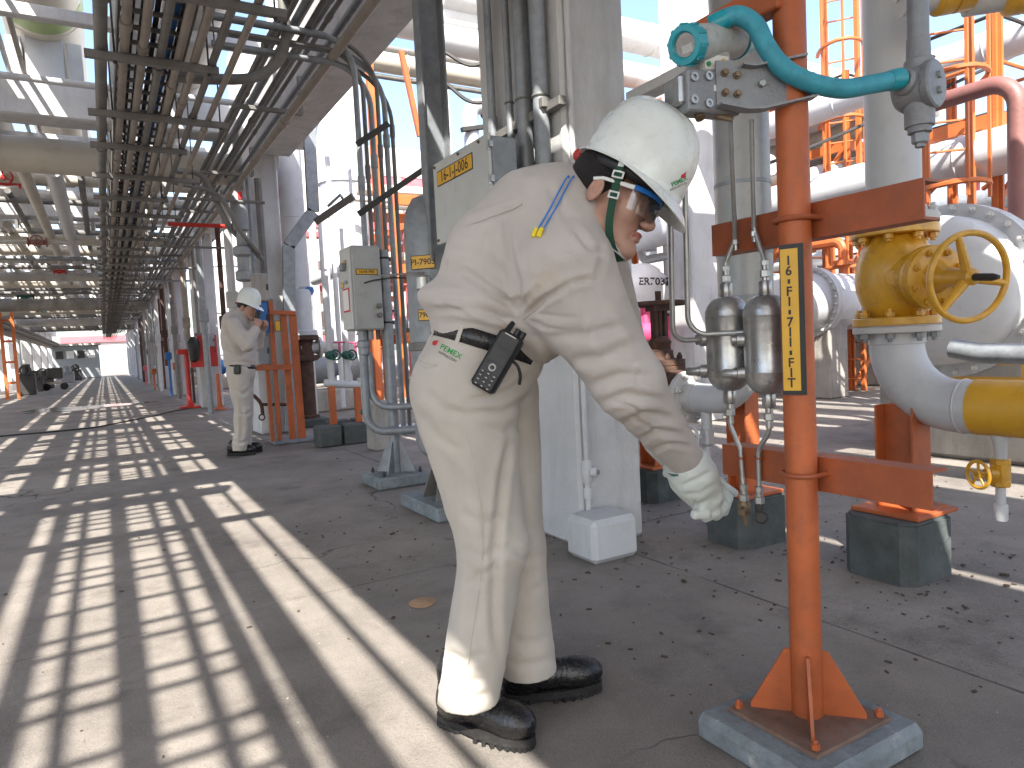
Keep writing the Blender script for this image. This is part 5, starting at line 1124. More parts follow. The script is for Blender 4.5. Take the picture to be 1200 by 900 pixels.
def helmet(label, C_, f_, u_, group, sc=1.0, n=72, detail=True):
    f_ = Vector(f_).normalized(); u_ = Vector(u_); u_ = (u_-f_*u_.dot(f_)).normalized(); s_ = u_.cross(f_); C_ = Vector(C_)
    t = thing('hard_hat', label, 'hard hat', C_, group)
    def Wp(a, b_, c_): return C_ + (f_*a + s_*b_ + u_*c_)*sc
    rows = []; NR = 22
    def rim(az): return (0.132 if math.cos(az) > 0 else 0.116)*math.cos(az), 0.108*math.sin(az)
    def brimw(az):
        c_ = math.cos(az); return 0.005 + 0.041*max(0, (c_-0.05)/0.95)**1.2 + 0.007*max(0, -c_)**2
    vs, fs = [], []
    prof = [('b', 1.0), ('b', 0.97), ('b', 0.6), ('b', 0.25), ('b', 0.0)] + [('d', e) for e in np.linspace(0.04, 1.0, NR)]
    for kind, q in prof:
        for j in range(n):
            az = 2*math.pi*j/n; rx, ry = rim(az); dr = Vector((math.cos(az), math.sin(az)*0.95)).normalized(); c_ = math.cos(az)
            if kind == 'b':
                w_ = brimw(az)*q; x, y = rx+dr.x*w_, ry+dr.y*w_; z = -0.038*q**1.4*max(0, c_)**1.5 - 0.003*q + (0.003 if q == 1.0 else 0) + (-0.003 if q == 1.0 else 0)
            else:
                e = q*math.pi/2; ch = max(0, math.cos(e))**0.62; z = 0.168*math.sin(e)**0.92; x, y = rx*ch, ry*ch
                x -= 0.012*math.sin(e)
                if abs(y) < 0.060 and q > 0.16:
                    ridge = 0.0055/(1+math.exp((abs(y)-0.036)/0.0025))*min(1, (q-0.16)/0.12); z += ridge*math.sin(e)
                    l_ = math.hypot(x, y) or 1; x += ridge*math.cos(e)*x/l_; y += ridge*math.cos(e)*y/l_
                if abs(y) < 0.012 and q > 0.2: z += 0.003*math.sin(e)
            vs.append(Wp(x, y, z))
    k = len(prof); fs = [(i*n+j, i*n+(j+1) % n, (i+1)*n+(j+1) % n, (i+1)*n+j) for i in range(k-1) for j in range(n)]
    b = MB(); b.add(vs, fs); sh = part('shell', b, helmet_white, t); sh.data.set_sharp_from_angle(angle=R(60))
    so = sh.modifiers.new('thickness', 'SOLIDIFY'); so.thickness = 0.003*sc; so.offset = -1
    bv = b.bvh()
    b = MB(); m_ = 40
    P0 = [Wp(0.108*math.cos(2*math.pi*j/m_)-0.006, 0.090*math.sin(2*math.pi*j/m_), -0.022) for j in range(m_)]; P1 = [q+u_*0.034*sc for q in P0]
    b.add(P0+P1, [(j, (j+1) % m_, m_+(j+1) % m_, m_+j) for j in range(m_)]); hb = part('headband', b, black, t)
    so = hb.modifiers.new('thickness', 'SOLIDIFY'); so.thickness = 0.003
    b = MB(); b.sphere(Wp(-0.128, 0, -0.008), 0.016*sc, 12, 8); part('adjuster_knob', b, red_paint, t)
    return t, Wp, bv

# ---------------------------------------------------------------- the bending worker
w1 = thing('person', 'worker in beige shirt and trousers bending to reach the drain tube', 'person', tuple((G(565, 860)+G(650, 815))/2))
R3, U3, F3 = rgt, upv, fwd
bd_ = unit(R3*0.955 - U3*0.297); bn_ = unit(R3*0.297 + U3*0.955)      # along and across the belt
def trousers_fn(P):
    pel = s_ell(P, K(551, 445, 1.88), (0.150, 0.135, 0.185), (R3, U3, F3))
    d = smin(pel, s_ell(P, K(572, 410, 1.88), (0.152, 0.10, 0.172), (bd_, bn_, F3)), 0.05)
    n1 = s_cap(P, K(543, 462, 1.80), K(577, 640, 1.83), 0.136, 0.086); n2 = s_cap(P, K(577, 640, 1.83), K(545, 845, 1.90), 0.086, 0.080)
    f1 = s_cap(P, K(578, 462, 1.98), K(604, 640, 2.0), 0.130, 0.082); f2 = s_cap(P, K(604, 640, 2.0), K(622, 820, 2.05), 0.082, 0.082)
    near = smin(n1, n2, 0.03); far = smin(f1, f2, 0.03)
    d = smin(d, near, 0.035); d = smin(d, far, 0.02)
    d = np.maximum(d, (P-K(572, 398, 1.88).astype(np.float32))@bn_.astype(np.float32))
    return np.maximum(d, 0.112-P[:, 2])
pts = [K(480, 380, 1.65), K(680, 880, 1.65), K(480, 380, 2.2), K(690, 860, 2.2)]
lo, hi = bounds(pts, 0.02); lo[2] = 0.0
v, f = snet(trousers_fn, lo, hi, 0.0075); v = np_smooth(v, f, 2, 0.5)
TF = [([(545, 468), (575, 466), (600, 456), (622, 440)], 4, 0.010), ([(555, 482), (590, 484), (625, 462)], 4, 0.009), ([(496, 455), (520, 480), (552, 488)], 6, 0.008), ([(490, 480), (512, 512), (540, 530)], 6, 0.006),
      ([(600, 500), (590, 560), (580, 640), (578, 720), (583, 770)], 5, 0.013), ([(560, 500), (590, 508), (620, 490)], 5, 0.006), ([(540, 600), (565, 612), (600, 606)], 6, 0.006), ([(536, 640), (565, 652), (600, 640)], 6, 0.006),
      ([(545, 690), (565, 672), (588, 664)], 5, 0.005), ([(600, 640), (620, 655), (645, 648)], 5, 0.006), ([(610, 700), (628, 690), (648, 676)], 5, 0.005), ([(512, 792), (525, 799), (545, 802), (575, 794)], 5, 0.005), ([(510, 812), (530, 819), (555, 818), (582, 808)], 5, 0.004),
      ([(520, 762), (545, 775), (570, 765)], 5, 0.006), ([(590, 772), (605, 778), (628, 779), (655, 768)], 5, 0.005), ([(600, 748), (615, 754), (632, 752), (650, 742)], 5, 0.005), ([(486, 420), (500, 428), (512, 428)], 2.5, 0.004),
      ([(525, 560), (535, 650), (533, 740)], 3, 0.0025), ([(545, 520), (560, 600), (555, 720)], 12, -0.006), ([(610, 540), (622, 620), (630, 720)], 10, -0.006), ([(508, 520), (530, 560), (545, 620)], 9, 0.006)]
TF = [(a_, w_, am*0.72) for a_, w_, am in TF]
v = folds(v, f, TF); rngn = np.random.RandomState(3)
def cloth_noise(v, f, amp, sc):                 # small irregular puckers everywhere on the cloth
    n = np_normals(v, f); d = np.zeros(len(v))
    for k in range(14):
        a = rngn.normal(size=3); a /= np.linalg.norm(a); s = sc*rngn.uniform(0.6, 2.2); d += np.sin(v@a*s + 2.0*np.sin(v@np.roll(a, 1)*s*0.45+k) + rngn.uniform(0, 6.28))/14**0.5*(1/(0.6+0.4*s/sc))
    return v + n*(d*amp)[:, None]
v = cloth_noise(v, f, 0.0017, 26)
part_np('trousers', v, f, MATS['trouser_khaki'], w1); tr_b = mb_np(v, f).bvh()

def shirt_fn(P):
    TK = 1.87
    d = s_cap(P, K(570, 392, TK), K(598, 318, TK), 0.146, 0.176, F3, 1.12)
    d = smin(d, s_cap(P, K(598, 318, TK), K(640, 274, TK), 0.176, 0.176, F3, 1.1), 0.04)
    d = smin(d, s_cap(P, K(640, 274, TK), K(672, 254, TK), 0.176, 0.13, F3, 1.05), 0.04)
    d = smin(d, s_ell(P, K(557, 366, TK), (0.158, 0.058, 0.190), (bd_, bn_, F3)), 0.045)
    d = smin(d, s_cap(P, K(585, 375, TK), K(632, 392, TK-0.03), 0.07, 0.075, F3, 2.0), 0.04)
    d = smin(d, s_cap(P, K(655, 262, 1.80), K(664, 315, 1.70), 0.125, 0.112), 0.06)
    d = smin(d, s_cap(P, K(660, 262, 1.95), K(688, 275, 2.06), 0.12, 0.105), 0.06)
    arm = smin(s_cap(P, K(660, 325, 1.70), K(736, 448, 1.72), 0.124, 0.084), s_cap(P, K(736, 448, 1.72), K(806, 542, 1.97), 0.084, 0.050), 0.03)
    d = smin(d, arm, 0.035)
    far = smin(s_cap(P, K(690, 285, 2.06), K(735, 428, 2.08), 0.1, 0.07), s_cap(P, K(735, 428, 2.08), K(770, 500, 2.13), 0.07, 0.046), 0.03)
    d = smin(d, far, 0.03)
    col = s_cap(P, K(668, 248, TK-0.04), K(697, 232, 1.79), 0.105, 0.082); na = unit(K(697, 232, 1.79)-K(668, 248, TK-0.04))
    col = np.maximum(col, (P-K(692, 240, 1.80).astype(np.float32))@unit(na*0.8+R3*0.35-U3*0.05).astype(np.float32)-0.012)
    d = smin(d, col, 0.02)
    return d
lo, hi = bounds([K(470, 170, 1.5), K(840, 570, 1.5), K(470, 170, 2.3), K(840, 570, 2.3)], 0.0)
v, f = snet(shirt_fn, lo, hi, 0.0075); v = np_smooth(v, f, 2, 0.5)
SF = [([(538, 314), (570, 335), (606, 362)], 5, 0.011), ([(498, 342), (540, 350), (600, 374)], 5, 0.008), ([(505, 362), (550, 362), (612, 378)], 4, 0.008), ([(545, 262), (575, 252), (612, 240)], 3.5, 0.009),
      ([(592, 252), (597, 290), (606, 330), (612, 368)], 4, 0.008), ([(612, 374), (640, 350), (668, 332), (697, 326)], 3.5, 0.010), ([(615, 380), (650, 420), (690, 452)], 5, 0.006),
      ([(700, 330), (706, 300), (702, 280)], 4, 0.006), ([(672, 268), (690, 290), (712, 300)], 4, 0.008), ([(640, 395), (690, 392), (742, 378)], 6, 0.007), ([(662, 425), (705, 418), (752, 400)], 6, 0.008), ([(690, 452), (725, 440), (768, 440)], 5, 0.009),
      ([(698, 474), (735, 462), (778, 468)], 4.5, 0.010), ([(722, 500), (755, 484), (792, 492)], 4.5, 0.010), ([(742, 520), (770, 504), (803, 510)], 4, 0.009), ([(756, 532), (786, 520), (812, 524)], 3, 0.006),
      ([(520, 290), (560, 300), (590, 320)], 8, 0.006), ([(600, 215), (625, 225), (640, 250)], 8, 0.005), ([(660, 340), (690, 380), (715, 430)], 14, -0.008), ([(690, 330), (722, 370), (745, 420)], 9, -0.006), ([(560, 330), (600, 345), (640, 340)], 9, -0.006), ([(625, 300), (645, 320), (680, 318)], 8, 0.006), ([(640, 215), (655, 240), (668, 262)], 6, 0.005)]
SF += [([(618, 372), (640, 384), (664, 388)], 2.2, 0.005), ([(622, 366), (650, 372), (680, 372)], 2.2, 0.004), ([(700, 345), (722, 352), (740, 350)], 2.2, 0.004), ([(712, 470), (738, 474), (760, 486)], 2.0, 0.005), ([(730, 488), (756, 496), (776, 508)], 2.0, 0.005), ([(752, 428), (746, 446), (752, 462)], 2.2, 0.004), ([(560, 345), (590, 352), (612, 352)], 2.4, 0.005), ([(512, 350), (530, 362), (556, 372)], 2.2, 0.005), ([(575, 362), (600, 386), (630, 396)], 2.4, 0.005), ([(660, 290), (676, 300), (690, 318)], 2.2, 0.004), ([(580, 268), (572, 290), (580, 315)], 3.0, 0.004), ([(640, 330), (622, 345), (612, 360)], 2.4, 0.004)]
v = folds(v, f, [(a_, w_, am*0.85) for a_, w_, am in SF]); v = cloth_noise(v, f, 0.0020, 24)
part_np('shirt', v, f, MATS['shirt_khaki'], w1); sh_b = mb_np(v, f).bvh()
def hit(bv, x, y):
    d = Vector(ray(x, y)).normalized(); h, n, _, _ = bv.ray_cast(Vector(EYE), d); return (h, n) if h is not None else (AK(x, y, 1.8), -d)
def draped(bv, pts, off):
    out = []
    for (x, y) in pts:
        h, n = hit(bv, x, y); out.append(h + n*off)
    return out
# seam flap on the back yoke and cuff edge
b = MB(); b.tube(draped(sh_b, [(544, 266), (560, 260), (580, 252), (600, 245), (612, 239)], 0.001), 0.0030, 6); part('yoke_seam', b, MATS['shirt_khaki'], w1)
b = MB(); b.tube(draped(sh_b, [(613, 374), (628, 362), (645, 347), (662, 337), (680, 330), (698, 327)], 0.0005), 0.0022, 6); part('sleeve_seam', b, MATS['shirt_khaki'], w1)
# belt, loops
wc_ = K(572, 402, 1.88); b = MB(); m_ = 60
ring = [wc_ + bd_*0.150*math.cos(2*math.pi*j/m_) + F3*0.178*math.sin(2*math.pi*j/m_) for j in range(m_)]
b.add([Vector(q-bn_*0.026) for q in ring]+[Vector(q+bn_*0.016) for q in ring], [(j, (j+1) % m_, m_+(j+1) % m_, m_+j) for j in range(m_)])
bl = part('belt', b, leather, w1); so = bl.modifiers.new('thickness', 'SOLIDIFY'); so.thickness = 0.004; so.offset = 1
for ang in (R(245), R(285), R(205)):
    c_ = wc_ + bd_*0.155*math.cos(ang) + F3*0.183*math.sin(ang); tg_ = unit(-bd_*0.163*math.sin(ang)+F3*0.187*math.cos(ang)); nn = np.cross(tg_, bn_)
    b = MB(); b.obox(Vector(c_-bn_*0.010), (Vector(tg_), Vector(bn_), Vector(nn)), (0.012, 0.062, 0.004), bev=0.001); part('belt_loop', b, MATS['trouser_khaki'], w1)
# embroidered emblem and lettering on the hip
dc = Vector(ray(535, 412)).normalized(); tx = (RGT*0.88-UPV*0.47); ty = (RGT*0.47+UPV*0.88)
b = wrap(text_mb('PEMEX', 0.0195, AK(528, 412, 1.65), tx, ty, 0, bold=0.0002), tr_b, dc); part('embroidery', b, green_ink, w1)
b = wrap(text_mb('REFINACION', 0.0085, AK(524, 418, 1.65), tx, ty, 0), tr_b, dc); part('embroidery', b, ink, w1)
b = MB(); o = AK(508, 401, 1.65); b.add([o+(tx*x_+ty*y_)*0.0008 for x_, y_ in ((-9, -3), (-4, -9), (4, -8), (8, -1), (6, 4), (8, 13), (0, 8), (-7, 5))], [tuple(range(8))]); part('emblem', wrap(b, tr_b, dc), red_ink, w1)
# side seam of the trousers
b = MB(); b.tube(draped(tr_b, [(543, 490), (550, 520), (558, 560), (564, 600), (566, 640), (563, 680), (557, 720), (551, 760), (546, 800)], 0.0002), 0.0014, 6); part('side_seam', b, MATS['trouser_khaki'], w1)
# pocket welt
b = MB(); b.tube(draped(tr_b, [(493, 421), (498, 425), (504, 427), (512, 427)], 0.0006), 0.0018, 6); part('pocket_welt', b, MATS['trouser_khaki'], w1)

boot(w1, G(517, 846)+Vector((0, 0, 0)), G(612, 874)); boot(w1, G(590, 824), G(712, 806))

# glove on the reaching hand
def glove_fn(P):
    d = s_cap(P, K(796, 531, 1.955), K(813, 560, 1.985), 0.062, 0.066)
    d = np.maximum(d, (K(800, 541, 1.96).astype(np.float32)-P)@unit(K(813, 560, 1.985)-K(796, 531, 1.955)).astype(np.float32))
    d = smin(d, s_cap(P, K(812, 558, 1.985), K(826, 581, 2.01), 0.066, 0.052, F3, 0.85), 0.02)
    fing = None
    for a, m, t, r in (((844, 575, 2.045), (853, 584, 2.05), (848, 599, 2.035), 0.0165), ((841, 583, 2.025), (848, 594, 2.03), (839, 604, 2.015), 0.0170), ((833, 589, 2.005), (838, 600, 2.005), (827, 606, 1.99), 0.0165), ((822, 591, 1.985), (826, 602, 1.98), (815, 603, 1.97), 0.0155)):
        q = smin(s_cap(P, K(822, 578, 2.005), K(*a), 0.022, r*1.08), smin(s_cap(P, K(*a), K(*m), r*1.08, r), s_cap(P, K(*m), K(*t), r, r*0.9), 0.006), 0.008)
        fing = q if fing is None else smin(fing, q, 0.002)
    d = smin(d, fing, 0.008)
    th = smin(s_cap(P, K(820, 566, 2.02), K(842, 565, 2.07), 0.021, 0.016), s_cap(P, K(842, 565, 2.07), K(860, 578, 2.085), 0.016, 0.0125), 0.01)
    return smin(d, th, 0.008)
lo, hi = bounds([K(765, 500, 1.85), K(890, 640, 1.85), K(765, 500, 2.2), K(890, 640, 2.2)], 0)
v, f = snet(glove_fn, lo, hi, 0.0038); v = np_smooth(v, f, 1, 0.5)
v = folds(v, f, [([(798, 570), (815, 562), (836, 552)], 3, 0.004), ([(800, 580), (822, 578), (840, 566)], 3, 0.003), ([(806, 596), (820, 592), (832, 584)], 2.5, 0.003), ([(790, 552), (805, 546), (824, 536)], 1.2, 0.003), ([(812, 585), (818, 600)], 2.5, 0.003)])
v = cloth_noise(v, f, 0.0016, 60); gl = part_np('glove', v, f, MATS['glove_leather'], w1)
gv_, gf_ = v, f
part_np('glove', gv_ + (K(768, 497, 2.13)-K(800, 541, 1.96)), gf_, MATS['glove_leather'], w1)
b = MB(); cdir = unit(K(813, 560, 1.985)-K(796, 531, 1.955)); b.torus(Vector(K(801, 542, 1.961)), Vector(cdir), 0.054, 0.0035, 30, 6); part('cuff_binding', b, green_valve, gl)
glb = mb_np(gv_, gf_).bvh(); h_, n_h = hit(glb, 818, 541)
b = MB(); b.obox(h_+n_h*0.001, (RGT, UPV, -FWD), (0.016, 0.010, 0.001)); part('glove_label', b, ink, gl)

# head: skin, hair, ears as one sculpted head on its neck
HK = 1.745; HC = K(709, 235, HK)
hfo = unit(R3*0.79 - U3*0.54 - F3*0.30); huo = unit(R3*0.52 + U3*0.85 - F3*0.10); hf = unit(R3*0.91 - U3*0.30 - F3*0.27); hu = unit(R3*0.30 + U3*0.95); hu = unit(hu-hf*(hu@hf)); hs_ = np.cross(hu, hf)
HAX = (hf, hs_, hu)
HS = 1.08
def HW(a, b_, c_): return HC + (hf*a + hs_*b_ + hu*c_)*HS
neck_b = K(678, 262, 1.83)
def head_fn(P):
    d = s_ell(P, HW(-0.004, 0, 0.045), (0.098, 0.077, 0.095), HAX)
    d = smin(d, s_ell(P, HW(0.036, 0, -0.030), (0.062, 0.060, 0.085), HAX), 0.03)
    for s in (-1, 1):
        d = smin(d, s_cap(P, HW(0.005, s*0.052, -0.062), HW(0.075, s*0.016, -0.100), 0.024, 0.022), 0.03)
        d = smin(d, s_ell(P, HW(0.060, s*0.040, -0.020), (0.034, 0.026, 0.030), HAX), 0.02)
        d = smin(d, s_cap(P, HW(0.088, s*0.012, 0.022), HW(0.076, s*0.048, 0.018), 0.013, 0.012), 0.012)
        d = np.maximum(d, -(s_ell(P, HW(0.101, s*0.032, -0.001), (0.016, 0.018, 0.011), HAX)) - 0.004)
        d = smin(d, s_ell(P, HW(0.083, s*0.032, -0.001), (0.013, 0.014, 0.012), HAX), 0.004)
        d = smin(d, s_ell(P, HW(0.108, s*0.012, -0.036), (0.013, 0.009, 0.009), HAX), 0.006)
        ea = (unit(hf*0.96-hu*0.25), unit(hs_+hf*0.25*s*-1), unit(hu*0.96+hf*0.25))
        e = s_ell(P, HW(-0.010, s*0.080, -0.004), (0.019, 0.010, 0.031), ea)
        e = np.maximum(e, -s_ell(P, HW(-0.006, s*0.090, 0.002), (0.011, 0.009, 0.020), ea))
        d = smin(d, e, 0.006)
    d = smin(d, s_cap(P, HW(0.094, 0, 0.008), HW(0.118, 0, -0.032), 0.009, 0.0135), 0.010)
    d = smin(d, s_ell(P, HW(0.084, 0, -0.098), (0.023, 0.024, 0.020), HAX), 0.015)
    d = smin(d, s_ell(P, HW(0.098, 0, -0.060), (0.011, 0.024, 0.006), HAX), 0.006)
    d = smin(d, s_ell(P, HW(0.096, 0, -0.071), (0.011, 0.022, 0.007), HAX), 0.004)
    d = smin(d, s_cap(P, HW(-0.020, 0, -0.055), neck_b, 0.056, 0.066), 0.03)
    return d
lo, hi = bounds([HW(a, b_, c_) for a in (-0.12, 0.15) for b_ in (-0.11, 0.11) for c_ in (-0.15, 0.16)]+[neck_b], 0.03)
v, f = snet(head_fn, lo, hi, 0.0034); v = np_smooth(v, f, 1, 0.4); bdy = part_np('body', v, f, skin, w1); hd_b = mb_np(v, f).bvh()
# mouth line, lips and shaved beard shadow follow the face
q = v-HC; lf, ls, lu = q@hf, q@hs_, q@hu
me = bdy.data; me.materials.append(stubble); me.materials.append(lip_mat); fc_ = f
cen = v[f].mean(1)-HC; cf_, cs_, cu_ = cen@hf, cen@hs_, cen@hu
mi = np.zeros(len(f), int)
beard = (cu_ < -0.046) & (cu_ > -0.125) & (cf_ > 0.052+0.25*(cu_+0.046)*-1*0) & (np.abs(cs_) < 0.05)
must = (cu_ < -0.044) & (cu_ > -0.057) & (cf_ > 0.085)
mi[(cu_ < -0.057) & (cu_ > -0.077) & (np.abs(cs_) < 0.023) & (cf_ > 0.096)] = 2
me.polygons.foreach_set('material_index', mi.tolist())
def hair_fn(P):
    d = s_ell(P, HW(-0.006, 0, 0.044), (0.099, 0.0815, 0.096), HAX)
    q = P-HC.astype(np.float32); a = q@hf.astype(np.float32); c_ = q@hu.astype(np.float32)
    front = a - 0.045 + np.clip(0.03-c_, 0, 1)*1.15
    d = np.maximum(d, front); return np.maximum(d, -(c_+0.050))
lo, hi = bounds([HW(a, b_, c_) for a in (-0.13, 0.1) for b_ in (-0.11, 0.11) for c_ in (-0.09, 0.16)], 0.01)
v, f = snet(hair_fn, lo, hi, 0.0042); part_np('hair', v, f, hair_mat, w1)
b = MB()
for s in (-1, 1): b.tube([HW(0.099, s*0.014, 0.020), HW(0.096, s*0.032, 0.026), HW(0.083, s*0.050, 0.020)], [0.003, 0.0045, 0.002], 6)
part('eyebrow', b, hair_mat, w1, kind=None)
# hard hat
ht, HP, hb_ = helmet('white hard hat with green chin strap on the bending worker', Vector(K(736, 208, HK)), hfo, huo, 'white hard hats', 1.11)
def strap(pts, r=0.0095, m=strap_green, nm='chin_strap'):
    b = MB(); b.tube(spline([Vector(HW(*p)) for p in pts], 6), r, 8, flat=0.14, ref=Vector(hf)); return part(nm, b, m, ht)
strap([(0.030, -0.094, 0.052), (0.032, -0.086, 0.020), (0.036, -0.079, -0.030), (0.044, -0.070, -0.075), (0.058, -0.050, -0.108), (0.072, -0.020, -0.122), (0.078, 0.0, -0.125), (0.072, 0.020, -0.122), (0.058, 0.05, -0.108), (0.044, 0.070, -0.075), (0.032, 0.086, 0.02), (0.03, 0.094, 0.052)])
strap([(0.030, -0.097, 0.075), (0.031, -0.0945, 0.058), (0.031, -0.0915, 0.040)], 0.007, strap_white, 'strap_anchor')
for c_, wd_ in (((0.031, -0.0905, 0.035), 0.024), ((0.034, -0.0835, -0.008), 0.022)):
    o = Vector(HW(*c_)); b = MB(); X3, Y3, Z3 = Vector(hf), Vector(hu), Vector(hs_)
    for dx_, dz_, sx_, sz_ in ((0, 0.007, wd_, 0.004), (0, -0.007, wd_, 0.004), (-wd_/2, 0, 0.004, 0.018), (wd_/2, 0, 0.004, 0.018)): b.obox(o+X3*dx_+Y3*dz_-Z3*0.001, (X3, Y3, Z3), (sx_, sz_, 0.004), bev=0.001)
    part('buckle', b, strap_white, ht)
b = MB(); b.tube(spline([Vector(HW(*p)) for p in ((0.060, -0.045, -0.106), (0.082, -0.022, -0.112), (0.090, 0, -0.112), (0.082, 0.022, -0.112), (0.060, 0.045, -0.106))], 5), 0.010, 8, flat=0.25, ref=Vector(hu)); part('chin_cup', b, transm_grey, ht)
# helmet emblem
dh = Vector(ray(798, 205)).normalized(); tx = (RGT*0.62+UPV*0.78); ty = (-RGT*0.78+UPV*0.62)
b = wrap(text_mb('PEMEX', 0.0135, AK(796, 213, 1.60), RGT*0.75+UPV*0.35, -RGT*0.35+UPV*0.75, 0, bold=0.0004), hb_, dh, 0.001); part('lettering', b, green_ink, ht)
b = wrap(text_mb('REFINACION', 0.0075, AK(795, 219, 1.60), RGT*0.75+UPV*0.35, -RGT*0.35+UPV*0.75, 0), hb_, dh, 0.001); part('lettering', b, ink, ht)
b = MB(); o = AK(801, 206, 1.60); b.add([o+(RGT*x_+UPV*y_)*0.0011 for x_, y_ in ((-6, -3), (-1, -6), (5, -3), (5, 2), (7, 9), (1, 5), (-4, 2))], [tuple(range(7))]); part('emblem', wrap(b, hb_, dh, 0.001), red_ink, ht)
# safety glasses
gs_ = thing('safety_glasses', 'clear safety glasses with blue brow bar on the bending worker', 'glasses', Vector(HW(0.1, 0, -0.03)))
b = MB(); na_, nu_ = 24, 6; vs = []
for i in range(na_+1):
    a = R(-68+136*i/na_)
    for j in range(nu_+1):
        t_ = j/nu_; low = -0.030 - 0.004*math.cos(2*a) + (0.012 if abs(a) < R(8) else 0); u__ = low + (0.020-low)*t_
        vs.append(HW(0.034+0.090*math.cos(a), 0.082*math.sin(a), u__))
b.add(vs, [(i*(nu_+1)+j, (i+1)*(nu_+1)+j, (i+1)*(nu_+1)+j+1, i*(nu_+1)+j+1) for i in range(na_) for j in range(nu_)]); part('lens', b, lens_glass, gs_)
b = MB(); b.tube([Vector(HW(0.035+0.091*math.cos(a), 0.083*math.sin(a), 0.022)) for a in np.linspace(R(-66), R(66), 26)], 0.0065, 8, flat=0.5, ref=Vector(hu)); part('brow_bar', b, bright_blue, gs_)
for s in (-1, 1):
    b = MB(); b.tube([Vector(HW(*p)) for p in ((0.072, s*0.078, 0.020), (0.045, s*0.084, 0.020), (0.0, s*0.087, 0.022), (-0.02, s*0.087, 0.016))], [0.006, 0.005, 0.004, 0.004], 8, flat=0.45, ref=Vector(hu)); part('temple_arm', b, strap_white, gs_)
# ear plugs on their cord
ep = thing('ear_plugs', 'yellow ear plugs on a blue cord over the worker shoulder', 'ear plugs', hit(sh_b, 632, 274)[0])
for dx_ in (0, 6):
    P_ = draped(sh_b, [(666+dx_, 208), (656+dx_, 224), (646+dx_, 243), (638+dx_, 258), (631+dx_, 270)], 0.004); b = MB(); b.tube(spline([Vector(HW(-0.075, -0.055, -0.045))]+P_, 6), 0.0019, 8); part('cord', b, bright_blue, ep)
    h_, n_ = hit(sh_b, 628+dx_, 275); d_ = (RGT*-0.35-UPV*0.9); b = MB(); b.tube([h_+n_*0.006-d_*0.013, h_+n_*0.006, h_+n_*0.006+d_*0.010], [0.005, 0.006, 0.0055], 10); part('plug', b, ear_yellow, ep)
# two way radio on the hip
h_, n_ = hit(tr_b, 578, 430); yv = (RGT*0.50+UPV*0.86).normalized(); zv = (-FWD*0.93-RGT*0.05+UPV*0.25); zv = (zv-yv*zv.dot(yv)).normalized(); xv = yv.cross(zv)
rc = AK(583, 424, 1.0); rc = Vector(EYE) + Vector(ray(583, 424))*(((h_-Vector(EYE)).dot(FWD)-0.038)/F_PX)
rd = thing('two_way_radio', 'black two way radio clipped to the bending worker belt', 'radio', rc)
def RW(a, b_, c_): return rc + xv*a + yv*b_ + zv*c_
b = MB(); b.obox(rc, (xv, yv, zv), (0.062, 0.150, 0.036), bev=0.007); part('case', b, black, rd)
b = MB(); b.obox(RW(0, 0.012, 0.0185), (xv, yv, zv), (0.040, 0.028, 0.002)); part('screen', b, dark_steel, rd)
b = MB(); b.obox(RW(0, 0.052, 0.0185), (xv, yv, zv), (0.044, 0.034, 0.0015), bev=0.0005); part('speaker_grille', b, dark_steel, rd)
b = MB(); b.obox(RW(0.0, 0.068, 0.0195), (xv, yv, zv), (0.030, 0.003, 0.0008)); part('name_strip', b, transm_grey, rd)
b = MB(); b.torus(RW(0, -0.018, 0.0185), zv, 0.0075, 0.002, 18, 6); part('menu_ring', b, transm_grey, rd)
for i in range(3):
    for j in range(4):
        b = MB(); b.obox(RW(-0.016+0.016*i, -0.035-0.011*j, 0.0185), (xv, yv, zv), (0.010, 0.006, 0.003), bev=0.001); kk = part('key', b, dark_steel, rd)
        b = MB(); b.obox(RW(-0.016+0.016*i, -0.035-0.011*j, 0.0202), (xv, yv, zv), (0.005, 0.0022, 0.0005)); part('key_mark', b, transm_grey, kk)
for s in (-1, 1):
    b = MB(); b.obox(RW(s*0.02, -0.010, 0.0185), (xv, yv, zv), (0.009, 0.005, 0.003), bev=0.001); part('key', b, dark_steel, rd)
b = MB(); b.tube([RW(-0.018, 0.070, 0), RW(-0.018, 0.085, -0.006), RW(-0.018, 0.100, -0.014)], [0.008, 0.007, 0.006], 12); part('antenna', b, black, rd)
for a_ in (0.006, 0.020):
    b = MB(); b.lathe([(0.0075, 0), (0.0075, 0.016), (0.006, 0.018)], RW(a_, 0.074, 0), yv, 14); part('knob', b, black, rd)
b = MB(); b.obox(RW(-0.005, 0.02, -0.024), (xv, yv, zv), (0.05, 0.10, 0.014), bev=0.003); part('belt_clip', b, leather, rd)
b = MB(); b.tube(spline([RW(0.028, 0.02, -0.01), RW(0.045, 0.015, -0.012), RW(0.06, 0.0, -0.02), RW(0.068, -0.02, -0.03)], 6), 0.004, 8); part('side_cable', b, black, rd)

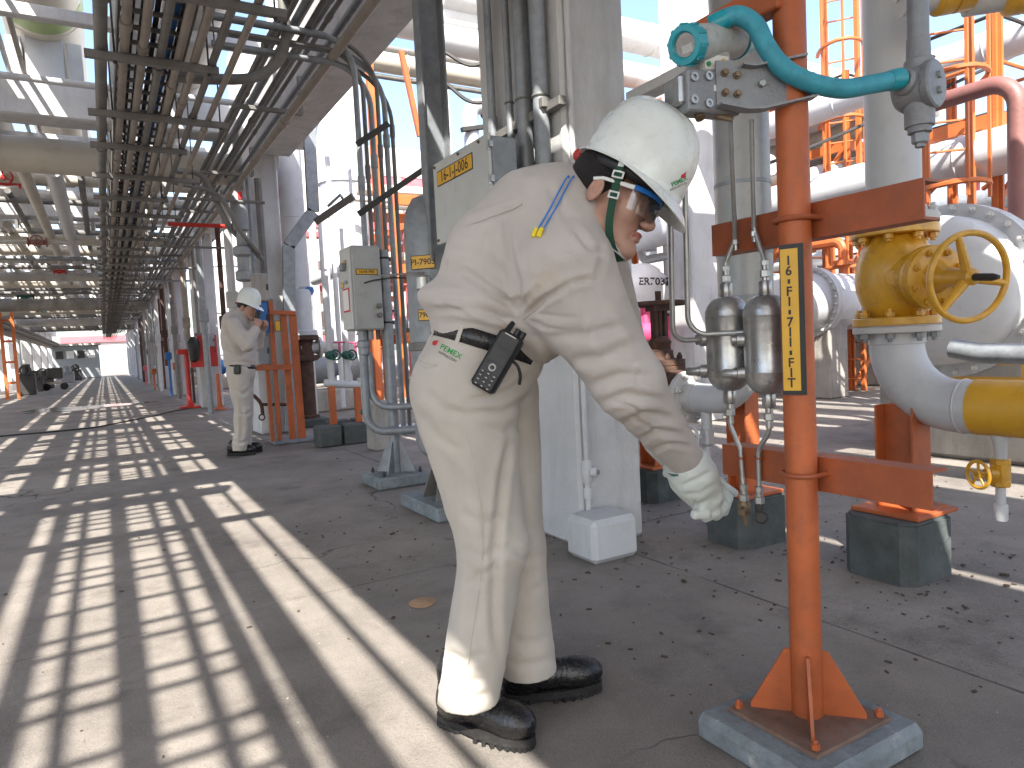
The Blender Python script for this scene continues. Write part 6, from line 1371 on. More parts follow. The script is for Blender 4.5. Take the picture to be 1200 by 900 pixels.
# ---------------------------------------------------------------- the second worker, talking on a radio
k2 = 7.62
w2 = thing('person', 'worker in beige uniform standing by the orange frame holding a radio to his mouth', 'person', tuple(G(283, 531)))
def tr2(P):
    d = s_ell(P, K(283, 437, k2), (0.145, 0.13, 0.185), (R3, U3, F3))
    d = smin(d, s_ell(P, K(283, 430, k2), (0.14, 0.09, 0.17), (R3, U3, F3)), 0.04)
    a = smin(s_cap(P, K(280, 443, k2-0.09), K(284, 484, k2-0.1), 0.118, 0.080), s_cap(P, K(284, 484, k2-0.1), K(280, 535, k2-0.1), 0.080, 0.076), 0.03)
    c_ = smin(s_cap(P, K(285, 443, k2+0.09), K(288, 484, k2+0.1), 0.118, 0.080), s_cap(P, K(288, 484, k2+0.1), K(286, 533, k2+0.1), 0.080, 0.076), 0.03)
    d = smin(smin(d, a, 0.03), c_, 0.015); d = np.maximum(d, (P@U3.astype(np.float32))-np.float32(K(283, 425, k2)@U3)); return np.maximum(d, 0.055-P[:, 2])
lo, hi = bounds([K(255, 415, k2-0.35), K(315, 545, k2-0.35), K(255, 415, k2+0.35), K(315, 545, k2+0.35)], 0.02); lo[2] = 0
v, f = snet(tr2, lo, hi, 0.016); v = np_smooth(v, f, 1); v = folds(v, f, [([(270, 455), (285, 462), (298, 452)], 2, 0.014), ([(274, 482), (288, 486), (298, 480)], 2, 0.012), ([(270, 515), (282, 520), (294, 514)], 1.6, 0.014), ([(283, 470), (284, 500), (282, 520)], 2, 0.012)]); v = cloth_noise(v, f, 0.006, 18); part_np('trousers', v, f, MATS['trouser_khaki'], w2)
def sh2(P):
    d = s_cap(P, K(282, 424, k2), K(280, 400, k2), 0.165, 0.175, F3, 1.1)
    d = smin(d, s_cap(P, K(280, 400, k2), K(277, 380, k2), 0.165, 0.15, F3, 1.25), 0.05)
    d = smin(d, s_cap(P, K(280, 376, k2), K(284, 367, k2), 0.10, 0.075), 0.03)
    d = smin(d, smin(s_cap(P, K(272, 379, k2-0.19), K(290, 404, k2-0.24), 0.085, 0.070), s_cap(P, K(290, 404, k2-0.24), K(299, 387, k2-0.15), 0.070, 0.048), 0.03), 0.03)
    d = smin(d, smin(s_cap(P, K(284, 379, k2+0.19), K(301, 404, k2+0.16), 0.085, 0.065), s_cap(P, K(301, 404, k2+0.16), K(307, 389, k2+0.06), 0.065, 0.048), 0.03), 0.03)
    return np.maximum(d, np.float32(K(283, 431, k2)@U3)-(P@U3.astype(np.float32)))
lo, hi = bounds([K(250, 355, k2-0.45), K(320, 440, k2-0.45), K(250, 355, k2+0.45), K(320, 440, k2+0.45)], 0.0)
v, f = snet(sh2, lo, hi, 0.015); v = np_smooth(v, f, 1); v = folds(v, f, [([(262, 410), (280, 418), (296, 410)], 2.2, 0.014), ([(280, 390), (290, 396), (300, 392)], 1.8, 0.012), ([(268, 425), (284, 423), (298, 427)], 1.6, 0.012), ([(264, 385), (272, 400), (280, 408)], 2, 0.012)]); v = cloth_noise(v, f, 0.006, 18); part_np('shirt', v, f, MATS['shirt_khaki'], w2)
h2 = K(289, 362, k2); g1 = unit(R3*0.97-U3*0.20-F3*0.12); g3 = unit(U3+R3*0.2); g3 = unit(g3-g1*(g3@g1)); g2 = np.cross(g3, g1); HA2 = (g1, g2, g3)
def H2(a, b_, c_): return h2+g1*a+g2*b_+g3*c_
def hd2(P):
    d = s_ell(P, H2(-0.004, 0, 0.045), (0.098, 0.077, 0.095), HA2); d = smin(d, s_ell(P, H2(0.036, 0, -0.030), (0.062, 0.060, 0.085), HA2), 0.03)
    d = smin(d, s_cap(P, H2(0.094, 0, 0.008), H2(0.120, 0, -0.030), 0.010, 0.015), 0.01); d = smin(d, s_ell(P, H2(0.084, 0, -0.098), (0.024, 0.026, 0.022), HA2), 0.015)
    d = smin(d, s_ell(P, H2(0.097, 0, -0.064), (0.012, 0.024, 0.010), HA2), 0.006)
    for s in (-1, 1): d = smin(d, s_ell(P, H2(-0.010, s*0.080, -0.004), (0.022, 0.012, 0.035), HA2), 0.008); d = smin(d, s_cap(P, H2(0.088, s*0.012, 0.022), H2(0.076, s*0.048, 0.018), 0.013, 0.012), 0.012)
    d = smin(d, s_cap(P, H2(-0.02, 0, -0.055), K(283, 374, k2), 0.056, 0.065), 0.03)
    for (wx, wy, wk, hx, hy, hk) in ((299, 386, k2-0.15, 302, 378, k2-0.10), (307, 388, k2+0.06, 310, 380, k2+0.02)):
        hand = s_cap(P, K(wx, wy, wk), K(hx, hy, hk), 0.036, 0.044, F3, 0.7)
        for j in range(4): hand = smin(hand, smin(s_cap(P, K(hx, hy, hk), K(hx-1+1.2*j*0.3, hy-3.5, hk-0.035+0.023*j), 0.014, 0.0125), s_cap(P, K(hx-1+1.2*j*0.3, hy-3.5, hk-0.035+0.023*j), K(hx-4+0.4*j, hy-4.5+j*0.8, hk-0.035+0.023*j), 0.0125, 0.011), 0.004), 0.006)
        hand = smin(hand, s_cap(P, K(hx-1, hy+3, hk), K(hx-4.5, hy-1, hk+0.02), 0.016, 0.012), 0.008); d = np.minimum(d, hand)
    return d
lo, hi = bounds([K(268, 340, k2-0.35), K(322, 400, k2-0.35), K(268, 340, k2+0.35), K(322, 400, k2+0.35)], 0.0)
v, f = snet(hd2, lo, hi, 0.0085); part_np('body', v, f, skin, w2)
def hr2(P):
    d = s_ell(P, H2(-0.012, 0, 0.044), (0.102, 0.083, 0.098), HA2); q = P-h2.astype(np.float32); a = q@g1.astype(np.float32); c_ = q@g3.astype(np.float32)
    return np.maximum(np.maximum(d, a-0.045+np.clip(0.03-c_, 0, 1)*1.15), -(c_+0.05))
lo, hi = bounds([H2(a, b_, c_) for a in (-0.13, 0.1) for b_ in (-0.11, 0.11) for c_ in (-0.09, 0.16)], 0.01)
v, f = snet(hr2, lo, hi, 0.009); part_np('hair', v, f, hair_mat, w2)
c2 = K(283, 430, k2); b = MB(); ring = [c2 + R3*0.150*math.cos(2*math.pi*j/40) + F3*0.182*math.sin(2*math.pi*j/40) for j in range(40)]
b.add([Vector(q-U3*0.022) for q in ring]+[Vector(q+U3*0.022) for q in ring], [(j, (j+1) % 40, 40+(j+1) % 40, 40+j) for j in range(40)]); bl = part('belt', b, leather, w2); so = bl.modifiers.new('thickness', 'SOLIDIFY'); so.thickness = 0.006
b = MB(); b.obox(Vector(K(278, 433, k2-0.215)), (RGT, UPV, FWD), (0.07, 0.10, 0.04), bev=0.01); part('belt_pouch', b, black, w2)
s2 = Vector(G(283, 532)); td = (RGT - Vector((0, 0, RGT.z))).normalized()
fd = Vector((FWD.x, FWD.y, 0)).normalized()
for k_ in (-0.1, 0.1):
    hl = s2 + fd*k_ - td*0.11; boot(w2, hl, hl+td*0.3, 0.12, 0.009)
helmet('white hard hat on the worker talking on the radio', Vector(H2(0.004, 0, 0.055)), g1, g3, 'white hard hats', 1.04, 40)
r2 = thing('handheld_radio', 'small black radio held at the mouth of the distant worker', 'radio', Vector(K(299, 376, k2-0.10))); rx2 = Vector(H2(0.150, -0.02, -0.06))
b = MB(); b.obox(rx2, (Vector(g1), Vector(g2), Vector(g3)), (0.045, 0.055, 0.11), bev=0.008); part('case', b, black, r2)
b = MB(); b.tube([rx2+Vector(g3)*0.05+Vector(g2)*0.015, rx2+Vector(g3)*0.13+Vector(g2)*0.015], 0.008, 8); part('antenna', b, black, r2)

# ================================================================ plant around the aisle
def bar(b, p, q, w, d=None, ref=(0, 1, 0)):
    p, q = Vector(p), Vector(q); z = (q-p); L_ = z.length; z.normalize(); x = Vector(ref).cross(z)
    if x.length < 1e-3: x = Vector((1, 0, 0)).cross(z)
    x.normalize(); y = z.cross(x); b.obox((p+q)/2, (x, y, z), (w, d or w, L_), bev=min(w, d or w)*0.06)
    return b
# ---- orange frame with boxes by the second column
FY = 8.70
t = thing('instrument_support', 'orange steel frame carrying boxes in front of the second white column', 'frame', G(340, 512))
for (a, c_, w) in (((312, 430), (319.5, 512), 0.045), ((316, 353), (328, 514), 0.05), ((330, 369), (343, 511), 0.075), ((341, 366), (354, 513), 0.085)):
    p, q = AY(*a, FY), AY(*c_, FY); q.z = 0.035; p.x = q.x - (q.x-p.x)*0.55
    b = MB(); bar(b, q, p, w, 0.05); part('post', b, orange, t)
for (a, c_, w) in (((316, 366), (346, 367), 0.05), ((296, 431), (342, 430), 0.07)):
    p, q = AY(*a, FY-0.04), AY(*c_, FY-0.04); b = MB(); bar(b, p, q, 0.05, w, (0, 0, 1)); part('rail', b, orange, t)
p = AY(325.5, 382, FY-0.07); tag(t, p, (1, 0, 0), (0, 0, 1), 0.07, 0.13, None, 0.02, 0.008)
b = MB(); p = G(343, 517); b.box((p.x+0.05, FY, 0.02), (0.62, 0.35, 0.04), bev=0.01); single('concrete_pad', b, pad_mat, 'thin pad under the orange frame by the second column', 'pad')
def sbox(name, label, cat, x0, y0, x1, y1, Y, dep, m, door=True):
    a, c_ = AY(x0, y0, Y), AY(x1, y1, Y); t = thing(name, label, cat, ((a.x+c_.x)/2, Y, c_.z))
    b = MB(); b.box(((a.x+c_.x)/2, Y+dep/2, (a.z+c_.z)/2), (abs(c_.x-a.x), dep, abs(a.z-c_.z)), bev=0.01); part('enclosure', b, m, t)
    if door:
        b = MB(); b.box(((a.x+c_.x)/2, Y-0.006, (a.z+c_.z)/2), (abs(c_.x-a.x)*0.9, 0.012, abs(a.z-c_.z)*0.92), bev=0.004); d = part('door', b, m, t)
        b = MB(); b.box((c_.x-abs(c_.x-a.x)*0.12, Y-0.018, (a.z+c_.z)/2), (0.02, 0.02, 0.07), bev=0.003); part('handle', b, dark_steel, d)
    return t
sbox('instrument_box', 'weathered grey box on top of the orange frame', 'box', 297, 320, 316, 353, FY-0.02, 0.2, raw_conc)
sbox('phone_box', 'blue box on the orange frame in front of the second worker', 'box', 298, 354, 316, 390, FY-0.02, 0.2, blue_box)
sbox('instrument_cluster', 'grey fittings box under the blue box on the orange frame', 'box', 301, 394, 317, 428, FY+0.02, 0.18, cast_grey)
p = AY(296, 300, 9.3); t = thing('pump_motor', 'grey vertical motor with stacked fittings above the orange frame', 'motor', (p.x, 9.3, 2.2))
b = MB(); z = AY(300, 330, 9.3).z; zt = AY(295, 225, 9.3).z
b.lathe([(0.06, z), (0.10, z+0.02), (0.10, z+0.12), (0.07, z+0.14), (0.07, z+0.3), (0.11, z+0.33), (0.11, z+0.42), (0.06, z+0.45), (0.06, z+0.62), (0.10, z+0.64), (0.10, zt-0.1), (0.05, zt)], (p.x-0.12, 9.3, 0), (0, 0, 1), 20); part('body', b, cast_grey, t)
b = MB(); q = AY(281, 229, 9.2); b.box((q.x, 9.2, q.z), (0.05, 0.03, 0.09)); part('red_label', b, red_ink, t)
# hand valve and hook at the base of the second column
b = MB(); b.tube(spline([AY(293, 461, 9.0), AY(300, 466, 9.0), AY(306, 474, 9.0), AY(308, 486, 9.0)], 6), 0.022, 10); b.tube([AY(306, 474, 9.0), AY(338, 474, 9.0)], 0.02, 10); b.torus(AY(307, 489, 8.95), (0.2, -1, 0), 0.035, 0.009, 18, 6)
single('hose_bib', b, rust, 'rusty pipe tap at the foot of the second column', 'tap')

# ---- white column cladding pipes, sloping duct and lamp between second column and control box
def vpipe(label, px, Y, r, z0, z1, m, name='vertical_pipe', n=16, group=None):
    p = AY(px, 300, Y); t = thing(name, label, 'pipe', (p.x, Y, z0), group)
    b = MB(); b.tube([(p.x, Y, z0), (p.x, Y, z1)], r, n); part('barrel', b, m, t)
    b = MB()
    for k in range(3): b.torus((p.x, Y, z0+(z1-z0)*(0.22+0.27*k)), (0, 0, 1), r+0.001, 0.007, n, 5)
    part('seams', b, m, t, kind='stuff'); return p
vpipe('broad white vertical pipe right of the second column', 346, 11.2, 0.19, 0.0, 6.5, white_pipe)
t = thing('cable_duct', 'galvanised cable duct that steps sideways on its way down', 'duct', AY(338, 400, 9.6))
P_ = [AY(341, 505, 9.7), AY(338, 288, 9.7), AY(367, 248, 9.7), AY(362, 150, 9.7), AY(361, 60, 9.7)]
for i in range(4):
    b = MB(); bar(b, P_[i], P_[i+1], 0.16, 0.07); part('section', b, galv, t)
t = thing('strip_lamp', 'dark strip lamp sticking out on an arm beside the cable duct', 'lamp', AY(371, 260, 9.0))
b = MB(); bar(b, AY(370, 260, 9.0), AY(414, 230, 8.6), 0.09, 0.06); part('housing', b, lamp_body, t)
b = MB(); b.tube([AY(384, 242, 9.2), AY(399, 228, 9.1), AY(401, 232, 8.9)], 0.02, 8); part('arm', b, galv, t)
for i, (px, Y, r) in enumerate(((377, 12.2, 0.035), (391, 12.0, 0.045), (401, 12.6, 0.05), (416, 12.4, 0.035), (384, 13.5, 0.03))):
    vpipe(f'{ORD[i]} thin white vertical pipe left of the control box', px, Y, r, 0.1, 4.4 if i % 2 else 3.3, white_pipe, 'thin_pipe', 10, 'thin white pipes left of the control box')
t = thing('transmitter', 'small blue capped transmitter on the white pipes behind the orange frame', 'transmitter', AY(357, 350, 10.6))
b = MB(); b.lathe([(0.05, -0.08), (0.06, -0.06), (0.06, 0.06), (0.05, 0.08)], AY(357, 340, 10.6), (1, -0.5, 0), 16); part('housing', b, transm_grey, t)
b = MB(); b.lathe([(0.062, 0.06), (0.065, 0.07), (0.065, 0.12), (0.055, 0.13)], AY(357, 340, 10.6), (0.6, -0.8, -0.2), 16); part('end_cap', b, blue_box, t)
b = MB(); b.tube(spline([AY(360, 345, 10.6), AY(363, 360, 10.6), AY(358, 370, 10.6), AY(352, 374, 10.6)], 6), 0.015, 8); part('cable', b, black, t)
tag(t, AY(358, 361, 10.55), (1, 0, 0), (0, 0, 1), 0.2, 0.06, None, 0.02, 0.008, sign_orange)
t = thing('vertical_pump', 'white and rusty vertical pump column right of the orange frame', 'pump', G(356, 497))
px_ = AY(357, 420, 10.4); b = MB(); b.lathe([(0.16, 0.12), (0.16, 0.16), (0.12, 0.17), (0.12, 0.95), (0.2, 0.97), (0.2, 1.03), (0.13, 1.05), (0.13, 1.25), (0.22, 1.27), (0.22, 1.33)], (px_.x, 10.4, 0), (0, 0, 1), 20); part('stand', b, rust, t)
b = MB(); b.lathe([(0.21, 1.335), (0.21, 1.40), (0.15, 1.42), (0.15, 1.95), (0.12, 2.0)], (px_.x, 10.4, 0), (0, 0, 1), 20); part('casing', b, white_pipe, t)
b = MB(); b.tube([(px_.x, 10.4, 1.15), (px_.x+0.5, 10.4, 1.15)], 0.09, 14); b.lathe([(0.16, 0.2), (0.16, 0.24)], (px_.x, 10.4, 1.15), (1, 0, 0), 18); part('outlet', b, white_rusty, t)
b = MB(); b.box((px_.x, 10.4, 0.06), (0.5, 0.5, 0.12), bev=0.02); single('concrete_block', b, plinth, 'grey block under the rusty pump column', 'concrete block')
# low manifold with green valves, orange legs and grey blocks
MY = 8.0; t = thing('drain_manifold', 'white drain manifold with green valves behind the control box', 'manifold', G(390, 500))
p0, p1 = AY(380, 449, MY), AY(424, 451, MY); b = MB(); b.tube([p0, p1], 0.045, 14); part('header', b, white_pipe, t)
for px in (389, 408):
    a, c_ = AY(px, 449, MY), AY(px, 385, MY); b = MB(); b.tube([(a.x, MY, a.z), (a.x, MY, c_.z+0.6)], 0.038, 12); part('branch', b, white_pipe, t)
    q = AY(px+2, 416, MY-0.06); b = MB(); b.sphere((a.x, MY-0.05, q.z), 0.065, 12, 8, (1.2, 0.8, 0.8)); b.tube([(a.x, MY-0.05, q.z), (a.x, MY-0.22, q.z)], 0.02, 8); b.torus((a.x, MY-0.22, q.z), (0, 1, 0), 0.055, 0.010, 18, 6); part('valve', b, green_valve, t)
    b = MB(); b.torus((a.x+0.1, MY-0.05, q.z+0.14), (0, 0, 1), 0.06, 0.010, 18, 6); b.tube([(a.x+0.1, MY-0.05, q.z), (a.x+0.1, MY-0.05, q.z+0.14)], 0.014, 8); part('handwheel', b, magenta, t)
for px in (388, 418):
    a = AY(px, 450, MY); b = MB(); b.box((a.x, MY, (a.z+0.1)/2+0.05), (0.07, 0.07, a.z-0.15), bev=0.004); part('leg', b, orange, t)
b = MB(); q = AY(424, 482, MY); b.tube([(q.x, MY, 0.75), (q.x, MY, 0.12), (q.x+0.9, MY, 0.12)], 0.035, 10); part('drain_line', b, white_pipe, t)
b = MB(); q = AY(430, 482, MY); b.sphere((q.x, MY, q.z), 0.08, 12, 8, (1.5, 0.8, 0.8)); part('valve', b, green_valve, t)
for n_, px in enumerate((383, 396, 413, 425)):
    q = AY(px, 492, MY-0.05+0.5*(n_ % 2)); b = MB(); b.box((q.x, MY-0.05+0.5*(n_ % 2), 0.12), (0.27, 0.25, 0.24), bev=0.02); single('concrete_block', b, plinth, f'{ORD[n_]} from the left of the small grey blocks under the drain manifold', 'concrete block', group='small blocks under the drain manifold')
q = AY(447, 480, 7.2); b = MB(); b.box((q.x, 7.2, 0.26), (0.28, 0.28, 0.52), bev=0.02); single('concrete_block', b, raw_conc, 'tall pale block behind the control box post', 'concrete block')
# orange posts and brace behind the box
for n_, (px, Y, z1, w) in enumerate(((451, 8.6, 5.5, 0.09), (439, 13.0, 2.6, 0.14), (429, 15.0, 2.2, 0.16))):
    p = AY(px, 380, Y); b = MB(); b.box((p.x, Y, z1/2), (w, w, z1), bev=0.005); single('steel_post', b, bright_orange if n_ == 0 else orange, ['tall sunlit orange post behind the control box', 'short orange post left of the control box post', 'farther orange post behind the green valves'][n_], 'post')
b = MB(); bar(b, AY(470, 60, 9.5), AY(492, 160, 9.5), 0.07); single('steel_brace', b, orange, 'thin orange diagonal brace left of the steel channel', 'brace')

# ---- stuff on the further columns
sbox('hose_cabinet', 'red hose cabinet fixed to the third white column', 'cabinet', 230.5, 393, 256, 429, 15.9, 0.25, red_paint)
sbox('meter_panel', 'small grey panel above the red hose cabinet', 'panel', 243, 391, 252, 406, 15.75, 0.1, galv)
t = thing('hydrant_post', 'red post with a red box on top in the aisle', 'post', G(223, 478)); q = G(223, 478)
b = MB(); b.box((q.x, q.y, 0.02), (0.42, 0.42, 0.05), bev=0.01); b.tube([(q.x, q.y, 0), (q.x, q.y, 0.16), (q.x, q.y, 1.2)], [0.12, 0.055, 0.05], 12); part('post', b, red_paint, t)
b = MB(); b.box((q.x-0.06, q.y, 1.24), (0.24, 0.16, 0.12), bev=0.01); part('box', b, red_paint, t)
t = thing('covered_extinguisher', 'dark covered extinguisher hanging beside the red cabinet', 'extinguisher', AY(227, 421, 15.8)); q = AY(227, 409, 15.8)
b = MB(); b.lathe([(0.03, -0.27), (0.08, -0.24), (0.115, 0), (0.12, 0.14), (0.05, 0.25)], q, (0, 0, 1), 14); part('cover', b, black, t)
b = MB(); b.box((q.x+0.05, 15.9, q.z-0.32), (0.25, 0.2, 0.12)); part('bracket', b, red_paint, t)
t = thing('floor_stand', 'small orange stand on the floor beside the second worker', 'stand', G(258, 480)); q = G(258, 480)
b = MB(); b.box((q.x, q.y, 0.015), (0.24, 0.24, 0.03), bev=0.005); b.tube([(q.x, q.y, 0.03), (q.x, q.y, 0.12), (q.x, q.y, 0.75)], [0.09, 0.05, 0.035], 12); part('stand', b, orange, t)
b = MB(); b.tube([(x, y, 0.012) for x, y in [(G(a, c_).x, G(a, c_).y) for a, c_ in ((-60, 517), (0, 512), (60, 507), (110, 502), (150, 494), (180, 488), (205, 482), (222, 479))]], 0.012, 8); single('floor_hose', b, black, 'black hose lying across the aisle to the red post', 'hose')
for n_, (px, py, Y, m, lab) in enumerate(((182, 418, 23.0, blue_box, 'small blue box down the right hand columns'), (190, 430, 22.0, orange, 'orange valve stand beside the blue box down the aisle'), (168, 436, 29.5, orange, 'distant orange stand by the right hand columns'), (160, 432, 36.0, pink_red, 'distant faded red stand by the right hand columns'))):
    q = AY(px, py, Y); b = MB(); b.box((q.x+0.35, Y, q.z), (0.16, 0.14, 0.22), bev=0.02); b.box((q.x+0.35, Y+0.02, q.z/2), (0.06, 0.06, q.z), bev=0.005); b.torus((q.x+0.35, Y-0.12, q.z+0.02), (0, 1, 0), 0.07, 0.015, 14, 6); single('valve_stand' if n_ else 'call_box', b, m, lab, 'stand' if n_ else 'box')
# pipes dropping along the right hand columns
k = 0
for i in range(1, 7):
    for dx, dy in ((0.05, -0.35), (0.20, -0.22), (-0.05, 0.9), (0.12, 2.2), (0.2, 3.6), (0.0, 4.7)):
        y = Y0+BAY*i; b = MB(); r = 0.03+0.015*(k % 3)
        b.tube([(1.72+dx, y+dy+0.1, 0.0 if k % 2 else 0.9), (1.72+dx, y+dy+0.1, 3.4)], r, 8)
        b.box((1.72+dx, y+dy+0.1, 1.5+0.2*(k % 3)), (0.16, 0.12, 0.24), bev=0.01)
        single('drop_conduit', b, (galv, galv_dark, white_pipe, conduit_brown, rust)[k % 5], f'{ORD[k % 6]} conduit dropping in the bay of the {ORD[i]} column after the nearest', 'conduit', group='conduits dropping down the columns'); k += 1
# further vessels and structures behind the right hand columns, seen between them
for i in range(1, 6):
    y = Y0+BAY*i+3.0; t = thing('process_pump', f'{ORD[i-1]} pump skid behind the right hand columns', 'pump', (3.6, y, 0), 'pump skids behind the right hand columns')
    b = MB(); b.box((3.6, y, 0.2), (1.4, 0.7, 0.4), bev=0.03); part('plinth', b, raw_conc, t)
    b = MB(); b.lathe([(0.1, -0.5), (0.25, -0.48), (0.25, 0.0), (0.18, 0.02), (0.12, 0.1), (0.12, 0.25), (0.3, 0.27), (0.32, 0.45), (0.15, 0.5)], (3.6, y, 0.75), (1, 0, 0), 20); part('motor', b, (blue_box, cast_grey, green_valve)[i % 3], t)
    b = MB(); b.tube(fillet([(4.0, y, 0.75), (4.0, y, 2.6), (4.0, y+2.2, 2.6)], 0.25), 0.1, 12); part('discharge', b, white_pipe, t)
for i, (x, y, r, z1, m, lab) in enumerate(((5.2, 16.5, 0.55, 7.5, white_pipe, 'white column vessel behind the second and third columns'), (6.5, 24.0, 0.8, 9.0, cream_pipe, 'cream tower vessel further behind the right hand columns'), (5.0, 33.0, 0.7, 8.0, white_pipe, 'white tower vessel far behind the right hand columns'))):
    t = thing('tower_vessel', lab, 'vessel', (x, y, 0)); b = MB(); b.lathe([(r*1.05, 0), (r*1.05, 0.1), (r, 0.12), (r, z1), (r*0.85, z1+r*0.3), (r*0.5, z1+r*0.5), (0.05, z1+r*0.6)], (x, y, 0), (0, 0, 1), 28); part('shell', b, m, t)
    for zz_ in (1.2, 3.0, 5.0):
        b = MB(); b.lathe([(r+0.002, 0), (r+0.05, 0.01), (r+0.05, 0.08), (r+0.002, 0.09)], (x, y, zz_), (0, 0, 1), 28); part('stiffener_ring', b, m, t)
    b = MB(); b.tube(fillet([(x-r, y-0.2, 0.4), (x-r-0.3, y-0.2, 0.4), (x-r-0.3, y-0.2, z1-1), (x-r+0.1, y-0.2, z1-1)], 0.2), 0.08, 10); part('side_line', b, white_pipe, t)

# ---- steel towers, ladders
def steel_tower(label, x, y, w, d, levels, m, name='access_tower', rail=True, post=0.12, brace=True, kick=None):
    t = thing(name, label, 'tower', (x, y, 0)); h = levels[-1]+1.1
    for sx in (-1, 1):
        for sy in (-1, 1):
            b = MB(); b.box((x+sx*w/2, y+sy*d/2, h/2), (post, post*0.35, h)); b.box((x+sx*w/2, y+sy*d/2, h/2), (post*0.35, post*0.98, h-0.01)); part('post', b, m, t)
    for z in levels:
        for sy in (-1, 1): b = MB(); b.box((x, y+sy*d/2, z-0.08), (w-post*0.5, 0.07, 0.15)); part('beam', b, m, t)
        for sx in (-1, 1): b = MB(); b.box((x+sx*w/2, y, z-0.082), (0.07, d-post*0.5, 0.15)); part('beam', b, m, t)
        b = MB(); nb = int(w/0.12)
        for k in range(nb): b.box((x-w/2+0.06+k*w/nb, y, z+0.012), (0.05, d-0.1, 0.025))
        part('grating', b, galv_dark, t)
        if rail:
            for zz_ in (0.55, 1.05):
                for sy in (-1, 1): b = MB(); b.tube([(x-w/2, y+sy*d/2, z+zz_), (x+w/2, y+sy*d/2, z+zz_)], 0.022, 8); part('handrail', b, dark_steel if zz_ > 1 else m, t)
                for sx in (-1, 1): b = MB(); b.tube([(x+sx*w/2, y-d/2, z+zz_), (x+sx*w/2, y+d/2, z+zz_)], 0.022, 8); part('handrail', b, dark_steel if zz_ > 1 else m, t)
    if brace:
        zs = [0]+list(levels)
        for a, c_ in zip(zs[:-1], zs[1:]):
            b = MB(); bar(b, (x-w/2, y-d/2-0.03, a+0.1), (x+w/2, y-d/2-0.03, c_-0.1), 0.07, 0.05, (0, 1, 0)); part('brace', b, m, t)
            b = MB(); bar(b, (x-w/2-0.03, y+d/2, a+0.1), (x-w/2-0.03, y-d/2, c_-0.1), 0.07, 0.05, (1, 0, 0)); part('brace', b, m, t)
    return t
def caged_ladder(label, x, y, z0, z1, nrm, m):
    n = Vector(nrm).normalized(); s = Vector((-n.y, n.x, 0)); t = thing('caged_ladder', label, 'ladder', (x, y, z0)); o = Vector((x, y, 0))
    for k in (-1, 1): b = MB(); b.box(o+s*0.23*k+Vector((0, 0, (z0+z1)/2)), (0.065, 0.065, z1-z0)); part('rail', b, m, t)
    z = z0+0.2
    while z < z1: b = MB(); b.tube([o+s*0.22+Vector((0, 0, z)), o-s*0.22+Vector((0, 0, z))], 0.014, 6); part('rung', b, m, t); z += 0.32
    z = z0+2.0 if z1-z0 > 3 else z0+0.6
    while z < z1+0.1:
        b = MB(); b.tube([o+s*0.35*math.cos(a)+n*(0.35*math.sin(a)*1.7)+Vector((0, 0, z)) for a in np.linspace(0, math.pi, 13)], 0.03, 6); part('hoop', b, m, t); z += 1.15
    for a in (0.6, 1.57, 2.54): b = MB(); q = o+s*0.35*math.cos(a)+n*(0.35*math.sin(a)*1.7); b.box(q+Vector((0, 0, (z0+z1)/2+0.9)), (0.03, 0.03, max(0.3, z1-z0-1.9))); part('cage_bar', b, m, t)
    return t
q = G(1001, 457); steel_tower('orange access tower left of the yellow valve', q.x+0.9, q.y+0.9, 1.9, 1.8, [1.9, 4.1], bright_orange)
p = AX(991, 100, q.x-0.1); caged_ladder('orange caged ladder on the tower left of the white riser', p.x-0.1, p.y, 0.0, 9.0, (-0.8, -0.6, 0), bright_orange)
steel_tower('orange stair tower right of the white riser', 9.2, 4.55, 1.0, 1.0, [2.3, 3.35], bright_orange)
p = AX(1110, 160, 8.2); caged_ladder('orange caged ladder beside the stair tower', p.x, p.y, 0.5, 5.6, (-0.7, -0.7, 0), bright_orange)

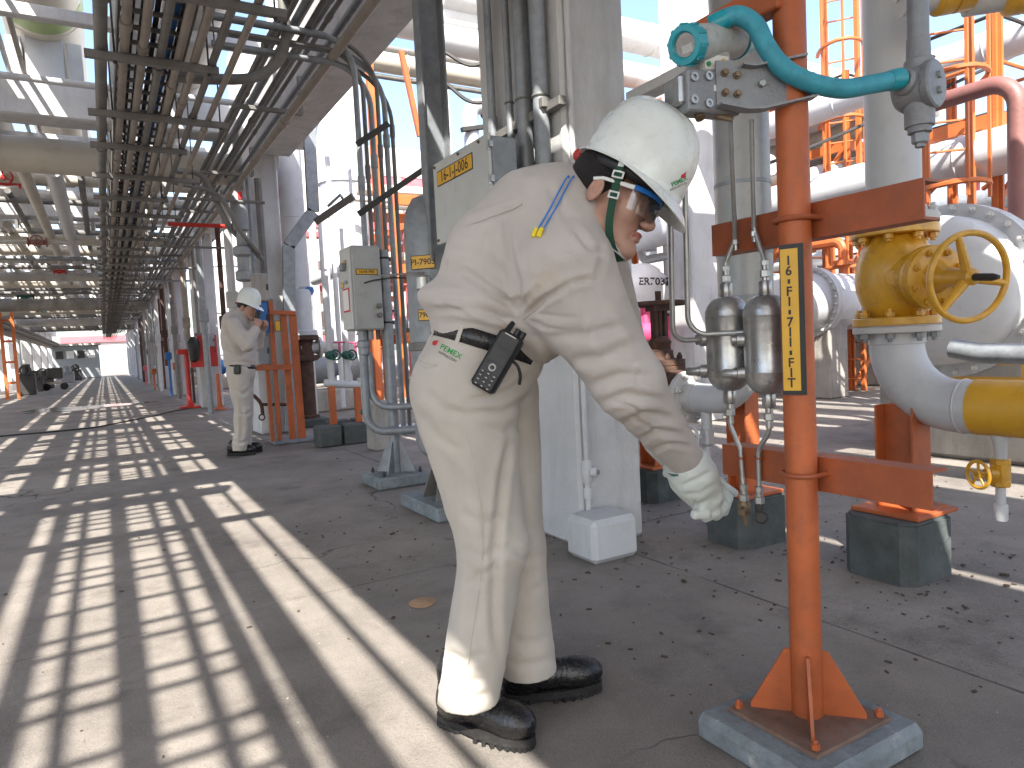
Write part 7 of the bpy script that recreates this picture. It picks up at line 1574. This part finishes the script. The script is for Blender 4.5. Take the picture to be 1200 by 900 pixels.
# ---- exchangers
def hvessel(label, name, c, ax, L_, r, m, saddle=True, ring_at=0.35, headr=None):
    c = Vector(c); ax = Vector(ax).normalized(); t = thing(name, label, 'heat exchanger', (c.x, c.y, 0))
    hd_ = 0.30*r if headr is None else headr
    b = MB(); prof = [(0.01, -hd_)]
    for k in range(1, 9): a = math.pi/2*k/8; prof.append((r*math.sin(a), -hd_*math.cos(a)))
    prof += [(r, ring_at)]; b.lathe(prof, c, ax, 40); part('channel_head', b, m, t)
    b = MB(); b.lathe([(r, ring_at), (r*1.17, ring_at+0.002), (r*1.17, ring_at+0.07), (r*1.16, ring_at+0.075), (r*1.17, ring_at+0.08), (r*1.17, ring_at+0.15), (r, ring_at+0.152)], c, ax, 40); fl_ = part('girth_flange', b, white_pipe, t)
    bolts(fl_, white_rusty, c+ax*(ring_at+0.002), -ax, r*1.1, 28, r*0.045, 0.05); bolts(fl_, white_rusty, c+ax*(ring_at+0.15), ax, r*1.1, 28, r*0.045, 0.05)
    b = MB(); b.lathe([(r*0.97, ring_at+0.15), (r*0.97, L_), (r*0.8, L_+0.15), (0.05, L_+0.25)], c, ax, 40); part('shell', b, m, t)
    for k in range(int((L_-1)/0.8)): b = MB(); b.lathe([(r*0.971, 0), (r*0.978, 0.003), (r*0.978, 0.04), (r*0.971, 0.043)], c+ax*(ring_at+0.7+0.8*k), ax, 40); part('cladding_band', b, galv, t)
    if saddle:
        for s in (0.75, L_-0.8):
            q = c+ax*s; b = MB(); b.obox((q.x, q.y, (c.z-r*0.55)/2), (ax, Vector((-ax.y, ax.x, 0)), (0, 0, 1)), (0.45, r*1.5, c.z-r*0.55), bev=0.02); part('saddle', b, raw_conc, t)
            b = MB(); b.obox((q.x, q.y, c.z-r*0.55+0.1), (ax, Vector((-ax.y, ax.x, 0)), (0, 0, 1)), (0.28, r*1.3, 0.5), bev=0.01); part('cradle', b, orange, t)
    return t
cE = AX(1092, 342, 5.4); ex1 = hvessel('big white exchanger with bolted flange behind the yellow handwheel', 'heat_exchanger', (5.42, cE.y, cE.z), (1, 0, 0), 6.0, 0.56, white_pipe, True, 0.16, 0.17)
p = AX(1128, 428, 5.62); hb2 = thing('name_board', 'orange bordered name board under the big white exchanger', 'sign', (5.60, p.y, p.z-0.3))
b = MB(); b.box((5.62, p.y, p.z), (0.02, 0.95, 0.50)); part('board', b, sign_orange, hb2)
part('lettering', text_mb('ER-701', 0.20, (5.607, p.y+0.06, p.z+0.12), (0, -1, 0), (0, 0, 1), 0.002, bold=0.004), ink, hb2)
for zz_ in (-0.04, -0.16):
    b = MB(); b.box((5.606, p.y-0.05, p.z+zz_), (0.006, 0.7, 0.085)); part('faded_panel', b, raw_conc, hb2)
b = MB(); b.box((5.9, p.y-0.05, 0.45), (0.5, 1.5, 0.9), bev=0.03); single('concrete_pier', b, raw_conc, 'broad concrete pier behind the orange bordered board', 'pier')
b = MB(); b.tube([AX(1116, 408, 4.6), AX(1150, 414, 4.6), AX(1260, 416, 4.6)], 0.062, 14); single('capped_pipe', b, galv, 'grey capped pipe end in front of the orange bordered board', 'pipe')
k_ = 12.0; c = AK(772, 342, k_); ex2 = hvessel('white exchanger with round head and black lettering beyond the rusty valve', 'heat_exchanger', c+Vector((0, 0.4, 0)), (0.0, 1, 0), 4.5, 0.54, white_pipe, True, 0.5, 0.40)
mbv = MB(); 
hb3 = [o_ for o_ in ex2.children if o_.name.startswith('channel_head')][0]
bm_ = BVHTree.FromPolygons([Vector(v_.co)+WL[ex2.name] for v_ in hb3.data.vertices], [tuple(p_.vertices) for p_ in hb3.data.polygons])
b = wrap(text_mb('ER703B', 0.175, AK(767, 329, 11.0), RGT, UPV, 0, bold=0.005), bm_, ray(772, 342), 0.004); part('lettering', b, ink, ex2)
hvessel('white exchanger seen left of the yellow valve', 'heat_exchanger', (11.5, 11.0, 1.75), (1, -0.15, 0), 5.0, 0.6, white_pipe, True, 0.6)
# grey piers and ground line behind
for n_, (px, py, X, w, h, lab) in enumerate(((1010, 452, 9.0, 1.0, 0.75, 'grey pier left of the yellow valve elbow'), (758, 470, 6.2, 0.7, 0.6, 'grey pier below the lettered exchanger'))):
    q = G(px, py); b = MB(); b.box((q.x+0.4, q.y, h/2), (0.8, w*1.4, h), bev=0.03); single('concrete_pier', b, raw_conc, lab, 'pier')
q = G(1010, 448); b = MB(); b.tube([(q.x-0.3, q.y-4, 0.9), (q.x-0.3, q.y+8, 0.9)], 0.16, 16); single('low_pipe', b, cream_pipe, 'pale pipe lying on low piers left of the yellow valve', 'pipe')
# white square column beyond the hard hat and another at the right
for n_, (x, y, w, lab) in enumerate(((6.28, 6.30, 0.44, 'white square column beyond the hard hat'), (12.5, 4.6, 0.5, 'white square column beyond the yellow handwheel'), (6.05, 12.95, 0.46, 'white square column beyond the first column'), (12.5, 11.2, 0.5, 'farther white square column behind the orange tower'))):
    b = MB(); b.box((x, y, 3.6), (w, w, 7.2), bev=0.02); single('concrete_column', b, white_conc, lab, 'column')
# pipes on the right hand secondary rack
def apipe(label, p, q, r, m, name='overhead_pipe', n=18, elbow=None):
    t = thing(name, label, 'pipe', p); b = MB(); pts = [Vector(p), Vector(q)] + ([Vector(e) for e in elbow] if elbow else []); b.tube(fillet(pts, r*3, 8) if len(pts) > 2 else pts, r, n); part('barrel', b, m, t)
    d = (Vector(q)-Vector(p)); L_ = d.length; d.normalize(); b = MB()
    for k in range(1, int(L_/2)): b.torus(Vector(p)+d*2*k, d, r+0.001, 0.012, n, 5)
    if b.v: part('seams', b, m, t, kind='stuff')
    return t
a = AY(760, 47, 9.5); apipe('upper white pipe with rust spots right of the first column', (a.x-4, 9.5, a.z), (a.x+9, 9.5, a.z), 0.26, white_rusty)
a = AY(760, 92, 9.2); apipe('lower white pipe with rusty end right of the first column', (a.x-4, 9.2, a.z), (a.x+0.12, 9.2, a.z), 0.20, white_rusty)
a = AX(1130, 187, 8.6); apipe('long white pipe behind the conduit fitting', (8.6, a.y-6, a.z), (8.6, a.y+12, a.z), 0.26, white_pipe)
a = AX(1160, 56, 9.5); apipe('upper white pipe at the right edge', (9.5, a.y-6, a.z), (9.5, a.y+10, a.z), 0.20, white_pipe)
a = AX(1112, 116, 6.2); e_ = AX(1160, 92, 6.2); e2 = AX(1192, 100, 6.2); apipe('maroon pipe that turns down at the right edge', (6.2, a.y+0.6, a.z), (6.2, e2.y, a.z), 0.068, maroon, elbow=[(6.2, e2.y, 0.3)])
a = AX(970, 128, 11.0); apipe('clad white pipe behind the orange tower, upper', (11.0, a.y-2, a.z), (11.0, a.y+9, a.z), 0.3, white_pipe)
a = AX(965, 160, 11.5); apipe('clad white pipe behind the orange tower, lower', (11.5, a.y-2, a.z), (11.5, a.y+9, a.z), 0.24, cream_pipe)
# yellow flanged ends at the top right corner
for n_, (px, r) in enumerate(((1098, 0.19), (1180, 0.19))):
    q = AK(px, -6, 2.62); t = thing('yellow_flange', ['left', 'right'][n_]+' yellow flange end at the top right corner', 'flange', q)
    d = Vector((0.85, -0.5, 0.12)) if n_ == 0 else Vector((0.7, -0.7, 0)); b = MB(); b.lathe([(0.05, -0.02), (0.075, 0.0), (0.075, 0.05), (0.07, 0.056), (0.075, 0.062), (0.075, 0.12), (0.05, 0.13)], q, d, 24); part('flange', b, yellow, t)
    b = MB(); b.tube([q-d*0.01, q-d*0.14], 0.055, 16); b.tube([q-d*0.1, q-d*0.1+Vector((0, 0, 1.2))], 0.05, 14); part('stub', b, white_rusty, t)
# sloping wires
for n_, (pa, pb) in enumerate((((700, 262, 9), (1200, 60, 9)), ((880, 390, 14), (1200, 300, 14)), ((1090, 208, 12), (1230, 178, 12)), ((520, 95, 8), (580, 118, 8)), ((520, 60, 8), (580, 68, 8)))):
    A_, B_ = AK(*pa), AK(*pb); b = MB(); m_ = (A_+B_)/2-Vector((0, 0, 0.12)); b.tube(spline([A_, m_, B_], 6), 0.022, 6); single('overhead_cable', b, dark_steel, ['long dark cable rising behind the orange pole', 'low dark cable behind the access tower', 'short dark cable across the white pipe at the right edge', 'lower dark cable left of the first column', 'upper dark cable left of the first column'][n_], 'cable')

# ---- background left of the first column: far steel building with red beams, gooseneck vent
t = thing('steel_building', 'far pale building with red steel floors beyond the control box', 'building', (12, 34, 0))
for n_, z in enumerate((2.6, 4.6, 6.8, 9.0)):
    b = MB(); b.box((16, 34, z), (16, 4, 0.5)); part('floor_beam', b, pink_red, t)
    b = MB(); b.box((16, 34.2, z+1.05), (15.6, 3.8, 1.35)); part('wall_panel', b, white_far, t)
for k in range(8): b = MB(); b.box((8.4+2.15*k, 31.9, 4.6), (0.3, 0.25, 9.2)); part('post', b, white_far, t)
t = thing('steel_building', 'red framed open structure far behind the first column', 'building', (26, 34, 0))
for z in (3, 6, 9):
    for y in (32, 37): b = MB(); b.box((32, y, z), (14, 0.3, 0.35)); part('floor_beam', b, pink_red, t)
for k in range(6):
    for y in (32, 37): b = MB(); b.box((25.5+2.6*k, y, 5), (0.3, 0.3, 10)); part('post', b, orange, t)
for k in range(5): b = MB(); b.lathe([(0.9, 0.1), (0.9, 5.5+k % 3), (0.6, 6.2+k % 3), (0.05, 6.4+k % 3)], (26.8+2.6*k, 34.5, 0), (0, 0, 1), 20); part('vessel', b, white_pipe if k % 2 else cream_pipe, t)
q = AY(553, 170, 9.0); t = thing('gooseneck_vent', 'white gooseneck vent pipe left of the first column', 'vent', (q.x, 9.0, 2.0))
b = MB(); b.tube(fillet([(q.x, 9.0, 1.0), (q.x, 9.0, AY(553, 125, 9).z), AY(570, 125, 9.0)], 0.2, 8), 0.11, 14); part('pipe', b, white_pipe, t)
b = MB(); bar(b, AY(541, 152, 8.9), AY(574, 148, 8.9), 0.06, 0.08); part('bracket', b, dark_steel, t)
b = MB(); b.lathe([(0.17, 0), (0.17, 0.05)], AY(568, 125, 9.0), (1, 0, 0), 16); part('flange', b, rust, t)
a = AY(560, 30, 9.8); apipe('broad white pipe high behind the steel channel', (a.x-2.5, 9.8, a.z), (a.x+0.7, 9.8, a.z), 0.38, white_rusty)
for n_, (py, r) in enumerate(((72, 0.05), (88, 0.16), (104, 0.04))):
    a = AY(540, py, 11.0); apipe(['thin pale pipe behind the steel channel, upper', 'cream pipe behind the steel channel', 'thin pale pipe behind the steel channel, lower'][n_], (a.x-3, 11.0, a.z), (a.x+2.5, 11.0, a.z), r, (galv_dark, cream_pipe, galv_dark)[n_])

# ---- dense plant further off: frames hung with lines, one thing each
rn = random.Random(5)
def pipe_frame(label, x, y, w, d, h, m, nl=3):
    t = thing('pipe_structure', label, 'pipe frame', (x, y, 0), 'distant pipe frames')
    for sx in (-1, 1):
        for sy in (-1, 1): b = MB(); b.box((x+sx*w/2, y+sy*d/2, h/2), (0.18, 0.18, h)); part('post', b, m, t)
    for k in range(nl):
        z = h*(k+1)/nl-0.2
        for sy in (-1, 1): b = MB(); b.box((x, y+sy*d/2, z), (w, 0.14, 0.22)); part('beam', b, m, t)
        for j in range(3): r = rn.uniform(0.06, 0.2); yy = y-d/2+d*(j+0.5)/3; b = MB(); b.tube([(x-w*0.7, yy, z+0.12+r), (x+w*0.7, yy, z+0.12+r)], r, 10); part('line', b, (white_pipe, cream_pipe, galv, white_rusty)[rn.randrange(4)], t)
    for j in range(4): xx = x-w/2+w*(j+0.5)/4; b = MB(); b.tube([(xx, y-d/2-0.3, 0.2), (xx, y-d/2-0.3, h*rn.uniform(0.4, 0.95))], rn.uniform(0.05, 0.13), 10); part('drop_line', b, (white_pipe, cream_pipe, orange, galv)[rn.randrange(4)], t)
    for j in range(3): xx = x+rn.uniform(-0.45, 0.45)*w; b = MB(); zz_ = rn.uniform(0.8, 1.8); b.sphere((xx, y-d/2-0.45, zz_), rn.uniform(0.12, 0.22), 10, 7); b.torus((xx, y-d/2-0.7, zz_), (0, 1, 0), 0.16, 0.025, 16, 6); part('valve', b, (magenta, green_valve, dark_steel, rust)[rn.randrange(4)], t)
PF = [(7.4, 15.5, 3.5, 2.0, 4.5, bright_orange, 'orange pipe frame beyond the first column'), (12.2, 17.0, 4.5, 2.5, 5.0, white_far, 'white pipe frame beyond the lettered exchanger'), (18.5, 17.5, 5.0, 2.5, 6.0, bright_orange, 'orange pipe frame behind the orange access tower'),
      (17.0, 11.0, 4.0, 2.2, 3.2, bright_orange, 'low orange pipe frame right of the access tower'), (21.0, 7.0, 5.0, 2.5, 5.0, white_far, 'white pipe frame far behind the yellow handwheel'), (26.0, 12.5, 5.0, 3.0, 6.5, pink_red, 'red pipe frame far behind the yellow valve'), (24.0, 22.0, 6.0, 3.0, 6.5, bright_orange, 'tall orange pipe frame on the horizon'), (6.6, 21.5, 3.5, 2.0, 5.0, pink_red, 'red pipe frame seen left of the control box'), (33.0, 8.0, 6.0, 3.0, 6.0, bright_orange, 'orange pipe frame at the far right edge'), (9.5, 26.5, 5.0, 2.5, 6.0, bright_orange, 'orange pipe frame behind the red framed lines')]
for x, y, w, d, h, m, lab in PF: pipe_frame(lab, x, y, w, d, h, m)
for n_, (px, py, k_) in enumerate(((757, 390, 8.5), (972, 388, 11.0), (783, 398, 9.5))):
    q = AK(px, py, k_); t = thing('red_valve', ['magenta valve body below the lettered exchanger', 'magenta valve body left of the yellow valve', 'second magenta valve body right under the lettered exchanger'][n_], 'valve', (q.x, q.y, 0)); b = MB(); b.lathe([(0.08, -0.22), (0.17, -0.2), (0.17, -0.15), (0.1, -0.12), (0.14, 0), (0.1, 0.12), (0.17, 0.15), (0.17, 0.2), (0.08, 0.22)], q, (0.8, -0.6, 0), 16); b.tube([q, q+Vector((0, 0, 0.32))], 0.06, 10); part('body', b, magenta, t)
    b = MB(); b.tube([q-Vector((0, 0, 0.1)), Vector((q.x, q.y, 0))], 0.09, 12); part('stand', b, dark_steel, t)
    b = MB(); b.torus(q+Vector((0, 0, 0.34)), (0, 0, 1), 0.15, 0.02, 18, 6); part('handwheel', b, dark_steel, t)

# ---- left of the aisle
for n_, (px, py, Y, lab) in enumerate(((16, 462, 29.5, 'tall orange frame by the left hand columns'),)):
    q = AY(px, py, Y); t = thing('steel_structure', lab, 'frame', (q.x, Y, 0)); h = 3.0-1.2*n_
    for dx in (-0.18, 0.15): b = MB(); b.box((q.x+dx, Y, h/2), (0.10, 0.10, h)); part('post', b, bright_orange, t)
    for k in range(4): b = MB(); b.box((q.x-0.015, Y, h*(k+0.8)/4.2), (0.4, 0.08, 0.08)); part('rail', b, orange, t)
for n_, (x, y, r, h, m, lab) in enumerate(((-9, 34, 1.6, 3.2, white_far, 'white tank beyond the left hand columns, nearest'), (-10, 46, 1.8, 3.6, white_far, 'white tank beyond the left hand columns, middle'), (-9.5, 58, 1.5, 3.4, cream_pipe, 'cream tank beyond the left hand columns, farthest'))):
    t = thing('storage_tank', lab, 'tank', (x, y, 0)); b = MB(); b.lathe([(r, 0), (r, h), (r*0.7, h+0.3), (0.05, h+0.45)], (x, y, 0), (0, 0, 1), 28); part('shell', b, m, t)
    b = MB(); b.tube([(x+r+0.1, y-0.4, 0.1), (x+r+0.1, y-0.4, h)], 0.08, 8); part('side_line', b, galv, t)
q = G(66, 457); t = thing('tool_cart', 'dark box cart standing by the left hand columns', 'cart', q)
b = MB(); b.box((q.x, q.y, 0.75), (0.6, 0.5, 0.5), bev=0.05); part('box', b, dark_steel, t)
for sx in (-1, 1):
    b = MB(); b.lathe([(0.14, -0.04), (0.16, -0.03), (0.16, 0.03), (0.14, 0.04)], (q.x+sx*0.33, q.y-0.3, 0.16), (0, 1, 0), 16); part('wheel', b, rubber, t)
b = MB(); b.box((q.x, q.y-0.3, 0.32), (0.7, 0.06, 0.1)); part('axle', b, raw_conc, t)
for n_, (px, Y, w, h, m) in enumerate(((32, 33, 0.35, 1.2, dark_steel), (42, 37, 0.35, 0.9, dark_steel), (52, 41, 0.5, 0.9, dark_steel), (80, 52, 0.45, 1.0, cast_grey), (90, 58, 0.45, 1.1, dark_steel))):
    q = AY(px, 450, Y); b = MB(); b.box((q.x, Y, h*0.35), (w*1.6, 0.7, h*0.7), bev=0.04); b.tube([(q.x, Y, h*0.7), (q.x, Y, h)], w*0.4, 12); b.torus((q.x, Y-0.4, h*0.8), (0, 1, 0), w*0.5, 0.04, 14, 6); single('pump_unit', b, m, f'{ORD[n_]} small pump unit along the left hand columns', 'pump', group='pump units along the left hand columns')
# far end of the aisle
t = thing('container_cabin', 'grey cabin closing the far end of the aisle', 'cabin', (-1.9, 66, 0))
b = MB(); b.box((-1.9, 66.5, 1.3), (3.2, 2.4, 2.6), bev=0.04); part('body', b, grey_far, t)
for k in range(4): b = MB(); b.box((-3.0+0.72*k, 65.27, 1.9), (0.5, 0.05, 0.6)); part('window', b, white_ink if k % 2 else dark_steel, t)
b = MB(); b.box((-1.9, 66.4, 2.68), (3.5, 2.8, 0.14)); part('roof', b, white_far, t)
t = thing('end_wall', 'bright white wall beyond the far end of the aisle', 'wall', (2, 80, 0)); b = MB(); b.box((3, 80, 1.6), (13, 0.3, 3.2)); part('wall', b, white_far, t); b = MB(); b.box((3, 79.8, 3.5), (13, 0.4, 0.6)); part('coping', b, pink_red, t)
# trees beyond the fence line, far right
def tree(label, x, y, h, r):
    t = thing('tree', label, 'tree', (x, y, 0), 'trees on the horizon'); b = MB(); b.tube([(x, y, 0), (x+0.1, y, h*0.3), (x-0.1, y+0.1, h*0.6)], [0.25, 0.18, 0.08], 8)
    for k in range(5): a = 2*math.pi*k/5; b.tube([(x, y, h*0.35), (x+math.cos(a)*r*0.6, y+math.sin(a)*r*0.6, h*0.65)], [0.1, 0.03], 6)
    part('trunk', b, rust, t); b = MB()
    for k in range(1100):
        v_ = Vector((rn.gauss(0, 1), rn.gauss(0, 1), rn.gauss(0, 1))).normalized()*(rn.random()**0.4); c_ = Vector((x+v_.x*r*(1+0.25*math.sin(3*v_.y)), y+v_.y*r, h*0.65+v_.z*h*0.36)); s = rn.uniform(0.10, 0.24)
        d1 = Vector((rn.gauss(0, 1), rn.gauss(0, 1), rn.gauss(0, 1))).normalized(); d2 = d1.orthogonal().normalized()*s*0.6; d1 = d1*s; b.add([c_-d1, c_+d2, c_+d1, c_-d2], [(0, 1, 2, 3)])
    part('crown', b, leaf_mat, t)
for n_, (x, y, h, r) in enumerate(((52, 16, 6, 3.5), (58, 24, 7, 4), (50, 32, 6, 3.2))): tree(['left', 'middle', 'right'][2-n_]+' green tree on the horizon behind the exchangers', x, y, h, r)

# pale beam end and grey junction box behind the transmitter
a, c_ = AX(742, 116, 2.45), AX(840, 62, 2.45); b = MB(); bar(b, a, (c_.x, c_.y, a.z), 0.05, 0.10, (1, 0, 0)); single('strut_beam', b, white_conc, 'pale steel beam pointing at the transmitter above the hard hat', 'beam')
q = AX(805, 108, 2.4); b = MB(); b.box((q.x+0.05, q.y, q.z), (0.1, 0.22, 0.15), bev=0.006); single('terminal_box', b, box_grey, 'plain grey box under the pale beam above the hard hat', 'box')

# ---- second rack over the exchangers at the right
t = thing('steel_rack', 'orange steel pipe rack over the exchangers at the right', 'pipe rack', (9.5, 5, 0))
for y in (8.2, 13.6, 19.0, 24.4, 29.8):
    for x in (8.0, 11.6):
        b = MB(); b.box((x, y, 2.6), (0.2, 0.05, 5.2)); b.box((x, y, 2.6), (0.05, 0.2, 5.19)); part('post', b, bright_orange, t)
    for z in (3.3, 4.7): b = MB(); b.box((9.8, y, z), (3.9, 0.16, 0.26)); part('beam', b, bright_orange, t)
for x in (8.0, 11.6):
    b = MB(); b.box((x, 19, 4.72), (0.14, 22, 0.24)); part('side_beam', b, bright_orange, t)
for i, (x, r, z, m) in enumerate(((8.35, 0.14, 4.99, white_pipe), (8.8, 0.2, 5.05, cream_pipe), (9.4, 0.25, 5.1, white_pipe), (10.0, 0.12, 4.97, galv), (10.5, 0.22, 5.07, white_rusty), (11.15, 0.18, 5.03, cream_pipe), (8.5, 0.12, 3.57, white_rusty), (9.1, 0.16, 3.61, white_pipe), (9.9, 0.1, 3.55, cream_pipe), (10.7, 0.18, 3.63, white_pipe))):
    q = thing('rack_line', f'{ORD[i]} line on the orange steel rack over the exchangers', 'pipe', (x, 4.6, z), 'lines on the orange steel rack'); b = MB(); b.tube([(x, 7.4, z), (x, 34, z)], r, 14); part('barrel', b, m, q)
for n_, (x, y, L_, r_, z, lab) in enumerate(((8.7, 6.9, 4.5, 0.45, 1.45, 'white exchanger under the orange steel rack, nearest'), (8.7, 9.4, 4.5, 0.5, 1.5, 'white exchanger under the orange steel rack, second'), (8.7, 11.9, 4.5, 0.45, 1.45, 'white exchanger under the orange steel rack, third'))):
    ex_ = hvessel(lab, 'heat_exchanger', (x, y, z), (1, 0, 0), L_, r_, white_pipe if n_ != 1 else cream_pipe, True, 0.5)
    for dx in (0.25, 1.4, 3.2): b = MB(); b.tube(fillet([(x+dx, y, z+r_*0.8), (x+dx, y, z+r_+0.5), (x+dx, y+0.9, z+r_+0.5), (x+dx, y+0.9, 3.3)], 0.15), 0.08, 10); b.lathe([(0.14, 0), (0.14, 0.08)], (x+dx, y, z+r_+0.12), (0, 0, 1), 14); part('nozzle', b, (white_pipe, orange, galv)[int(dx) % 3], ex_)
for n_, (x, z, r, m) in enumerate(((13.2, 0.55, 0.14, cream_pipe), (13.6, 0.9, 0.1, white_rusty), (14.0, 1.35, 0.18, white_pipe), (14.6, 2.0, 0.2, cream_pipe), (14.9, 2.7, 0.16, white_pipe), (15.2, 3.4, 0.22, galv))):
    b = MB(); b.tube([(x, -2, z), (x, 32, z)], r, 12)
    for k in range(9): b.box((x, -1+4*k, z/2), (0.12, 0.12, z)); b.tube([(x, 1+4*k, z-0.3), (x, 1+4*k, z+0.3)], r*1.3, 10)
    single('sleeper_line', b, m, f'{ORD[n_]} long line on posts beyond the exchangers', 'pipe', group='lines on posts beyond the exchangers')
